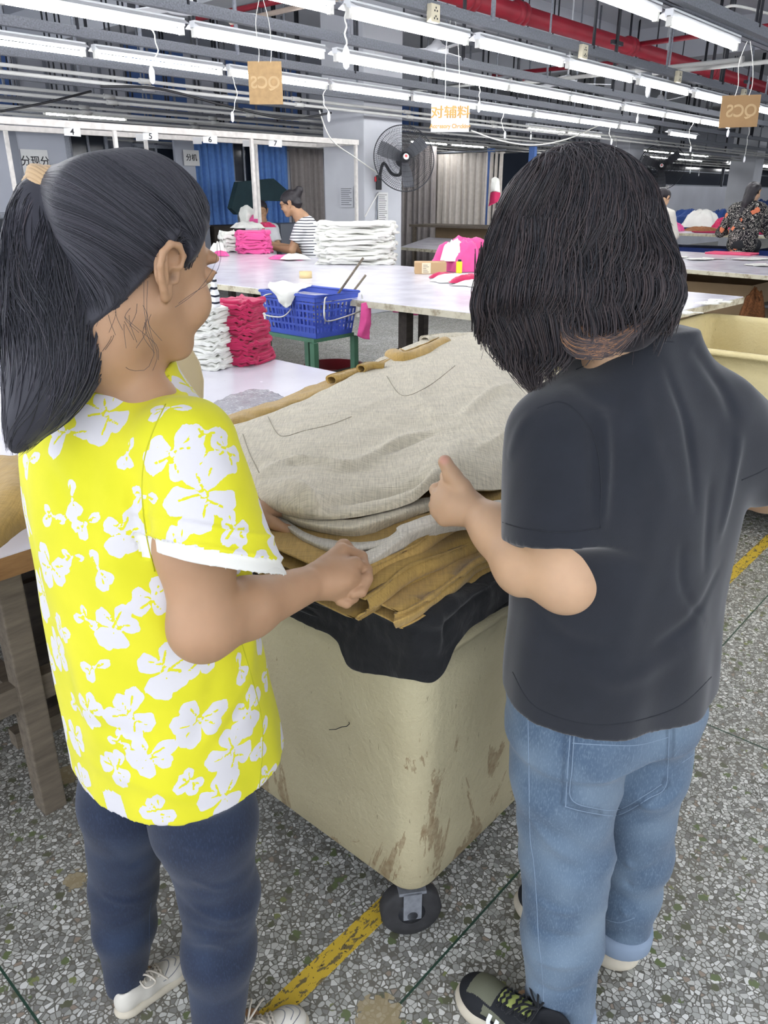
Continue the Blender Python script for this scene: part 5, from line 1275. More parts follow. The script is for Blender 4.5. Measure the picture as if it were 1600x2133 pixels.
def slab(name, outline, z0, z1, m, loc, seed, bulge=.012, n=160, layers=3, sag=None, wav=.006):
    """a folded garment lying flat: outline = closed list of (x,y); rounded folded edge with grooves between its layers"""
    P = np.array(catmull([V3(*p, 0) for p in outline]+[V3(*outline[0], 0)], 10))[:-1, :2]
    # resample
    d = np.r_[0, np.cumsum(np.linalg.norm(np.diff(np.vstack([P, P[:1]]), axis=0), axis=1))]; u = np.linspace(0, d[-1], n, endpoint=False); PP = np.vstack([P, P[:1]])
    P = np.stack([np.interp(u, d, PP[:, 0]), np.interp(u, d, PP[:, 1])], 1); c = P.mean(0)
    T = np.roll(P, -1, 0)-np.roll(P, 1, 0); T /= np.linalg.norm(T, axis=1, keepdims=True)+1e-9; A = .5*np.sum(P[:, 0]*np.roll(P[:, 1], -1)-np.roll(P[:, 0], -1)*P[:, 1]); Nn = np.stack([T[:, 1], -T[:, 0]], 1)*(1 if A > 0 else -1)
    rows = []; K = layers*6
    th = np.linspace(0, 2*math.pi, n, endpoint=False)
    for k in range(K+1):
        t = k/K; ph = t*layers*math.pi; off = bulge*abs(math.sin(ph))**.6-bulge*.9; z = z0+(z1-z0)*t
        w_ = wav*(np.sin(th*5+seed+k*.05)+.7*np.sin(th*11+seed*2+t*2)+.5*np.sin(th*23+seed*3))
        q = P+Nn*(off+w_[:, None]); zz = np.full(n, float(z))+wav*.6*np.sin(th*7+seed*1.7)+wav*.4*np.sin(th*17+seed)
        rows.append(np.column_stack([q, zz]))
    for f in (.985, .95, .88, .75, .55, .3, .08):
        q = c+(rows[K][:, :2]-c)*f; rows.append(np.column_stack([q, rows[K][:, 2]+(z1-z0)*.12*(1-f)+.002*np.sin(th*4+seed)]))
    rows.insert(0, np.column_stack([c+(rows[0][:, :2]-c)*.1, rows[0][:, 2]]))
    G = np.stack(rows); H = len(rows); V = G.reshape(-1, 3)
    if sag is not None: V[:, 2] += sag(V[:, 0], V[:, 1])
    i = np.arange(H-1)[:, None]*n; j = np.arange(n)[None, :]; j2 = (j+1) % n
    F = np.stack([i+j, i+j2, i+n+j2, i+n+j], -1).reshape(-1, 4)
    V = V+.0012*np.stack([fnoise(V, 70, seed), fnoise(V, 70, seed+1), fnoise(V, 60, seed+2)], 1)
    N = normals(V, F)
    if (N[:, 2]*(V[:, 2] > (z0+z1)/2)).mean() < 0: F = F[:, ::-1]
    o = link(name, np_mesh(name, V-loc, F), m); o.location = loc; return o
# ---- near laundry trolley
def crate_mat(name, a, b, dirt):
    t = NT(name); v = t.coord(); n = t.noise(v, 3.5, 5, .6); c = t.ramp(n, [(.3, a), (.7, b)])
    s_ = t.noise(t.coord(scale=(1, 1, .4)), 7, 6, .7, dist=1.2); sx = t.N('ShaderNodeSeparateXYZ'); t.L(v, sx.inputs[0])
    low = t.math('SUBTRACT', 1.15, t.math('MULTIPLY', sx.outputs[2], 1.35), clamp=True)
    m = t.math('MULTIPLY', t.math('GREATER_THAN', t.math('MULTIPLY', s_, t.math('MULTIPLY_ADD', low, .35, .75)), .565), t.math('MULTIPLY', t.noise(v, 90, 2), 1.3), clamp=True)
    c = t.mix(t.math('MULTIPLY', m, .8), c, dirt)
    m2 = t.math('MULTIPLY', low, t.math('MULTIPLY', t.noise(v, 4, 3), .9), clamp=True); c = t.mix(t.math('MULTIPLY', m2, .35), c, srgb(120, 100, 76))
    sc = t.noise(t.coord(scale=(1, 1, .12), rot=(.3, .2, 0)), 130, 3, .7); c = t.mix(t.math('MULTIPLY', t.math('GREATER_THAN', sc, .70), .6), c, srgb(92, 80, 60))
    t.bump(t.noise(v, 55, 5, .65), .8, .005)
    return t.fin(c, .55, 0, .3)
M['trolley'] = crate_mat('cream_fibreglass', srgb(178, 168, 136), srgb(192, 184, 152), srgb(116, 88, 58))
M['trolley2'] = crate_mat('yellow_fibreglass', srgb(214, 198, 146), srgb(228, 214, 166), srgb(170, 140, 96))
def trolley(u0, u1, v0, v1, zb, zt, m, label, rot=0, flare=.03, wheel_r=.068):
    cu, cv = (u0+u1)/2, (v0+v1)/2; a, b = (u1-u0)/2, (v1-v0)/2
    r = empty('laundry_trolley', uvz(cu, cv, 0), RZ+rot); tag(r, label, 'trolley')
    def ringp(a, b, rad, z, n=8):
        out = []
        for q, (sx, sy) in enumerate(((1, 1), (-1, 1), (-1, -1), (1, -1))):
            for k in range(n+1):
                t = (q+k/n)*math.pi/2; out.append((sx*(a-rad)+rad*math.cos(t), sy*(b-rad)+rad*math.sin(t), z))
        return out
    bm = NB(); prof = [(-.10, zb+.005, .04), (-.02, zb, .05), (0, zb+.03, .06)]
    for k in range(1, 9): prof.append((flare*k/8, zb+.03+(zt-zb-.05)*k/8, .06+.01*k/8))
    prof += [(flare+.022, zt-.025, .08), (flare+.026, zt-.008, .08), (flare+.014, zt, .08), (flare-.012, zt, .07), (flare-.018, zt-.03, .06)]
    for k in range(8, -1, -2): prof.append((flare*k/8-.02, zb+.05+(zt-zb-.1)*k/8, .05))
    prof.append((-.12, zb+.03, .04)); rings = []
    for off, z, rad in prof: rings.append([bm.verts.new(p) for p in ringp(a-flare+off, b-flare+off, rad, z)])
    for A, B in zip(rings, rings[1:]):
        for k in range(len(A)): bm.faces.new((A[k], A[(k+1) % len(A)], B[(k+1) % len(A)], B[k]))
    bm.faces.new(rings[0][::-1]); bm.faces.new(rings[-1])
    bobj('bin', bm, m, r, smooth=True)
    bm = NB(); box(bm, -a+.12, a-.12, -b+.12, b-.12, zb-.015, zb+.012); bobj('base_frame', bm, M['dark'], r)
    for sx in (-1, 1):
        for sy in (-1, 1):
            x, y = sx*(a-flare-.055), sy*(b-flare-.055)
            e = empty('castor', (x, y, 0)); e.parent = r
            bm = NB(); mx = Matrix.Translation((0, 0, wheel_r)) @ Matrix.Rotation(.9, 4, 'Z') @ Matrix.Rotation(math.pi/2, 4, 'Y')
            lathe(bm, [(wheel_r-.02, -.018), (wheel_r-.004, -.018), (wheel_r, -.012), (wheel_r, .012), (wheel_r-.004, .018), (wheel_r-.02, .018)], 28, mx); bobj('wheel', bm, plain('rubber_wheel', srgb(52, 52, 54), .7, var=.2, scale=40) if 'rub' not in M else M['rub'], e)
            M.setdefault('rub', bpy.data.materials['rubber_wheel'])
            bm = NB(); lathe(bm, [(.012, -.026), (.014, -.024), (.03, -.019), (.03, .019), (.014, .024), (.012, .026)], 16, mx); bobj('hub', bm, M['dark'], e)
            bm = NB(); rr = Matrix.Rotation(.9, 4, 'Z')
            for s in (-1, 1): box(bm, s*.024-.002, s*.024+.002, -.02, .02, wheel_r-.01, zb-.015, mx=rr)
            box(bm, -.026, .026, -.03, .03, zb-.02, zb-.012, mx=rr); bobj('fork', bm, M['steel'], e)
    return r
trolley(.885, 2.06, .705, 1.50, .15, .80, M['trolley'], 'stained cream laundry trolley under the folded linen between the two women', flare=.025)
trolley(3.72, 4.92, .45, 1.74, .135, .86, M['trolley2'], 'empty yellowish laundry trolley on castors at the right edge', flare=.03)
trolley(2.84, 3.6, 1.30, 2.0, .135, .85, M['trolley'], 'cream laundry trolley half hidden behind the dark-haired woman')
bm = NB(); P = [atu(x, y, .8855) for x, y in ((686, 1520), (700, 1519), (712, 1514), (722, 1513), (728, 1508), (727, 1504))]; c = P[0].copy(); ring_tube(bm, [p-c for p in P], .0009, 5); o = bobj('loose_thread', bm, M['black'], loc=c); tag(o, 'short black thread stuck to the side of the stained trolley', 'thread')
# ---- the pile on the trolley
def K(x, y, d): return np.array(aty(x, y, d))
def Z(x, y, z): return np.array(atz(x, y, z))
def uvp(u, v): p = uvz(u, v, 0); return (p.x, p.y)
# flat folded black garments at the bottom, overhanging the near corner
def outl(u0, u1, v0, v1, c=.10, near=0.0):
    return [uvp(u0+c, v0), uvp(u1, v0), uvp(u1, v1), uvp(u0, v1), uvp(u0, v0+c), uvp(u0+c*.25-near*.7, v0+c*.25-near*.7)]
def folded(name, u0, u1, v0, v1, z, rad, m, seed, label, group, loops=1, thick=.0032, nu=70, droop=.008, amp=.0055):
    """a garment folded over on itself: fold along v0 (the right-hand side), raw folded ends toward u0"""
    prof = []; zz = z
    for L in range(loops):
        prof += [(v1, zz-rad), (v0+(v1-v0)*.5, zz-rad), (v0+rad*2.2, zz-rad)]
        prof += [(v0+rad*1.15+rad*1.15*math.cos(t)*1.0, zz+rad*math.sin(t)*1.0) for t in np.linspace(-math.pi/2-.3, -math.pi*1.5+.3, 9)]
        prof += [(v0+rad*2.2, zz+rad), (v0+(v1-v0)*.5, zz+rad), (v1, zz+rad)]
        if L < loops-1: zz += 2*rad+.004; prof += [(v1+.01, zz-rad-.002)]
    P = np.array(catmull([V3(a, b, 0) for a, b in prof], 3))[:, :2]; n = len(P); rows = []
    us = u0+(u1-u0)*np.linspace(0, 1, nu)**1.6
    for i, u in enumerate(us):
        e = math.exp(-(u-u0)/.07); t = np.linspace(0, 1, n)
        uu = u+e*.012*np.sin(t*7+seed); vv = P[:, 0]+e*.008*math.sin(seed*2.1)+amp*np.sin(u*19+seed)+.4*amp*np.sin(u*47+seed*3)
        zq = P[:, 1]+amp*.7*np.sin(u*23+seed*1.3+t*2)+e*(.004*np.sin(t*14+seed)-droop*(1.0-np.clip((P[:, 0]-v0)/.5, 0, 1)*.3))
        q = np.array([uvz(a, b, c) for a, b, c in zip(uu, vv, zq)]); rows.append(q)
    G = np.stack(rows); c = G.reshape(-1, 3).mean(0)
    o, V, F = sheet_obj(name, G, m, c, thick, noise=(.0010, 30, seed)); tag(o, label, 'garment', group); return o
loc0 = lambda u0, u1, v0, v1, z: np.array(uvz((u0+u1)/2, (v0+v1)/2, z))
B4 = ['lowest of the black ones', 'second of the black ones from below', 'third of the black ones from below']
for k, (u0, v0, z0, z1) in enumerate(((.875, .70, .79, .822), (.865, .69, .824, .852), (.86, .685, .854, .880))):
    o = slab('folded_garment', outl(u0, 1.96, v0, 1.46, .09), z0, z1, M['blackcloth'], loc0(u0, 1.96, v0, 1.46, z0), k*1.7, bulge=.011, layers=2, wav=.004)
    tag(o, 'folded black garment in the pile on the trolley, %s' % B4[k], 'garment', 'black garments in the trolley pile')
for k, (u0, v0, z, rd, lab) in enumerate(((.81, .69, .898, .014, 'lowest of three'), (.78, .735, .922, .015, 'middle of three'), (.79, .775, .944, .015, 'topmost of three'))):
    folded('folded_garment', u0, 1.95, v0, 1.44, z, rd, M['mustard' if k != 1 else 'mustard2'], k*2.3+1, 'folded mustard garment in the trolley pile, open ends showing, %s' % lab, 'mustard garments in the trolley pile')
# black garment draped over the near corner of the trolley
def drape():
    rows = []
    for t, dz in ((0, 0), (.18, .3), (.4, .8), (.7, 1), (1, 1)): rows.append((t, dz))
    left = [(575, 1262), (640, 1300), (700, 1330), (740, 1385), (800, 1402), (850, 1408), (905, 1414), (925, 1385), (950, 1335), (1000, 1290), (1065, 1243), (1100, 1222)]
    uu = .845; vv = .668; bot = []
    for x, y in left:
        a = atu(x, y, uu); b = atv(x, y, vv)
        bot.append(np.array(a if to_uv(a)[1] > vv else b))
    topz = .886; tp = []
    for q in bot:
        u, v = to_uv(q); 
        tp.append(np.array(uvz(max(u, .845)+.02, max(v, .668)+.02, topz)))
    n = len(bot); R0 = []
    inner = [np.array(uvz(to_uv(q)[0]+.16, to_uv(q)[1]+.16, topz+.004)) for q in tp]
    R0.append(inner); R0.append(tp)
    for f, o in ((.3, .012), (.6, .016), (.85, .014), (1.0, .016)):
        row = []
        for k in range(n):
            q = tp[k]*(1-f)+bot[k]*f; w_ = .010*math.sin(k*1.9+f*2.2)+.005*math.sin(k*4.1+f); row.append(q+np.array([UX*-1, UY*-1, 0])*(o*.5+w_*.6)*.7-np.array([VX, VY, 0])*(o*.5-w_*.5)*.7)
        R0.append(row)
    G = grid_surface(R0, 10, 8); c = G.reshape(-1, 3).mean(0); o, V, F = sheet_obj('draped_garment', G, M['blackcloth'], c, .004, noise=(.004, 30, 6))
    tag(o, 'black linen garment draped over the near corner of the stained trolley', 'garment')
drape()
# the linen being inspected: rows run from the far edge to the near edge, points from left to right
RW_ = [
 [Z(486, 884, .985), Z(560, 862, .990), Z(650, 824, .998), Z(735, 782, 1.005), Z(800, 742, 1.01), Z(860, 716, 1.02), Z(920, 698, 1.03), Z(978, 692, 1.035), Z(1012, 702, 1.03)],
 [Z(490, 905, .992), Z(575, 890, .998), Z(665, 855, 1.006), Z(745, 815, 1.012), Z(815, 778, 1.018), Z(880, 750, 1.028), Z(945, 735, 1.034), Z(1008, 735, 1.034), Z(1045, 745, 1.02)],
 [Z(502, 945, .996), Z(590, 935, 1.004), Z(685, 905, 1.008), Z(770, 868, 1.010), Z(845, 835, 1.016), Z(915, 805, 1.026), Z(985, 785, 1.034), Z(1050, 778, 1.030), Z(1100, 790, 1.01)],
 [Z(520, 985, 1.002), Z(610, 980, 1.010), Z(705, 955, 1.006), Z(790, 920, 1.002), Z(870, 890, 1.010), Z(945, 862, 1.024), Z(1015, 840, 1.030), Z(1075, 828, 1.024), Z(1125, 835, 1.00)],
 [Z(530, 1018, .998), Z(625, 1018, 1.022), Z(715, 992, 1.002), Z(800, 962, .998), Z(885, 932, 1.012), Z(955, 905, 1.024), Z(1025, 890, 1.028), Z(1085, 880, 1.02), Z(1135, 880, .998)],
 [Z(542, 1040, .992), Z(630, 1045, 1.016), Z(715, 1030, 1.004), Z(800, 1005, 1.000), Z(870, 975, 1.014), Z(915, 955, 1.034), Z(985, 952, 1.022), Z(1050, 945, 1.012), Z(1120, 935, .99)],
 [Z(560, 1058, .982), Z(625, 1068, .998), Z(705, 1066, .994), Z(790, 1048, .998), Z(855, 1022, 1.008), Z(905, 985, 1.030), Z(960, 985, 1.010), Z(1030, 985, 1.000), Z(1100, 975, .975)],
 [Z(578, 1066, .972), Z(635, 1080, .980), Z(708, 1082, .980), Z(790, 1068, .984), Z(860, 1046, .992), Z(905, 1015, 1.008), Z(960, 1018, .992), Z(1030, 1020, .98), Z(1090, 1010, .955)],
]
def linen_extra(V, N, F):
    for pts, a, w_ in (([(545, 985), (600, 960), (660, 960), (740, 975)], .010, .018), ([(600, 1000), (640, 1030), (660, 1060)], .012, .014), ([(690, 980), (780, 950), (840, 915), (900, 900)], .008, .020), ([(760, 955), (840, 925), (905, 900)], -.006, .014),
                       ([(650, 1040), (760, 1035), (870, 1000), (915, 960)], -.008, .016), ([(960, 870), (1020, 820), (1060, 800)], .009, .016), ([(990, 940), (1060, 900), (1100, 880)], .006, .014), ([(540, 930), (620, 960), (700, 940)], -.005, .02), ([(610, 870), (720, 860), (830, 820)], .003, .02), ([(850, 760), (880, 830), (930, 900)], .003, .016)):
        P = [p[0] for p in project(V, F, pts) if p is not None]; V = crease(V, N, P, a*1.5, w_)
    return V
G = grid_surface(RW_, 14, 14); LL0 = G.reshape(-1, 3).mean(0)
top, TV, TF = sheet_obj('linen_garment', G, M['linen'], LL0, .004, noise=(.0016, 26, 41), extra=linen_extra)
tag(top, 'oatmeal linen garment spread over the pile, held up by both women', 'garment')
SEAM_LOC = LL0
th_ = plain('linen_thread', srgb(150, 142, 124), .8)
for line in ([(558, 868), (584, 908), (632, 898), (690, 884), (732, 868)], [(806, 784), (838, 824), (890, 806), (948, 762)], [(506, 905), (520, 945), (540, 985)]): seam('pocket_seam', TV, TF, line, .0011, th_, top, .0004, 5)
# the linen hanging to the far right side
RW2 = [[Z(1012, 702, 1.03), Z(1050, 690, 1.0), Z(1090, 700, .98), Z(1140, 720, .98)], [Z(1045, 745, 1.02), Z(1075, 735, 1.0), Z(1110, 745, .98), Z(1160, 765, .98)], [Z(1100, 790, 1.01), Z(1120, 790, 1.0), Z(1150, 800, .98), Z(1190, 815, .98)]]
# second linen garment underneath: front flap folds seen below the top one
def ribbon(name, pts_top, pts_bot, m, label, thick=.004, mid=None, group=None, noise=(.0012, 40, 3), lap=0):
    rows = [pts_top]+(mid or [])+[pts_bot]
    G = grid_surface(rows, 10, 10); c = G.reshape(-1, 3).mean(0); o, V, F = sheet_obj(name, G, m, c, thick, noise=noise); tag(o, label, 'garment', group); return o
ribbon('linen_garment', [Z(545, 1040, .972), Z(620, 1068, .975), Z(710, 1082, .976), Z(790, 1068, .978), Z(870, 1040, .98), Z(920, 1030, .98)],
       [Z(560, 1068, .955), Z(640, 1102, .955), Z(745, 1118, .952), Z(830, 1088, .96), Z(880, 1070, .965), Z(925, 1055, .97)], M['linen'], 'oatmeal linen garment directly under the spread one, its long hem showing',
       mid=[[Z(548, 1052, .974), Z(628, 1086, .978), Z(725, 1098, .978), Z(808, 1078, .982), Z(875, 1052, .982), Z(922, 1040, .98)]])
ribbon('linen_garment', [Z(565, 1060, .962), Z(640, 1110, .958), Z(720, 1128, .955), Z(800, 1120, .962), Z(870, 1090, .972), Z(960, 1055, .978), Z(1050, 1040, .975)],
       [Z(560, 1078, .945), Z(625, 1130, .940), Z(700, 1162, .936), Z(790, 1150, .940), Z(830, 1140, .945), Z(930, 1108, .955), Z(1040, 1075, .955)], M['linen2'], 'pale linen garment third from the top of the pile with a curved hem',
       mid=[[Z(563, 1068, .964), Z(632, 1120, .962), Z(710, 1145, .962), Z(795, 1136, .968), Z(850, 1112, .975), Z(945, 1080, .98), Z(1045, 1058, .975)]])
ribbon('linen_garment', [Z(690, 1150, .958), Z(760, 1150, .962), Z(820, 1110, .972), Z(830, 1095, .98), Z(900, 1072, .985), Z(975, 1060, .985), Z(1060, 1050, .98)],
       [Z(745, 1195, .938), Z(775, 1182, .945), Z(835, 1150, .948), Z(880, 1122, .952), Z(940, 1108, .955), Z(1010, 1100, .955), Z(1080, 1090, .955)], M['linen2'], 'pale linen garment lowest of the linens, one corner gripped by the ponytailed woman',
       mid=[[Z(705, 1165, .962), Z(768, 1165, .968), Z(826, 1128, .978), Z(850, 1108, .985), Z(915, 1088, .988), Z(985, 1080, .988), Z(1068, 1070, .98)]])

ribbon('mustard_garment', [Z(548, 1062, .945), Z(575, 1080, .945), Z(610, 1105, .945), Z(655, 1150, .94)], [Z(556, 1095, .925), Z(578, 1165, .895), Z(612, 1200, .89), Z(650, 1215, .89)], M['mustard'], 'mustard linen flap hanging at the left side of the pile beside the floral sleeve',
       mid=[[Z(550, 1075, .94), Z(576, 1120, .92), Z(612, 1150, .918), Z(652, 1180, .915)]])
ribbon('mustard_garment', [Z(436, 880, .96), Z(500, 856, .965), Z(580, 830, .97), Z(660, 800, .975), Z(740, 770, .98), Z(820, 752, .985)], [Z(448, 905, .955), Z(520, 890, .96), Z(600, 865, .965), Z(680, 835, .97), Z(760, 800, .975), Z(850, 765, .98)], M['mustard'], 'mustard linen garment peeking out along the far edge of the spread linen',
       mid=[[Z(440, 888, .972), Z(505, 866, .98), Z(588, 842, .985), Z(668, 812, .99), Z(748, 780, .995), Z(832, 756, 1.0)]], noise=(.003, 30, 8))
ribbon('mustard_garment', [Z(440, 905, .95), Z(470, 900, .95), Z(500, 900, .95), Z(530, 930, .95)], [Z(470, 1010, .90), Z(495, 1020, .88), Z(520, 1030, .87), Z(545, 1060, .88)], M['mustard2'], 'mustard linen garment hanging at the far left of the pile beside the floral shirt',
       mid=[[Z(450, 940, .94), Z(480, 950, .93), Z(505, 950, .93), Z(532, 985, .93)]])
def roll(pts, r, m, label, wall=.0035, turns=1.35, sq=.8):
    """a rolled-up end of cloth: spiral cross-section swept along a line"""
    C = np.array(catmull(pts, 5)); T = np.gradient(C, axis=0); T /= np.linalg.norm(T, axis=1, keepdims=True); up = V3(0, 0, 1); rows = []
    th = np.linspace(0, turns*2*math.pi, 40)
    for p, t, k in zip(C, T, range(len(C))):
        s = np.cross(t, up); s /= np.linalg.norm(s); b = np.cross(s, t); rr = r*(1-.30*th/(turns*6.283))*(1+.05*np.sin(th*3+k*.3))
        rows.append(p+s*(rr*np.cos(th+2.2))[:, None]+b*(rr*sq*np.sin(th+2.2))[:, None])
    G = np.stack(rows); c = G.reshape(-1, 3).mean(0); o, V, F = sheet_obj('rolled_cloth', G, m, c, wall, noise=(.0012, 50, 2)); tag(o, label, 'garment'); return o
roll([Z(690, 792, 1.0), Z(740, 778, 1.0), Z(790, 765, 1.0), Z(845, 742, 1.005)], .020, M['mustard'], 'rolled mustard garment end lying behind the spread linen', sq=.7)
roll([Z(752, 768, 1.02), Z(772, 762, 1.02), Z(800, 765, 1.015)], .014, M['mustard2'], 'small curled mustard cloth end on top of the rolled one')
roll([Z(820, 740, 1.01), Z(845, 748, 1.02), Z(885, 735, 1.02), Z(925, 715, 1.02)], .034, M['mustard'], 'mustard and linen tube of cloth with open end at the back of pile', sq=.75)
roll([Z(885, 712, 1.02), Z(915, 708, 1.02), Z(960, 705, 1.02), Z(1000, 705, 1.0)], .030, M['linen'], 'curled oatmeal linen end at the back of the pile', sq=.7)
ribbon('linen_garment', [Z(930, 705, 1.0), Z(985, 692, 1.01), Z(1035, 690, 1.0), Z(1085, 705, .97), Z(1130, 720, .95)], [Z(985, 740, .99), Z(1030, 765, .985), Z(1065, 790, .97), Z(1100, 800, .96), Z(1150, 810, .95)], M['linen'], 'oatmeal linen garment behind the spread one, running under the dark hair',
       mid=[[Z(955, 715, 1.01), Z(1000, 722, 1.015), Z(1045, 735, 1.0), Z(1090, 750, .98), Z(1138, 760, .96)]], noise=(.003, 24, 12))
# ------------------------------------------------------------------ cutting tables
def table_top_mat():
    t = NT('white_laminate'); v = t.coord(); n = t.noise(v, 2.2, 4); c = t.ramp(n, [(.3, srgb(214, 212, 222)), (.7, srgb(226, 224, 232))])
    c = t.mix(t.math('MULTIPLY', t.math('GREATER_THAN', t.noise(v, 34, 4, .7), .66), .25), c, srgb(180, 176, 178))
    return t.fin(c, t.math('MULTIPLY_ADD', t.noise(v, 6, 3), .22, .10), 0, .5)
M['top'] = table_top_mat()
def edge_mat():
    t = NT('worn_cream_edge'); v = t.coord(); c = t.ramp(t.noise(v, 12, 4, .7), [(.35, srgb(150, 138, 116)), (.5, srgb(196, 190, 168)), (.8, srgb(208, 202, 182))]); return t.fin(c, .7, 0, .3)
M['edge'] = edge_mat()
def wood_mat(name, a, b):
    t = NT(name); v = t.coord(scale=(1, 8, 8)); c = t.ramp(t.noise(v, 6, 5, .65), [(.3, a), (.7, b)]); t.bump(t.noise(t.coord(scale=(2, 14, 14)), 16, 4), .3, .003); return t.fin(c, .75, 0, .25)
M['woodedge'] = wood_mat('bare_wood_edge', srgb(120, 88, 54), srgb(160, 122, 80)); M['oldwood'] = wood_mat('old_dark_wood', srgb(92, 84, 74), srgb(122, 112, 98)); M['darkwood'] = wood_mat('dark_wood', srgb(46, 42, 40), srgb(66, 60, 54))
def prism(bm, poly, z0, z1):
    lo = [bm.verts.new((x, y, z0)) for x, y in poly]; hi = [bm.verts.new((x, y, z1)) for x, y in poly]; n = len(poly)
    bm.faces.new(hi); bm.faces.new(lo[::-1])
    for k in range(n): bm.faces.new((lo[k], lo[(k+1) % n], hi[(k+1) % n], hi[k]))
def cut_table(poly, label, edge, legs, th=.045, z=.80, beams=(), legm='oldwood', lw=.04):
    """poly: corners (u, v) anticlockwise"""
    cu = sum(p[0] for p in poly)/len(poly); cv = sum(p[1] for p in poly)/len(poly); r = empty('cutting_table', uvz(cu, cv, 0), RZ); tag(r, label, 'table')
    q = [(a-cu, b-cv) for a, b in poly]
    bm = NB(); prism(bm, q, z-th, z-.004); bobj('edge_board', bm, edge, r)
    bm = NB(); prism(bm, [(a*.997, b*.998) for a, b in q], z-.004, z); bobj('table_top', bm, M['top'], r)
    for (a, b) in legs:
        bm = NB(); box(bm, a-cu-lw, a-cu+lw, b-cv-lw, b-cv+lw, 0, z-th, .004); bobj('leg', bm, M[legm], r)
    for (a0, b0, a1, b1, z0, hh) in beams:
        bm = NB(); d = Vector((a1-a0, b1-b0, 0)); n = Vector((-d.y, d.x, 0)).normalized()*.022; A = Vector((a0-cu, b0-cv, 0)); Bq = Vector((a1-cu, b1-cv, 0))
        prism(bm, [((A+n).x, (A+n).y), ((A-n).x, (A-n).y), ((Bq-n).x, (Bq-n).y), ((Bq+n).x, (Bq+n).y)], z0, z0+hh); bobj('stretcher', bm, M[legm], r)
    return r
# nearest table, left
cut_table([(-1.6, 1.66), (2.44, 1.66), (2.50, 4.3), (-1.6, 4.3)], 'near white-topped cutting table with bare wood edge behind the ponytailed woman', M['woodedge'],
          [(.61, 1.75), (2.3, 1.8), (2.3, 4.1), (-1.0, 1.76), (.6, 4.1)], th=.055, z=.78, lw=.030, beams=[(.60, 1.76, .6, 4.1, .30, .08), (-1.0, 1.76, 2.3, 1.76, .33, .07), (.6, 1.9, 2.3, 1.9, .12, .05)])
def shelf_box(name, u0, u1, v0, v1, z0, z1, m, label, cat, group=None):
    o = rbox(name, u0, u1, v0, v1, z0, z1, m, .004); tag(o, label, cat, group); return o
shelf_box('plywood_board', .75, 1.35, 2.02, 2.05, .02, .52, M['darkwood'], 'dark board leaning under the near table beside its leg', 'board')
shelf_box('storage_shelf', .8, 2.2, 2.1, 3.2, .17, .20, M['darkwood'], 'low dark wooden shelf under the near table', 'shelf')
# central table
ZT = .95
cut_table([(3.42, 1.68), (5.12, 1.60), (5.78, 7.6), (3.42, 7.6)], 'large white central cutting table with the white garment stack', M['edge'],
          [(3.55, 2.1), (3.55, 3.0), (3.55, 4.4), (3.55, 6.0), (3.55, 7.4), (5.0, 2.0), (5.2, 4.2), (5.5, 7.2), (5.0, 3.0)], beams=[(3.55, 2.1, 3.55, 7.4, .34, .07), (3.55, 3.0, 5.0, 3.0, .34, .07), (3.55, 4.4, 5.2, 4.4, .16, .06)], legm='darkwood', lw=.032, z=ZT, th=.04)
# table beyond it
cut_table([(7.95, 0), (10.7, 0), (12.25, 9.8), (9.55, 8.2)], 'white cutting table beyond the central one, scattered with white scraps', M['edge'],
          [(8.3, .6), (8.5, 2.2), (8.7, 3.8), (9.2, 6.5), (11, 1), (11.6, 6)], beams=[(8.5, 2.2, 11.0, 2.2, .3, .08), (8.3, .6, 9.2, 6.5, .30, .05)], legm='darkwood')
ZF = .98
cut_table([(12.7, .8), (14.6, .8), (15.0, 6.4), (13.1, 6.4)], 'far white cutting table where two women sort pink garments', M['edge'], [(12.95, 1.2), (13.1, 3), (13.2, 4.4), (13.3, 6.1), (14.4, 1.2), (14.6, 6)], legm='woodedge', z=ZF, lw=.03)
cut_table([(3.6, 9.9), (5.1, 9.9), (5.1, 13), (3.6, 13)], 'white table far left glimpsed beside the ponytail', M['edge'], [(3.8, 10.1), (4.9, 10.1), (3.8, 12.8), (4.9, 12.8)], legm='oldwood')
# white scraps on the tables
def scraps(name, spots, m, label, z=.801, sz=1.0):
    bm = NB(); rr = random.Random(5)
    for (x, y, wx, wy) in spots:
        for _ in range(7):
            c = atz(x+rr.uniform(-wx, wx), y+rr.uniform(-wy, wy), z); n = 7; a0 = rr.random()*6; s = (.05+.09*rr.random())*sz; vs = []
            for k in range(n):
                t = k*6.283/n+a0; q = s*(.6+.5*rr.random()); vs.append(bm.verts.new(c+Vector((q*math.cos(t)*1.5, q*math.sin(t), .006+.012*rr.random()))))
            bm.faces.new(vs)
    bmesh.ops.recalc_face_normals(bm, faces=bm.faces[:]); bmesh.ops.solidify(bm, geom=bm.faces[:], thickness=.004)
    c0 = atz(spots[0][0], spots[0][1], z); 
    for v in bm.verts: v.co -= c0
    o = bobj(name, bm, m, loc=c0); tag(o, label, 'scraps', kind='stuff')
scraps('fabric_scraps', [(1400, 535, 20, 4), (1465, 540, 20, 3), (1570, 541, 20, 2), (1590, 553, 12, 2), (1520, 527, 40, 1)], M['whitecloth'], 'white fabric scraps strewn over the second table')
scraps('fabric_scraps', [(1490, 632, 20, 4), (1420, 655, 14, 4)], M['whitecloth'], 'white fabric scraps at the right corner of the central table', .951, .45)
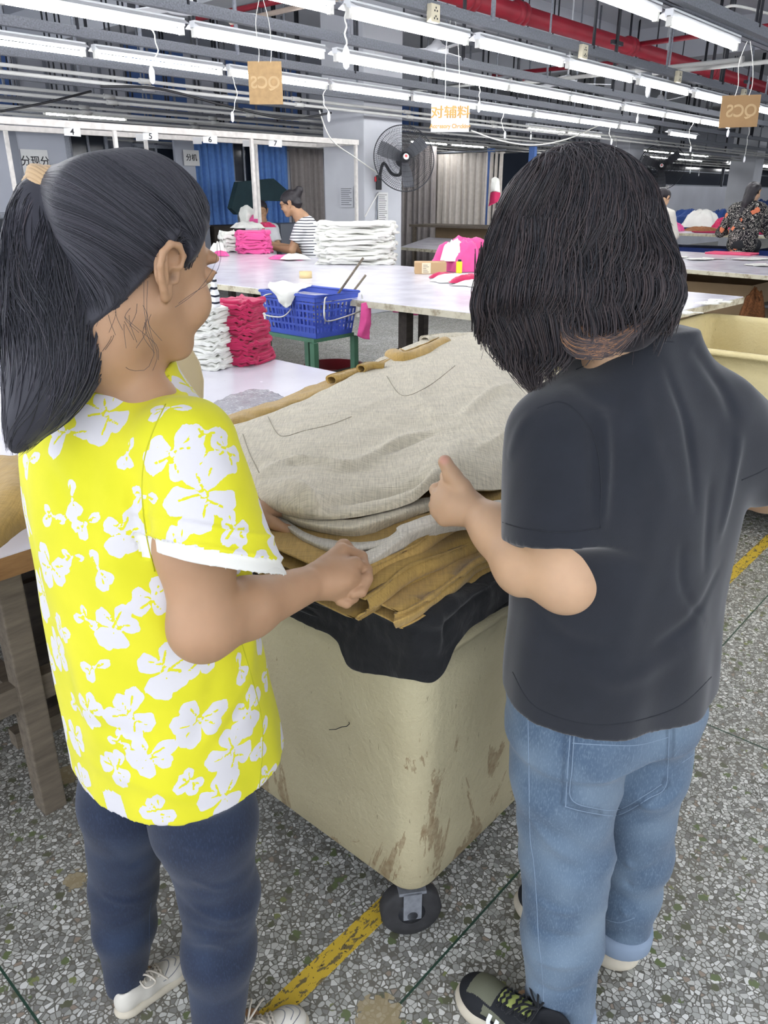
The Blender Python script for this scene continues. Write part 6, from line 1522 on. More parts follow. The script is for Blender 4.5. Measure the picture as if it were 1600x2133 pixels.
# ------------------------------------------------------------------ piles of garments on tables
def pile_layer(w_, d, h, seed, m, group):
    th = np.linspace(0, 2*math.pi, 72, endpoint=False); r = np.random.RandomState(seed); rows = []
    base = np.stack([np.sign(np.cos(th))*np.abs(np.cos(th))**.45*w_/2, np.sign(np.sin(th))*np.abs(np.sin(th))**.45*d/2], 1)
    wob = .03*w_*np.sin(th*3+seed)+.02*w_*np.sin(th*7+seed*2)+.014*w_*np.sin(th*15+seed*3)
    for k, (z, o) in enumerate(((.0, -.02), (.15, .0), (.35, .012), (.5, -.012), (.65, .010), (.85, .0), (1.0, -.02), (1.05, -.08))):
        n_ = base/np.linalg.norm(base, axis=1, keepdims=True); q = base+n_*(wob*(1-.2*k/8)+o*w_*.7)[:, None]; zz = z*h+h*.35*np.sin(th*5+seed*1.3)*(.4+.6*z)+h*.2*np.sin(th*13+seed)
        rows.append(np.column_stack([q, zz]))
    for f in (.6, .25, .02): rows.append(np.column_stack([rows[-1][:, :2]*f, np.full(72, h*1.1)+h*.15*np.sin(th*4+seed)]))
    rows.insert(0, np.column_stack([rows[0][:, :2]*.05, np.full(72, h*.05)]))
    V = np.concatenate(rows); H = len(rows); n = 72; i = np.arange(H-1)[:, None]*n; j = np.arange(n)[None, :]; j2 = (j+1) % n; F = np.stack([i+j, i+j2, i+n+j2, i+n+j], -1).reshape(-1, 4)
    V = V+.10*h*np.stack([fnoise(V, 30, seed), fnoise(V, 30, seed+1), fnoise(V, 30, seed+2)], 1)
    return np_mesh('folded_garment', V, F)
def pile(c, rz, w_, d, h, n, mats, what, group, seed=0, slip=.03, color_of=None, taper=0):
    protos = {}
    for k in range(n):
        m = mats[k % len(mats)] if color_of is None else color_of(k); key = (m, k % 3)
        if key not in protos: me = pile_layer(w_, d, h, seed+k % 3+1, M[m], group); me.materials.append(M[m]); protos[key] = me
        o = bpy.data.objects.new('folded_garment', protos[key]); COL.objects.link(o)
        r = random.Random(seed*100+k); s = 1-taper*k/n
        o.location = (c[0]+r.uniform(-slip, slip), c[1]+r.uniform(-slip, slip), c[2]+k*h*.92); o.rotation_euler = (0, 0, rz+r.uniform(-.12, .12)+(math.pi if k % 2 else 0)); o.scale = (s, s, 1)
        lv = 'lowest' if k == 0 else 'topmost' if k == n-1 else ORD[k]+' from the bottom'
        tag(o, '%s, %s' % (what, lv), 'garment', group)
c = atz(742, 552, ZT); pile((c[0], c[1]+.16, ZT+.003), .1, .70, .34, .0255, 15, ['whitecloth'], 'folded white garment in the tall stack on central table', 'white garments in the tall stack', 3, .022)
c = atz(526, 529, ZT); pile((c[0], c[1]+.12, ZT+.003), .1, .36, .30, .030, 8, ['pinkcloth'], 'folded pink garment in the stack before the striped woman', 'pink garments on the far end of central table', 11, .015)
c = atz(478, 526, ZT); pile((c[0], c[1]+.15, ZT+.003), .3, .22, .28, .036, 6, ['whitecloth'], 'crumpled white garment beside the pink stack', 'white garments beside the pink stack', 21, .03)
c = atz(494, 765, .78); pile((c[0], c[1]+.15, .782), -.35, .25, .28, .0165, 19, ['magenta'], 'folded magenta garment in the near wavy stack', 'magenta garments stacked on the near table', 31, .014, taper=.30)
c = atz(428, 772, .78); pile((c[0], c[1]+.15, .782), -.35, .24, .28, .0165, 18, ['whitecloth'], 'folded white garment beside magenta stack on near table', 'white garments stacked on the near table', 41, .014, taper=.15)
def heap(pxs, z, mats, w_, h, label, seed, cat='garment', n=3, d=None):
    """a loosely thrown garment: ridged mound"""
    r = np.random.RandomState(seed); c = np.array(atz(*pxs, z)); th = np.linspace(0, 2*math.pi, 64, endpoint=False); rows = []; d = d or w_*.7
    rad = 1+.16*np.sin(th*3+seed)+.12*np.sin(th*5+seed*2)+.08*np.sin(th*9+seed*3)
    for q in np.linspace(1, .02, 14):
        zz = h*(1-q**3.0)*(1+.10*q*np.sin(th*3+seed*5+q*4)+.10*q*np.sin(th*7+q*9+seed)); rows.append(np.stack([rad*q*w_/2*np.cos(th), rad*q*d/2*np.sin(th), np.maximum(zz, .004)], 1))
    V = np.concatenate(rows); i = np.arange(13)[:, None]*64; j = np.arange(64)[None, :]; j2 = (j+1) % 64; F = np.stack([i+j, i+j2, i+64+j2, i+64+j], -1).reshape(-1, 4)
    F = np.vstack([F]); V[:, 2] += h*.09*fnoise(V, 12/w_, seed, 3)*(V[:, 2] > .01); V[:, 2] = np.maximum(V[:, 2], .002)
    o = link('loose_garment', np_mesh('loose_garment', V, F), M[mats]); o.location = c+V3(0, d*.3, 0); tag(o, label, cat); return o
heap((590, 541), ZT, 'pinkcloth', .32, .04, 'loose pink garment lying before the pink stack', 1); heap((612, 541), ZT+.01, 'whitecloth', .28, .05, 'loose white cloth on the pink one near the tape roll', 2)
heap((460, 534), ZT, 'pinkcloth', .18, .05, 'small pink garment at the left of the pink stack', 4); heap((455, 526), ZT+.02, 'whitecloth', .16, .10, 'white garment on top of the small pink one', 5)
heap((972, 566), ZT, 'pinkcloth', .50, .25, 'puffed pink garment bag beside the dark-haired head', 6, d=.36); heap((950, 545), ZT+.08, 'whitecloth', .22, .16, 'white sleeve folded over the puffed pink garment', 7)
heap((925, 580), ZT, 'magenta', .24, .04, 'flat magenta garment between the cardboard box and dark hair', 8); heap((955, 588), ZT, 'whitecloth', .40, .05, 'flat white garment with pink edges on the central table', 9); heap((985, 590), ZT+.01, 'magenta', .32, .05, 'crumpled magenta garment next to the dark hair', 10); heap((1010, 598), ZT, 'whitecloth', .36, .04, 'white garment half hidden by the dark hair', 12)
heap((512, 476), ZT+.22, 'whitecloth', .36, .07, 'crumpled white garment crowning the pink stack', 13); heap((552, 474), ZT+.22, 'magenta', .22, .06, 'magenta garment on top of the pink stack', 14)
heap((5, 540), .80, 'magenta', .5, .18, 'red garment on the far left table', 15); heap((1440, 478), ZF, 'navy', .85, .30, 'big navy garment heap on the far table', 16); heap((1465, 474), ZF+.05, 'whitecloth', .66, .27, 'white garments tangled on the navy heap', 17); heap((1498, 478), ZF, 'navy', .5, .32, 'navy garment bulging beside the white tangle', 18)
heap((1402, 482), ZF, 'pinkcloth', .40, .14, 'pink garment beside the woman in cream on the far table', 19); heap((1508, 484), ZF, 'magenta', .36, .22, 'magenta garment left of the woman in black floral top', 20); heap((1588, 470), ZF, 'navy', .7, .45, 'navy garment heap at the right edge beyond the floral top', 22); heap((1586, 480), ZF, 'whitecloth', .5, .30, 'white garment at the right edge of the far table', 23); heap((1596, 488), ZF, 'pinkcloth', .32, .16, 'pink garment at the far right table edge', 24)
heap((880, 655), .56, 'pinkcloth', .42, .14, 'pink rag lying on the dark stool under the central table', 25); heap((5, 705), .80, 'pinkcloth', .12, .05, 'pink cloth at the left edge behind the ponytail', 26)
M['fur'] = plain('brown_fur_trim', srgb(122, 78, 46), .95, var=.4, scale=60, bump=1); o = heap((1467, 482), ZF+.075, 'fur', .50, .06, 'brown furry trim lying on the pink bundle', 27, 'trim'); 
o = rbox('fabric_bolt', 13.1, 13.3, 3.75, 5.1, ZF, ZF+.08, M['magenta'], .05); tag(o, 'long crimson bundle of fabric lying along the far table', 'fabric')
heap((1568, 664), .30, 'fur', .26, .28, 'brown furry bundle on the floor behind the yellowish trolley', 28, 'trim')
c0_, c1_ = atz(1482, 527, .80), atz(1578, 531, .80); a_, b_ = to_uv(c0_), to_uv(c1_)
o = rbox('pink_mat', a_[0]-.25, a_[0]+.10, b_[1], a_[1], .80, .825, plain('pink_seat', srgb(214, 74, 110), .6), .01); tag(o, 'pink mat on the second table under the woman in black floral top', 'mat')
# ------------------------------------------------------------------ blue basket and stool
M['bluecrate'] = plain('blue_plastic', srgb(62, 84, 176), .5, var=.08, scale=8); M['bluedark'] = plain('deep_blue_plastic', srgb(34, 62, 140), .5, var=.08)
M['chrome'] = plain('bright_wire', srgb(196, 194, 186), .3, .7, var=.05); M['greenmetal'] = plain('green_painted_steel', srgb(66, 108, 84), .5, var=.2)
def crate(r, L, W, H, m, slots=True, flare=.03, rows_=4):
    """open plastic basket with slotted walls (local x = L)"""
    def wall(p0, p1, name):
        p0, p1 = Vector(p0), Vector(p1); d = (p1-p0); n = Vector((d.y, -d.x, 0)).normalized(); bm = NB(); ln = d.length; ns = max(4, int(ln/.030)); t = .004
        def P(s, z): f = z/H; return p0+d*(.5+(s/ln-.5)*(1+2*flare*f/ln))+n*(flare*f)+Vector((0, 0, z))
        def bar(s0, s1, z0, z1):
            vs = [bm.verts.new(q) for q in (P(s0, z0), P(s1, z0), P(s1, z1), P(s0, z1))]; ws = [bm.verts.new(q-n*t) for q in (P(s0, z0), P(s1, z0), P(s1, z1), P(s0, z1))]
            bm.faces.new(vs); bm.faces.new(ws[::-1])
            for k in range(4): bm.faces.new((vs[k], ws[k], ws[(k+1) % 4], vs[(k+1) % 4]))
        zs = [.0, .03]; hh = (H*.84-.03)/rows_
        bar(0, ln, 0, .03); bar(0, ln, H*.86, H)
        for rr_ in range(rows_):
            z0 = .03+rr_*hh; bar(0, ln, z0+hh*.72, z0+hh)
            for k in range(ns+1):
                s = ln*k/ns; bar(max(0, s-.006), min(ln, s+.006), z0, z0+hh*.72)
                if k % 4 == 0: bar(max(0, s-.011), min(ln, s+.011), z0, z0+hh*.72)
        bobj(name, bm, m, r)
    a, b = L/2, W/2
    wall((-a, -b, 0), (a, -b, 0), 'side_wall'); wall((a, -b, 0), (a, b, 0), 'side_wall'); wall((a, b, 0), (-a, b, 0), 'side_wall'); wall((-a, b, 0), (-a, -b, 0), 'side_wall')
    bm = NB(); box(bm, -a, a, -b, b, 0, .006); bobj('base', bm, m, r)
    bm = NB(); f = flare; ring_tube(bm, [(-a-f, -b-f, H), (a+f, -b-f, H), (a+f, b+f, H), (-a-f, b+f, H)], .011, 8, closed=True, flat=.8); bobj('rim', bm, m, r)
ZB = .745; bc = np.array(atz(659, 706, ZB)); u_, v_ = to_uv(bc)
Lb, Wb, Hb = .30, .42, .245       # along u, along v
cb = uvz(u_+Lb/2, v_+Wb/2, ZB)
bk = empty('basket', cb, RZ); tag(bk, 'blue slotted plastic basket with wire handles on the green stool', 'basket'); crate(bk, Lb, Wb, Hb, M['bluecrate'], flare=.032)
for sx, sy, rot in ((0, -1, 0), (-1, 0, 1), (1, 0, 1)):
    bm = NB()
    if sy: P = [(-.09, -Wb/2-.035, Hb-.01), (-.14, -Wb/2-.07, Hb-.02), (-.16, -Wb/2-.085, Hb-.115), (-.11, -Wb/2-.085, Hb-.137), (.09, -Wb/2-.085, Hb-.115), (.16, -Wb/2-.085, Hb-.094), (.185, -Wb/2-.055, Hb-.015)]
    else: P = [(sx*(Lb/2+.03), .13, Hb-.01), (sx*(Lb/2+.07), .17, Hb-.03), (sx*(Lb/2+.085), .18, Hb-.12), (sx*(Lb/2+.08), .0, Hb-.13), (sx*(Lb/2+.03), -.035, Hb-.085)]
    ring_tube(bm, catmull(P, 6), .0045, 8); bobj('wire_handle', bm, M['chrome'], bk)
st = empty('stool', (cb[0], cb[1], 0), RZ); tag(st, 'green steel stool frame carrying the blue basket', 'stool')
bm = NB(); a, b = .17, .21; box(bm, -a, a, -b, b, ZB-.022, ZB-.001); bobj('seat', bm, M['greenmetal'], st)
for sx in (-1, 1):
    for sy in (-1, 1): bm = NB(); box(bm, sx*a-.018, sx*a+.018, sy*b-.018, sy*b+.018, 0, ZB-.022); bobj('leg', bm, M['greenmetal'], st)
for sx in (-1, 1): bm = NB(); box(bm, sx*a-.012, sx*a+.012, -b, b, .14, .165); bobj('stretcher', bm, M['greenmetal'], st)
bm = NB(); box(bm, -a, a, -b, b, .16, .172); bobj('lower_board', bm, M['oldwood'], st)
def hang(pts_rows, m, label, name='hanging_cloth', thick=.004):
    G = grid_surface(pts_rows, 8, 8); c = G.reshape(-1, 3).mean(0); o, V, F = sheet_obj(name, G, M[m], c, thick, noise=(.006, 26, 5)); tag(o, label, 'cloth'); return o
def D(x, y, d): return np.array(aty(x, y, d))
yb = bc[1]
hang([[D(562, 588, yb+0.324), D(600, 586, yb+0.288), D(650, 592, yb+0.216)], [D(558, 596, yb+0.158), D(592, 600, yb+0.101), D(640, 600, yb+0.086)], [D(566, 606, yb+0.115), D(594, 616, yb+0.058), D(624, 604, yb+0.058)], [D(590, 638, yb+0.101), D(597, 641, yb+0.072), D(606, 634, yb+0.065)]], 'whitecloth', 'white cloth draped over the left rim of the blue basket')
hang([[D(752, 632, yb+0.108), D(762, 630, yb+0.108), D(772, 633, yb+0.122)], [D(750, 660, yb+0.094), D(762, 662, yb+0.086), D(772, 664, yb+0.108)], [D(744, 700, yb+0.086), D(758, 706, yb+0.086), D(770, 707, yb+0.108)]], 'pinkcloth', 'pale pink cloth hanging from the right handle of the basket')
hang([[D(540, 630, yb+0.360), D(546, 628, yb+0.360), D(552, 632, yb+0.346)], [D(534, 690, yb+0.360), D(546, 684, yb+0.360), D(556, 690, yb+0.331)], [D(528, 716, yb+0.360), D(546, 714, yb+0.360), D(558, 712, yb+0.331)]], 'whitecloth', 'grey-white cloth hanging from the left handle of the basket')
for (x0, y0, x1, y1, dd, lb) in ((700, 598, 757, 537, .32, 'longer dark wooden rod standing in the blue basket'), (728, 596, 762, 573, .29, 'shorter wooden rod leaning in the blue basket')):
    p, q = D(x0-14, y0+40, yb+dd-.06), D(x1, y1, yb+dd); bm = NB(); ring_tube(bm, [Vector((0, 0, 0)), Vector(q-p)], .0075, 8); o = bobj('wooden_rod', bm, M['oldwood'], loc=p); tag(o, lb, 'rod')
# small things on the central table
c = atz(637, 579, ZT); bm = NB(); lathe(bm, [(.028, 0), (.048, 0), (.048, .048), (.028, .048)], 24); o = bobj('tape_roll', bm, plain('tan_tape', srgb(206, 184, 134), .4), loc=c); tag(o, 'roll of tan packing tape standing on the central table', 'tape')
c = atz(897, 571, ZT); bm = NB(); box(bm, -.125, .125, 0, .17, 0, .088, .004); o = bobj('cardboard_box', bm, plain('cardboard', srgb(176, 146, 108), .85, var=.08), loc=(c[0], c[1], c[2])); tag(o, 'small cardboard box with white label on the central table', 'box')
bm = NB(); box(bm, -.07, 0.0, -.003, 0, 0.005, .085); l = bobj('label', bm, plain('cream_label', srgb(222, 208, 178), .7), o)
bm = NB()
for k in range(5): box(bm, -.06, -.015-.01*(k % 3), -.0045, -.003, .015+k*.013, .018+k*.013)
bobj('print_lines', bm, M['ink'], l)
c = atz(956, 569, ZT); bm = NB(); box(bm, -.024, .024, -.018, .018, 0, .09, .008); o = bobj('yellow_bottle', bm, plain('yellow_plastic', srgb(236, 214, 44), .4), loc=c); bm = NB(); box(bm, -.010, .016, -.012, .012, .09, .105, .003); bobj('cap', bm, M['black'], o); tag(o, 'small yellow container with black cap beside the pink garment', 'container')
# under the central table
stc = atz(905, 700, .0); r = empty('stool', uvz(4.25, 3.35, 0), RZ); tag(r, 'dark wooden stool under the central table with a pink rag on it', 'stool')
bm = NB(); box(bm, -.16, .16, -.22, .22, .50, .53); bobj('seat', bm, M['darkwood'], r)
for sx in (-1, 1):
    for sy in (-1, 1): bm = NB(); box(bm, sx*.13-.014, sx*.13+.014, sy*.18-.014, sy*.18+.014, 0, .50); bobj('leg', bm, M['dark'], r)
M['redtub'] = plain('dark_red_plastic', srgb(112, 26, 36), .5, var=.1)
c = atz(695, 762, .20); bm = NB(); lathe(bm, [(.18, -.18), (.24, .0), (.26, 0), (.26, .012), (.225, .012), (.17, -.16)], 32); o = bobj('plastic_tub', bm, M['redtub'], loc=(c[0], c[1]+.1, .18)); tag(o, 'dark red plastic tub on the floor beside the near table end', 'tub')
for k, (px, py) in enumerate(((1415, 590), (1478, 594), (1596, 590))):
    c = atz(px, py, .42); r = empty('crate', (c[0], c[1], .38), RZ); tag(r, 'blue slotted crate on the shelf under the second table, %s' % ('left', 'middle', 'right')[k], 'crate', 'blue crates under the second table'); crate(r, .4, .33, .26, M['bluecrate'], rows_=2)
shelf_box('storage_shelf', 9.65, 10.5, .8, 5.6, .34, .37, M['steel'], 'grey shelf under the second table holding blue crates', 'shelf')
for k, (a, b) in enumerate(((13.4, 1.3), (13.4, 2.9), (13.4, 4.6))):
    shelf_box('storage_bin', a, a+.8, b, b+1.3, 0.0, .74, M['bluedark'], 'dark blue bin under the far table, %s' % ('rightmost', 'middle', 'leftmost')[k], 'bin', 'blue bins under the far table')
c = atz(1500, 660, .30); r = empty('carton', (c[0]+.35, c[1]+1.1, 0), RZ+.0); tag(r, 'large open cardboard carton behind the yellowish trolley', 'carton')
M['cartonm'] = plain('brown_carton', srgb(158, 134, 104), .85, var=.08); a, b, H = .55, .60, .60
for (x0, x1, y0, y1) in ((-a, a, -b, -b+.008), (-a, a, b-.008, b), (-a, -a+.008, -b, b), (a-.008, a, -b, b)): bm = NB(); box(bm, x0, x1, y0, y1, 0, H); bobj('carton_side', bm, M['cartonm'], r)
bm = NB(); box(bm, -a, a, -b, b, 0, .01); bobj('carton_base', bm, M['cartonm'], r)
# things on the near table
def plastic_pack():
    t = NT('clear_plastic'); v = t.coord(); n = t.noise(t.coord(scale=(1, 4, 1), rot=(0, 0, .5)), 22, 4, .7, dist=2.5); m = t.math('GREATER_THAN', n, .58)
    c = t.mix(m, srgb(168, 166, 172), srgb(236, 236, 240)); t.bump(n, .8, .006); M['plasticpack'] = t.fin(c, .12, 0, .6)
    A = [Z(436, 846, .812), Z(470, 826, .818), Z(520, 812, .816), Z(560, 812, .81)]; B = [Z(440, 862, .806), Z(490, 850, .822), Z(545, 840, .82), Z(590, 826, .81)]; Cc = [Z(446, 884, .802), Z(500, 872, .812), Z(560, 858, .812), Z(612, 842, .803)]
    G = grid_surface([A, B, Cc], 10, 12); c = G.reshape(-1, 3).mean(0); o, V, F = sheet_obj('plastic_pack', G, M['plasticpack'], c, .006, noise=(.003, 60, 3)); tag(o, 'clear plastic pack of white trims lying on the near table', 'pack')
plastic_pack()
def mask():
    r_, n = .055, 20; c = D(372, 792, 1.25); rows = []
    for k in range(9):
        t = k/8; rows.append([np.array(c)+V3(.052*math.sin(p)*math.sin(t*1.5)-.01, .020*math.cos(t*1.5), .075*math.cos(p)*math.sin(t*1.5)) for p in np.linspace(0, math.pi*2, 17)])
    G = np.array([[q for q in row] for row in rows]); cc = G.reshape(-1, 3).mean(0)
    o, V, F = sheet_obj('face_mask', G, plain('cream_mask', srgb(212, 196, 168), .8), cc, .002, noise=(.0008, 40, 3)); tag(o, 'cream cupped face mask hanging under the ponytailed woman\'s chin', 'mask')
    bm = NB(); ring_tube(bm, catmull([Vector(D(352, 752, 1.20))-Vector(cc), Vector(D(362, 778, 1.20))-Vector(cc), Vector(D(372, 790, 1.20))-Vector(cc), Vector(D(388, 818, 1.22))-Vector(cc)], 6), .003, 6, flat=.4); bobj('strap', bm, M['white'], o)
    bm = NB(); q = Vector(D(357, 766, 1.19))-Vector(cc); box(bm, q.x-.008, q.x+.010, q.y-.003, q.y+.002, q.z-.012, q.z+.006, .002); bobj('buckle', bm, M['paper'], o)
mask()
# mustard garment at the left on the near table
ribbon('mustard_garment', [Z(-60, 985, .83), Z(-30, 955, .85), Z(10, 945, .86), Z(60, 950, .86)], [Z(-60, 1180, .81), Z(-20, 1155, .812), Z(28, 1118, .815), Z(70, 1090, .815)], M['mustard'], 'mustard linen garment lying on the left end of the near table',
       mid=[[Z(-60, 1040, .87), Z(-25, 1020, .88), Z(20, 1000, .89), Z(66, 1000, .88)], [Z(-60, 1120, .86), Z(-20, 1095, .865), Z(25, 1070, .862), Z(68, 1055, .86)]], noise=(.005, 18, 9))
# ------------------------------------------------------------------ curtains, windows and panels at the back
def curtain(p0, p1, z0, z1, m, label, n=9, amp=.06, seed=0, name='curtain'):
    p0 = np.array(p0, float); p1 = np.array(p1, float); L = np.linalg.norm(p1-p0); d = (p1-p0)/L; nn = V3(-d[1], d[0], 0); W = n*10; rows = []
    for z in np.linspace(z0, z1, 8):
        f = (z-z0)/(z1-z0); s = np.linspace(0, 1, W); w_ = amp*(1-.4*f)*(np.sin(s*n*6.283+seed)+.4*np.sin(s*n*15+seed*2+f)); q = p0+np.outer(s*L, d)+np.outer(w_, nn); q[:, 2] = z+.02*np.sin(s*n*3)*(f < .2); rows.append(q)
    G = np.stack(rows); c = G.reshape(-1, 3).mean(0); o, V, F = sheet_obj(name, G, M[m], c, .006, noise=(.003, 8, 2)); tag(o, label, 'curtain'); return o
UB = 13.9       # a curtained partition across the building
def pu(px, z, u=UB):
    p = atu(px, 400, u); return V3(p[0], p[1], z)
curtain(pu(905, 0), pu(1012, 0), .05, 2.33, 'beigecloth', 'long beige curtain behind the large wall fan', 8, .05)
curtain(pu(1008, 0), pu(1046, 0), .05, 2.33, 'beigecloth', 'narrow beige curtain beside the hanging red and white garment', 4, .05, 2)
curtain(pu(812, 0, 13.6), pu(906, 0, 13.6), .05, 2.75, 'greycloth', 'dark grey curtain behind the left half of the wall fan', 8, .06, 1)
bm = NB(); a = Vector(pu(800, 2.36)); b = Vector(pu(1050, 2.36)); ring_tube(bm, [Vector((0, 0, 0)), b-a], .015, 8); o = bobj('curtain_rail', bm, M['steel'], loc=a); tag(o, 'thin steel rail carrying the beige curtains', 'rail')
VC = 13.1
def pv(px, z, v=VC): p = atv(px, 400, v); return V3(p[0], p[1], z)
curtain(pv(412, 0), pv(492, 0), .6, 2.62, 'bluecloth', 'blue curtain left of the dark window', 6, .05, 1)
curtain(pv(532, 0), pv(602, 0), .6, 2.62, 'bluecloth', 'blue curtain right of the dark window', 6, .05, 3)
curtain(pv(604, 0), pv(672, 0), .4, 2.45, 'greycloth', 'grey-brown curtain beside the nearest column', 5, .05, 5)
def window(n, px0, px1, z0, z1, v=VC+.12, bars=(.5,), vb=(.5,)):
    a, b = pv(px0, 0, v), pv(px1, 0, v); ua, ub = to_uv(a)[0], to_uv(b)[0]
    r = empty('window_%d' % n, uvz((ua+ub)/2, v, z0), RZ); struct(r); w2 = (ub-ua)/2; H = z1-z0
    bm = NB(); box(bm, -w2, w2, .0, .02, 0, H); bobj('pane', bm, M['night'], r)
    bm = NB(); box(bm, -w2-.03, w2+.03, -.03, .03, -.03, .03); box(bm, -w2-.03, w2+.03, -.03, .03, H-.03, H+.03); box(bm, -w2-.03, -w2+.03, -.03, .03, 0, H); box(bm, w2-.03, w2+.03, -.03, .03, 0, H)
    for f in bars: box(bm, -w2, w2, -.025, .025, H*f-.02, H*f+.02)
    for f in vb: box(bm, -w2+2*w2*f-.02, -w2+2*w2*f+.02, -.025, .025, 0, H)
    bobj('window_frame', bm, M['steel'], r)
window(1, 488, 534, 1.2, 2.5, bars=(.45,)); window(2, 292, 372, 1.3, 2.35, bars=(.5,)); window(3, 158, 232, 1.3, 2.5)
def panel(px0, px1, z0, z1, v, m, name, label, cat='panel', th=.06):
    a, b = to_uv(pv(px0, 0, v))[0], to_uv(pv(px1, 0, v))[0]; o = rbox(name, a, b, v, v+th, z0, z1, m, .004); tag(o, label, cat); return o
M['panelgrey'] = plain('pale_grey_sheet', srgb(172, 176, 186), .6, var=.05, scale=1); M['paneldark'] = plain('mid_grey_sheet', srgb(126, 130, 140), .6, var=.08, scale=1)
struct(panel(-200, 150, 1.30, 2.62, 12.7, M['panelgrey'], 'wall_panel_left', None, None)).pop('category', None) if False else None
def spanel(n, px0, px1, z0, z1, v, m, th=.06):
    a, b = to_uv(pv(px0, 0, v))[0], to_uv(pv(px1, 0, v))[0]; struct(rbox('trim_%d' % n, a, b, v, v+th, z0, z1, m, .004))
spanel(20, -260, 34, 1.30, 2.66, 12.6, M['panelgrey']); spanel(21, 34, 52, 1.3, 2.66, 12.58, M['paneldark']); spanel(22, 52, 150, 1.30, 2.66, 12.6, M['panelgrey']); spanel(23, -260, 150, 1.22, 1.30, 12.55, M['steel'], .12); spanel(24, -260, 150, .95, 1.20, 12.7, M['night']); spanel(25, -260, 150, .86, .95, 12.5, M['edge'], .3)
spanel(26, 372, 412, .6, 2.62, 12.9, M['panelgrey']); spanel(27, 150, 160, .6, 2.66, 12.6, M['steel'], .1); spanel(28, -260, 150, 0, .86, 12.75, M['paneldark'])
# lower dark cabinets along the left wall
for k, (a, b) in enumerate(((5.9, 7.4), (7.5, 9.0), (9.1, 10.6), (10.7, 12.2))):
    shelf_box('cabinet', a, b, 12.3, 12.9, 0, 1.02, M['paneldark'] if k % 2 else M['darkwood'], 'dark low cabinet against the left wall, %s from the left' % ORD[k], 'cabinet', 'low cabinets by the left wall')
bm = NB(); prism(bm, [(-1.1, -.25), (-.8, .28), (.5, .36), (1.15, .05), (1.1, -.12), (.2, -.1), (-.9, -.38)], -.02, .02)
p = atv(540, 408, 11.6); 
for v in bm.verts: v.co = Vector((v.co.x*.62, v.co.z*3, v.co.y*.8))
o = bobj('folded_tarpaulin', bm, plain('dark_teal_board', srgb(34, 58, 64), .8), loc=p); o.rotation_euler = (0, 0, RZ); tag(o, 'dark teal covered board standing behind the seated women', 'board')
# door opening with blue frame beyond the curtain
r = empty('door_1', pu(1062, 0, 13.95)); r.rotation_euler = (0, 0, RZ+math.pi/2); struct(r)
bm = NB(); box(bm, -.5, .5, 0, .04, 0, 2.3); bobj('door_leaf', bm, M['night'], r); bm = NB(); box(bm, .42, .54, -.03, .06, 0, 2.4); box(bm, -.54, -.42, -.03, .06, 0, 2.4); bobj('door_frame', bm, M['bluepanel'], r)
# table with blue bins by the beige curtain
def box_at(name, x, y, z, dims, m, label, cat, rot=RZ, group=None, bev=.004):
    c = atz(x, y, z); a, b, h = dims; bm = NB(); box(bm, -a/2, a/2, -b/2, b/2, 0, h, bev); o = bobj(name, bm, m, loc=c); o.rotation_euler = (0, 0, rot); tag(o, label, cat, group); return o
r = empty('side_table', uvz(12.6, 8.75, 0), RZ); tag(r, 'narrow brown side table with blue bins in front of the beige curtain', 'table')
bm = NB(); box(bm, -.4, .4, -1.5, 1.5, .98, 1.02); bobj('table_top', bm, M['oldwood'], r)
for sx in (-1, 1):
    for sy in (-1, 1): bm = NB(); box(bm, sx*.36-.03, sx*.36+.03, sy*1.4-.03, sy*1.4+.03, 0, .98); bobj('leg', bm, M['oldwood'], r)
bm = NB(); box(bm, .30, .34, -1.4, 1.4, .1, .95); bobj('back_board', bm, M['cartonm'], r)
box_at('blue_bin', 935, 456, 1.02, (.26, .42, .22), M['bluedark'], 'blue plastic bin on the side table, left one', 'bin'); box_at('blue_bin', 968, 452, 1.02, (.26, .40, .26), M['bluedark'], 'blue plastic bin on the side table, right one', 'bin'); box_at('blue_bin', 892, 448, 1.02, (.2, .22, .07), M['bluedark'], 'small shallow blue bin left of the white cloth', 'bin')
heap((915, 449), 1.02, 'whitecloth', .62, .42, 'heap of white plastic-wrapped cloth on the side table', 33)
for k, (x, y) in enumerate(((868, 492), (920, 490))):
    box_at('maroon_bin', x, y, .55, (.5, .85, .42), plain('maroon_plastic_%d' % k, srgb(120, 32, 54), .55), 'maroon plastic bin below the side table, %s' % ('left', 'right')[k], 'bin', group='maroon bins')
hang([[D(1024, 372, 14.2), D(1032, 368, 14.2), D(1040, 374, 14.2)], [D(1022, 400, 14.2), D(1032, 398, 14.15), D(1042, 402, 14.2)]], 'whitecloth', 'white upper half of garment hanging on the beige curtain')
hang([[D(1022, 401, 14.18), D(1032, 399, 14.12), D(1042, 401, 14.18)], [D(1018, 430, 14.18), D(1030, 424, 14.12), D(1042, 418, 14.18)]], 'magenta', 'red lower half of garment hanging on the beige curtain')
# glazing above the far half wall
for k, (u0, u1) in enumerate(((20.6, 24.6), (24.8, 30), (30.2, 37), (37.2, 45.5))):
    r = empty('window_%d' % (k+10), uvz((u0+u1)/2, 10.88, 1.84), RZ); struct(r); w2 = (u1-u0)/2
    bm = NB(); box(bm, -w2, w2, .0, .03, 0, .95); bobj('pane', bm, M['night'], r)
    bm = NB(); box(bm, -w2, w2, -.03, .0, .42, .45); box(bm, -w2, -w2+.05, -.03, .05, 0, .95); box(bm, -w2, w2, -.04, .0, -.02, .04); bobj('window_frame', bm, M['steel'], r)
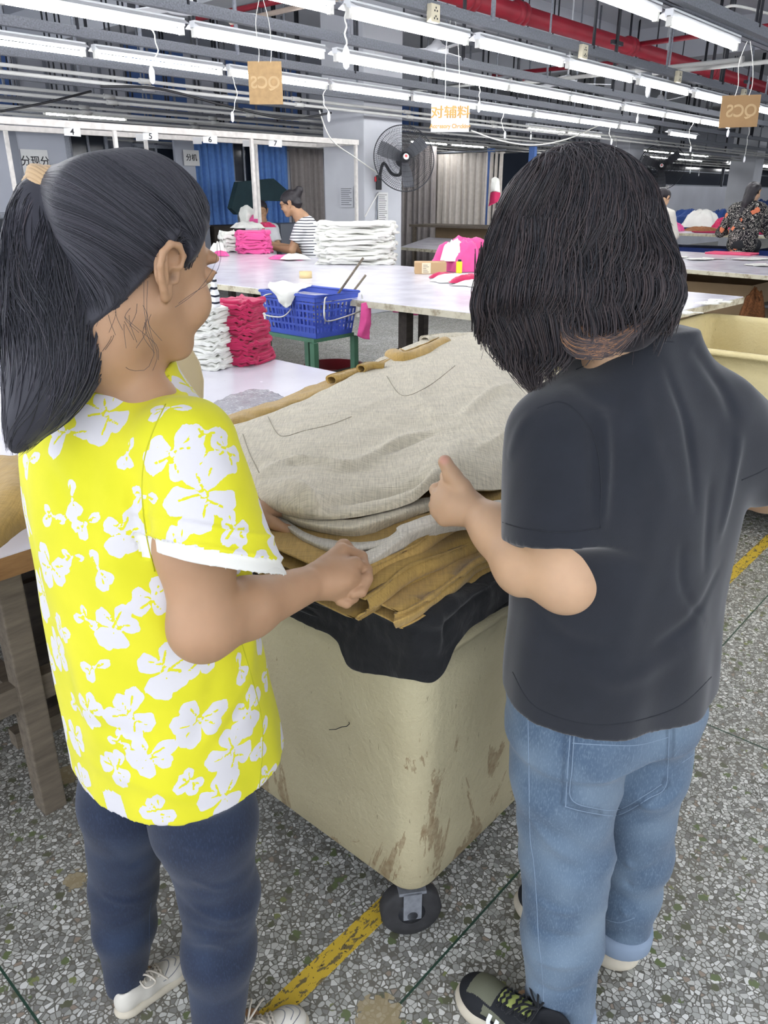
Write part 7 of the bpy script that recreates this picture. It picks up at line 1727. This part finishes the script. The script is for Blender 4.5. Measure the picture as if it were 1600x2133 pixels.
# ------------------------------------------------------------------ notices
def notice(p, rz, w_, h, body, size, label, m='paper', lines=0):
    bm = NB(); box(bm, -w_/2, w_/2, -.0015, 0, -h/2, h/2); o = bobj('notice', bm, M[m], loc=p); o.rotation_euler = (0, 0, rz); tag(o, label, 'notice')
    if body: textmesh(body, size, M['ink'], 'lettering', o, (0, -.003, 0), bold=.002)
    if lines:
        bm = NB(); rr = random.Random(int(p[0]*100))
        for k in range(lines): box(bm, -w_*.42, w_*(.42-.3*rr.random()), -.0025, -.0014, h/2-(k+1.2)*h/(lines+1.5)-.003, h/2-(k+1.2)*h/(lines+1.5)+.003)
        bobj('print_lines', bm, M['ink'], o)
    return o
notice(atv(74, 337, 12.57), RZ, .42, .34, '分现分', .15, 'white paper notice with black characters on the left grey panel'); notice(atv(399, 329, 12.86), RZ, .34, .26, '分机', .12, 'white paper notice on the narrow grey wall strip')
notice(atu(722, 410, 7.93), RZ-math.pi/2, .24, .26, None, 0, 'printed sheet taped to the left face of the nearest column', 'column', 9)
notice(atv(798, 436, 7.43), RZ, .20, .42, None, 0, 'tall printed sheet taped low on the right face of nearest column', 'paper', 15)
notice(atv(1375, 418, 10.78), RZ, 1.1, .9, '二 二 ｲf开\n开三 如亿开\n二 门', .22, 'white poster with rows of black characters on the half wall', 'paper')
# yellow floor tape
def tape_mat():
    t = NT('yellow_floor_tape'); v = t.coord(); n = t.noise(t.coord(scale=(1, 2.5, 1)), 26, 5, .7, dist=.5); c = t.mix(t.math('GREATER_THAN', n, .56), srgb(216, 184, 66), srgb(120, 108, 76)); c = t.mix(t.math('GREATER_THAN', t.noise(v, 120, 3), .66), c, srgb(70, 64, 52)); return t.fin(c, .6, 0, .3)
M['tape'] = tape_mat()
for k, (a, b) in enumerate(((.44, 2.9), (2.92, 12))):
    bm = NB(); box(bm, a, b, -.024, .024, 0, .0012); o = bobj('floor_tape', bm, M['tape'], loc=uvz(0, .865, 0)); o.rotation_euler = (0, 0, RZ); tag(o, ('worn yellow floor tape under the near castor', 'yellow floor tape running past the yellowish trolley')[k], 'tape', kind=None)
# ------------------------------------------------------------------ people in the background
def stripes_mat():
    t = NT('striped_jersey'); v = t.coord(); sx = t.N('ShaderNodeSeparateXYZ'); t.L(v, sx.inputs[0])
    q = t.math('ADD', t.math('MULTIPLY', sx.outputs[2], 34), t.math('MULTIPLY', t.noise(v, 4, 1), .8)); m = t.math('GREATER_THAN', t.math('FRACT', q), .70)
    return t.fin(t.mix(m, srgb(226, 226, 226), srgb(40, 42, 52)), .85, 0, .2)
M['stripes'] = stripes_mat()
def black_floral():
    t = NT('black_floral_blouse'); v = t.coord(); n = t.noise(v, 13, 2, .5, dist=2.5); m = t.math('LESS_THAN', t.math('ABSOLUTE', t.math('SUBTRACT', n, .5)), .018)
    vo = t.N('ShaderNodeTexVoronoi'); t.L(v, vo.inputs['Vector']); vo.inputs['Scale'].default_value = 6; f = t.math('LESS_THAN', t.math('ADD', vo.outputs['Distance'], t.math('MULTIPLY', t.noise(v, 30, 3), .3)), .36)
    c = t.mix(m, srgb(24, 24, 28), srgb(190, 186, 176)); c = t.mix(f, c, srgb(206, 120, 86)); return t.fin(c, .8, 0, .2)
M['bfloral'] = black_floral(); M['whiteshirt'] = fabric('white_shirt', srgb(214, 214, 216), .05, 400); M['creamshirt'] = fabric('cream_shirt', srgb(206, 202, 190), .06, 400); M['blackpants'] = plain('black_trousers', srgb(28, 30, 34), .85)
def bg_person(label, pos, az, zseat, lean, head, head_az, pitch, arms, shirt, hairs, sc=1.0, skin='skin_l', vox=.009, pants='blackpants', standing=False, glasses=False, legs_fwd=True):
    """pos: hip point on the ground; arms: two (elbow, wrist, hand direction) in local coordinates (right, forward, up above the seat)"""
    root = empty('person', (pos[0], pos[1], 0)); tag(root, label, 'person'); loc = V3(pos[0], pos[1], 0)
    R = lambda x, y, z: loc+side(az, x*sc, y*sc)+V3(0, 0, zseat+z*sc)
    chest = R(0, .04+lean*.6, .42); neck = R(0, .04+lean, .56); hd = R(*head); Rh_ = Rm(head_az, pitch)
    hp = xf_prims(head_prims(True, True), Rh_, hd, sc); hp = [p for p in hp]
    body = hp+[cone(hd+Rh_@V3(-.03, 0, -.06)*sc, neck, .050*sc, .055*sc, .03), cone(neck, chest, .07*sc, .11*sc, .05), cone(chest, R(0, 0, .08), .11*sc, .12*sc, .05)]
    shirtp = [cone(R(0, 0, .04), R(0, .04+lean*.7, .42), .125*sc, .115*sc, .05), cone(R(-.15, lean, .47), R(.15, lean, .47), .062*sc, .062*sc, .05), cone(R(-.06, 0, .04), R(-.07, .04+lean*.6, .36), .125*sc, .115*sc, .05), cone(R(.06, 0, .04), R(.07, .04+lean*.6, .36), .125*sc, .115*sc, .05), cone(R(-.09, lean, .50), R(.09, lean, .50), .072*sc, .072*sc, .06), cone(R(0, lean*.6+.02, .40), R(0, lean, .50), .12*sc, .09*sc, .05)]
    for s, (el, wr, hdir) in zip((-1, 1), arms):
        sh = R(s*.165, .02+lean, .485); e = R(*el); w_ = R(*wr); d = side(az, *hdir[:2])+V3(0, 0, hdir[2])
        body += chain([sh, e, w_], [.045*sc, .038*sc, .024*sc], .02)+small_hand(w_, d, (0, 0, -1), .8, sc)
        shirtp += [cone(sh, sh+(e-sh)*(.62 if shirt != 'creamshirt' and shirt != 'bfloral' else 1.0), .062*sc, .060*sc, .04, flatb=(shirt not in ('creamshirt', 'bfloral')))]
        if shirt in ('creamshirt', 'bfloral'): shirtp += [cone(e, e+(w_-e)*.8, .056*sc, .042*sc, .03)]
    leg = []; 
    if standing: leg = chain([R(-.09, 0, 0), V3(*R(-.09, 0, 0)[:2], .5), V3(*R(-.10, -.03, 0)[:2], .08)], [.10, .075, .05], .03)+chain([R(.09, 0, 0), V3(*R(.09, 0, 0)[:2], .5), V3(*R(.10, .0, 0)[:2], .08)], [.10, .075, .05], .03)+[ell(R(0, 0, .02), (.17, .14, .12), k=.05)]
    else:
        for s in (-1, 1):
            kn = R(s*.13, .42, .02); an = V3(*R(s*.12, .40, 0)[:2], max(.08, zseat-.42)); leg += chain([R(s*.09, .02, .05), kn, an], [.10, .070, .045], .03)+[cone(an, an+side(az, 0, .14)-V3(0, 0, .03), .04, .032, .02)]
        leg += [ell(R(0, 0, .04), (.17, .15, .11), k=.05)]
    V, F = sdf_mesh(body, vox*.72); o = link('body', np_mesh('body', V-loc, F), M[skin], root); vattr(o.data, 'pink', np.zeros(len(V))); vattr(o.data, 'dark', np.zeros(len(V)))
    V, F = sdf_mesh(shirtp+[cone(neck-V3(0, 0, .0), neck+(hd-neck)*.6, .062*sc, .062*sc, .01, 's')], vox); V = laplace(V, F, 1); N = normals(V, F); V = V+N*(.004*fnoise(V, 16, 5, 2))[:, None]; link('shirt', np_mesh('shirt', V-loc, F), M[shirt], root)
    V, F = sdf_mesh(leg, vox*1.2); link('trousers', np_mesh('trousers', V-loc, F), M[pants], root)
    hl = [ell((-.012, 0, .040), (.100, .083, .088), k=.02), ell((.075, 0, -.045), (.07, .09, .10), k=.02, op='s')]; hw = [p for p in xf_prims(hl, Rh_, hd, sc)]
    for (a, b, ra, rb) in hairs: hw.append(cone(hd+Rh_@np.array(a)*sc, hd+Rh_@np.array(b)*sc, ra*sc, rb*sc, .02))
    V, F = sdf_mesh(hw, vox*.8); N = normals(V, F); V = V+N*(.003*fnoise(V, 60, 3, 2, (1, 1, .3)))[:, None]; link('hair', np_mesh('hair', V-loc, F), M['hair_b'], root)
    if glasses:
        bm = NB()
        for s in (-1, 1): ring_tube(bm, [Vector(hd+Rh_@V3(.098-.01*abs(math.cos(t)), s*.034+.022*math.cos(t), .010+.017*math.sin(t))*sc-loc) for t in np.linspace(0, 6.28, 16, endpoint=False)], .002, 5, closed=True); ring_tube(bm, [Vector(hd+Rh_@V3(.088, s*.056, .014)*sc-loc), Vector(hd+Rh_@V3(.0, s*.078, .014)*sc-loc)], .002, 5)
        bobj('glasses', bm, M['dark'], root)
    return root
# striped woman leaning over the pink stack, facing left
ps = aty(640, 470, 9.05)
bg_person('woman in striped tee and glasses leaning left over pink garments', (ps[0]+.21, 9.05), math.radians(-78), .66, .20, (0, .36, .70), math.radians(-84), math.radians(18), (((-.20, .30, .28), (-.08, .56, .30), (0, 1, 0)), ((.22, .34, .26), (.12, .62, .32), (0, 1, .1))), 'stripes', [((-.10, 0, .07), (-.13, 0, .09), .045, .038), ((-.13, .02, .11), (-.15, .0, .10), .018, .012), ((-.07, .02, -.02), (-.06, .02, -.06), .05, .03)], 1.12, glasses=True)
ps = aty(541, 440, 11.4)
bg_person('woman in white shirt facing the camera holding a pink and white garment', (ps[0], 11.6), math.radians(175), .62, .06, (0, .08, .72), math.radians(172), math.radians(8), (((-.22, .16, .22), (-.04, .30, .34), (.2, 1, .5)), ((.22, .16, .22), (.10, .34, .30), (-.3, 1, .3))), 'whiteshirt', [((-.05, 0, .02), (-.06, 0, -.05), .07, .05)], 1.0)
c = D(515, 442, 11.1); hang([[D(502, 432, 11.15), D(515, 427, 11.1), D(528, 436, 11.15)], [D(498, 448, 11.1), D(515, 446, 11.0), D(530, 450, 11.1)], [D(504, 470, 11.1), D(516, 474, 11.05), D(530, 468, 11.1)]], 'whitecloth', 'crumpled white garment held up by the woman in white shirt', thick=.03)
hang([[D(524, 448, 11.05), D(534, 446, 11.0), D(544, 452, 11.05)], [D(520, 458, 11.0), D(533, 458, 10.95), D(546, 462, 11.0)], [D(518, 474, 11.0), D(532, 476, 11.0), D(544, 472, 11.0)]], 'pinkcloth', 'pink garment held in the lap of the woman in white shirt', thick=.03)
ps = aty(1362, 450, 11.9)
bg_person('person in cream long-sleeved top seen from behind at the far table', (ps[0]-.02, 11.7), math.radians(32), .80, .10, (.02, .16, .70), math.radians(55), math.radians(35), (((-.24, .18, .20), (-.10, .46, .22), (0, 1, 0)), ((.24, .18, .20), (.12, .46, .22), (0, 1, 0))), 'creamshirt', [((-.06, 0, .03), (-.09, 0, -.03), .07, .045)], 1.0, skin='skin_r')
ps = aty(1548, 470, 11.35)
bg_person('woman with long black hair in black floral top seen from behind on pink mat', (ps[0], 11.30), math.radians(30), .86, .06, (.03, .12, .68), math.radians(48), math.radians(15), (((-.30, .10, .18), (-.24, .40, .18), (.3, 1, 0)), ((.30, .12, .18), (.16, .42, .24), (-.2, 1, .1))), 'bfloral', [((-.06, 0, .02), (-.09, .02, -.16), .085, .055), ((-.08, .0, -.10), (-.09, .05, -.28), .06, .03)], 1.05, skin='skin_r')
# striped sleeve of a garment lying on the near stack
hang([[D(440, 578, 3.5), D(446, 574, 3.5), D(452, 580, 3.5)], [D(438, 606, 3.48), D(447, 606, 3.46), D(456, 610, 3.48)], [D(436, 636, 3.5), D(448, 640, 3.48), D(457, 636, 3.5)]], 'stripes', 'striped cloth standing on the near stack, seen past the cheek', thick=.02)
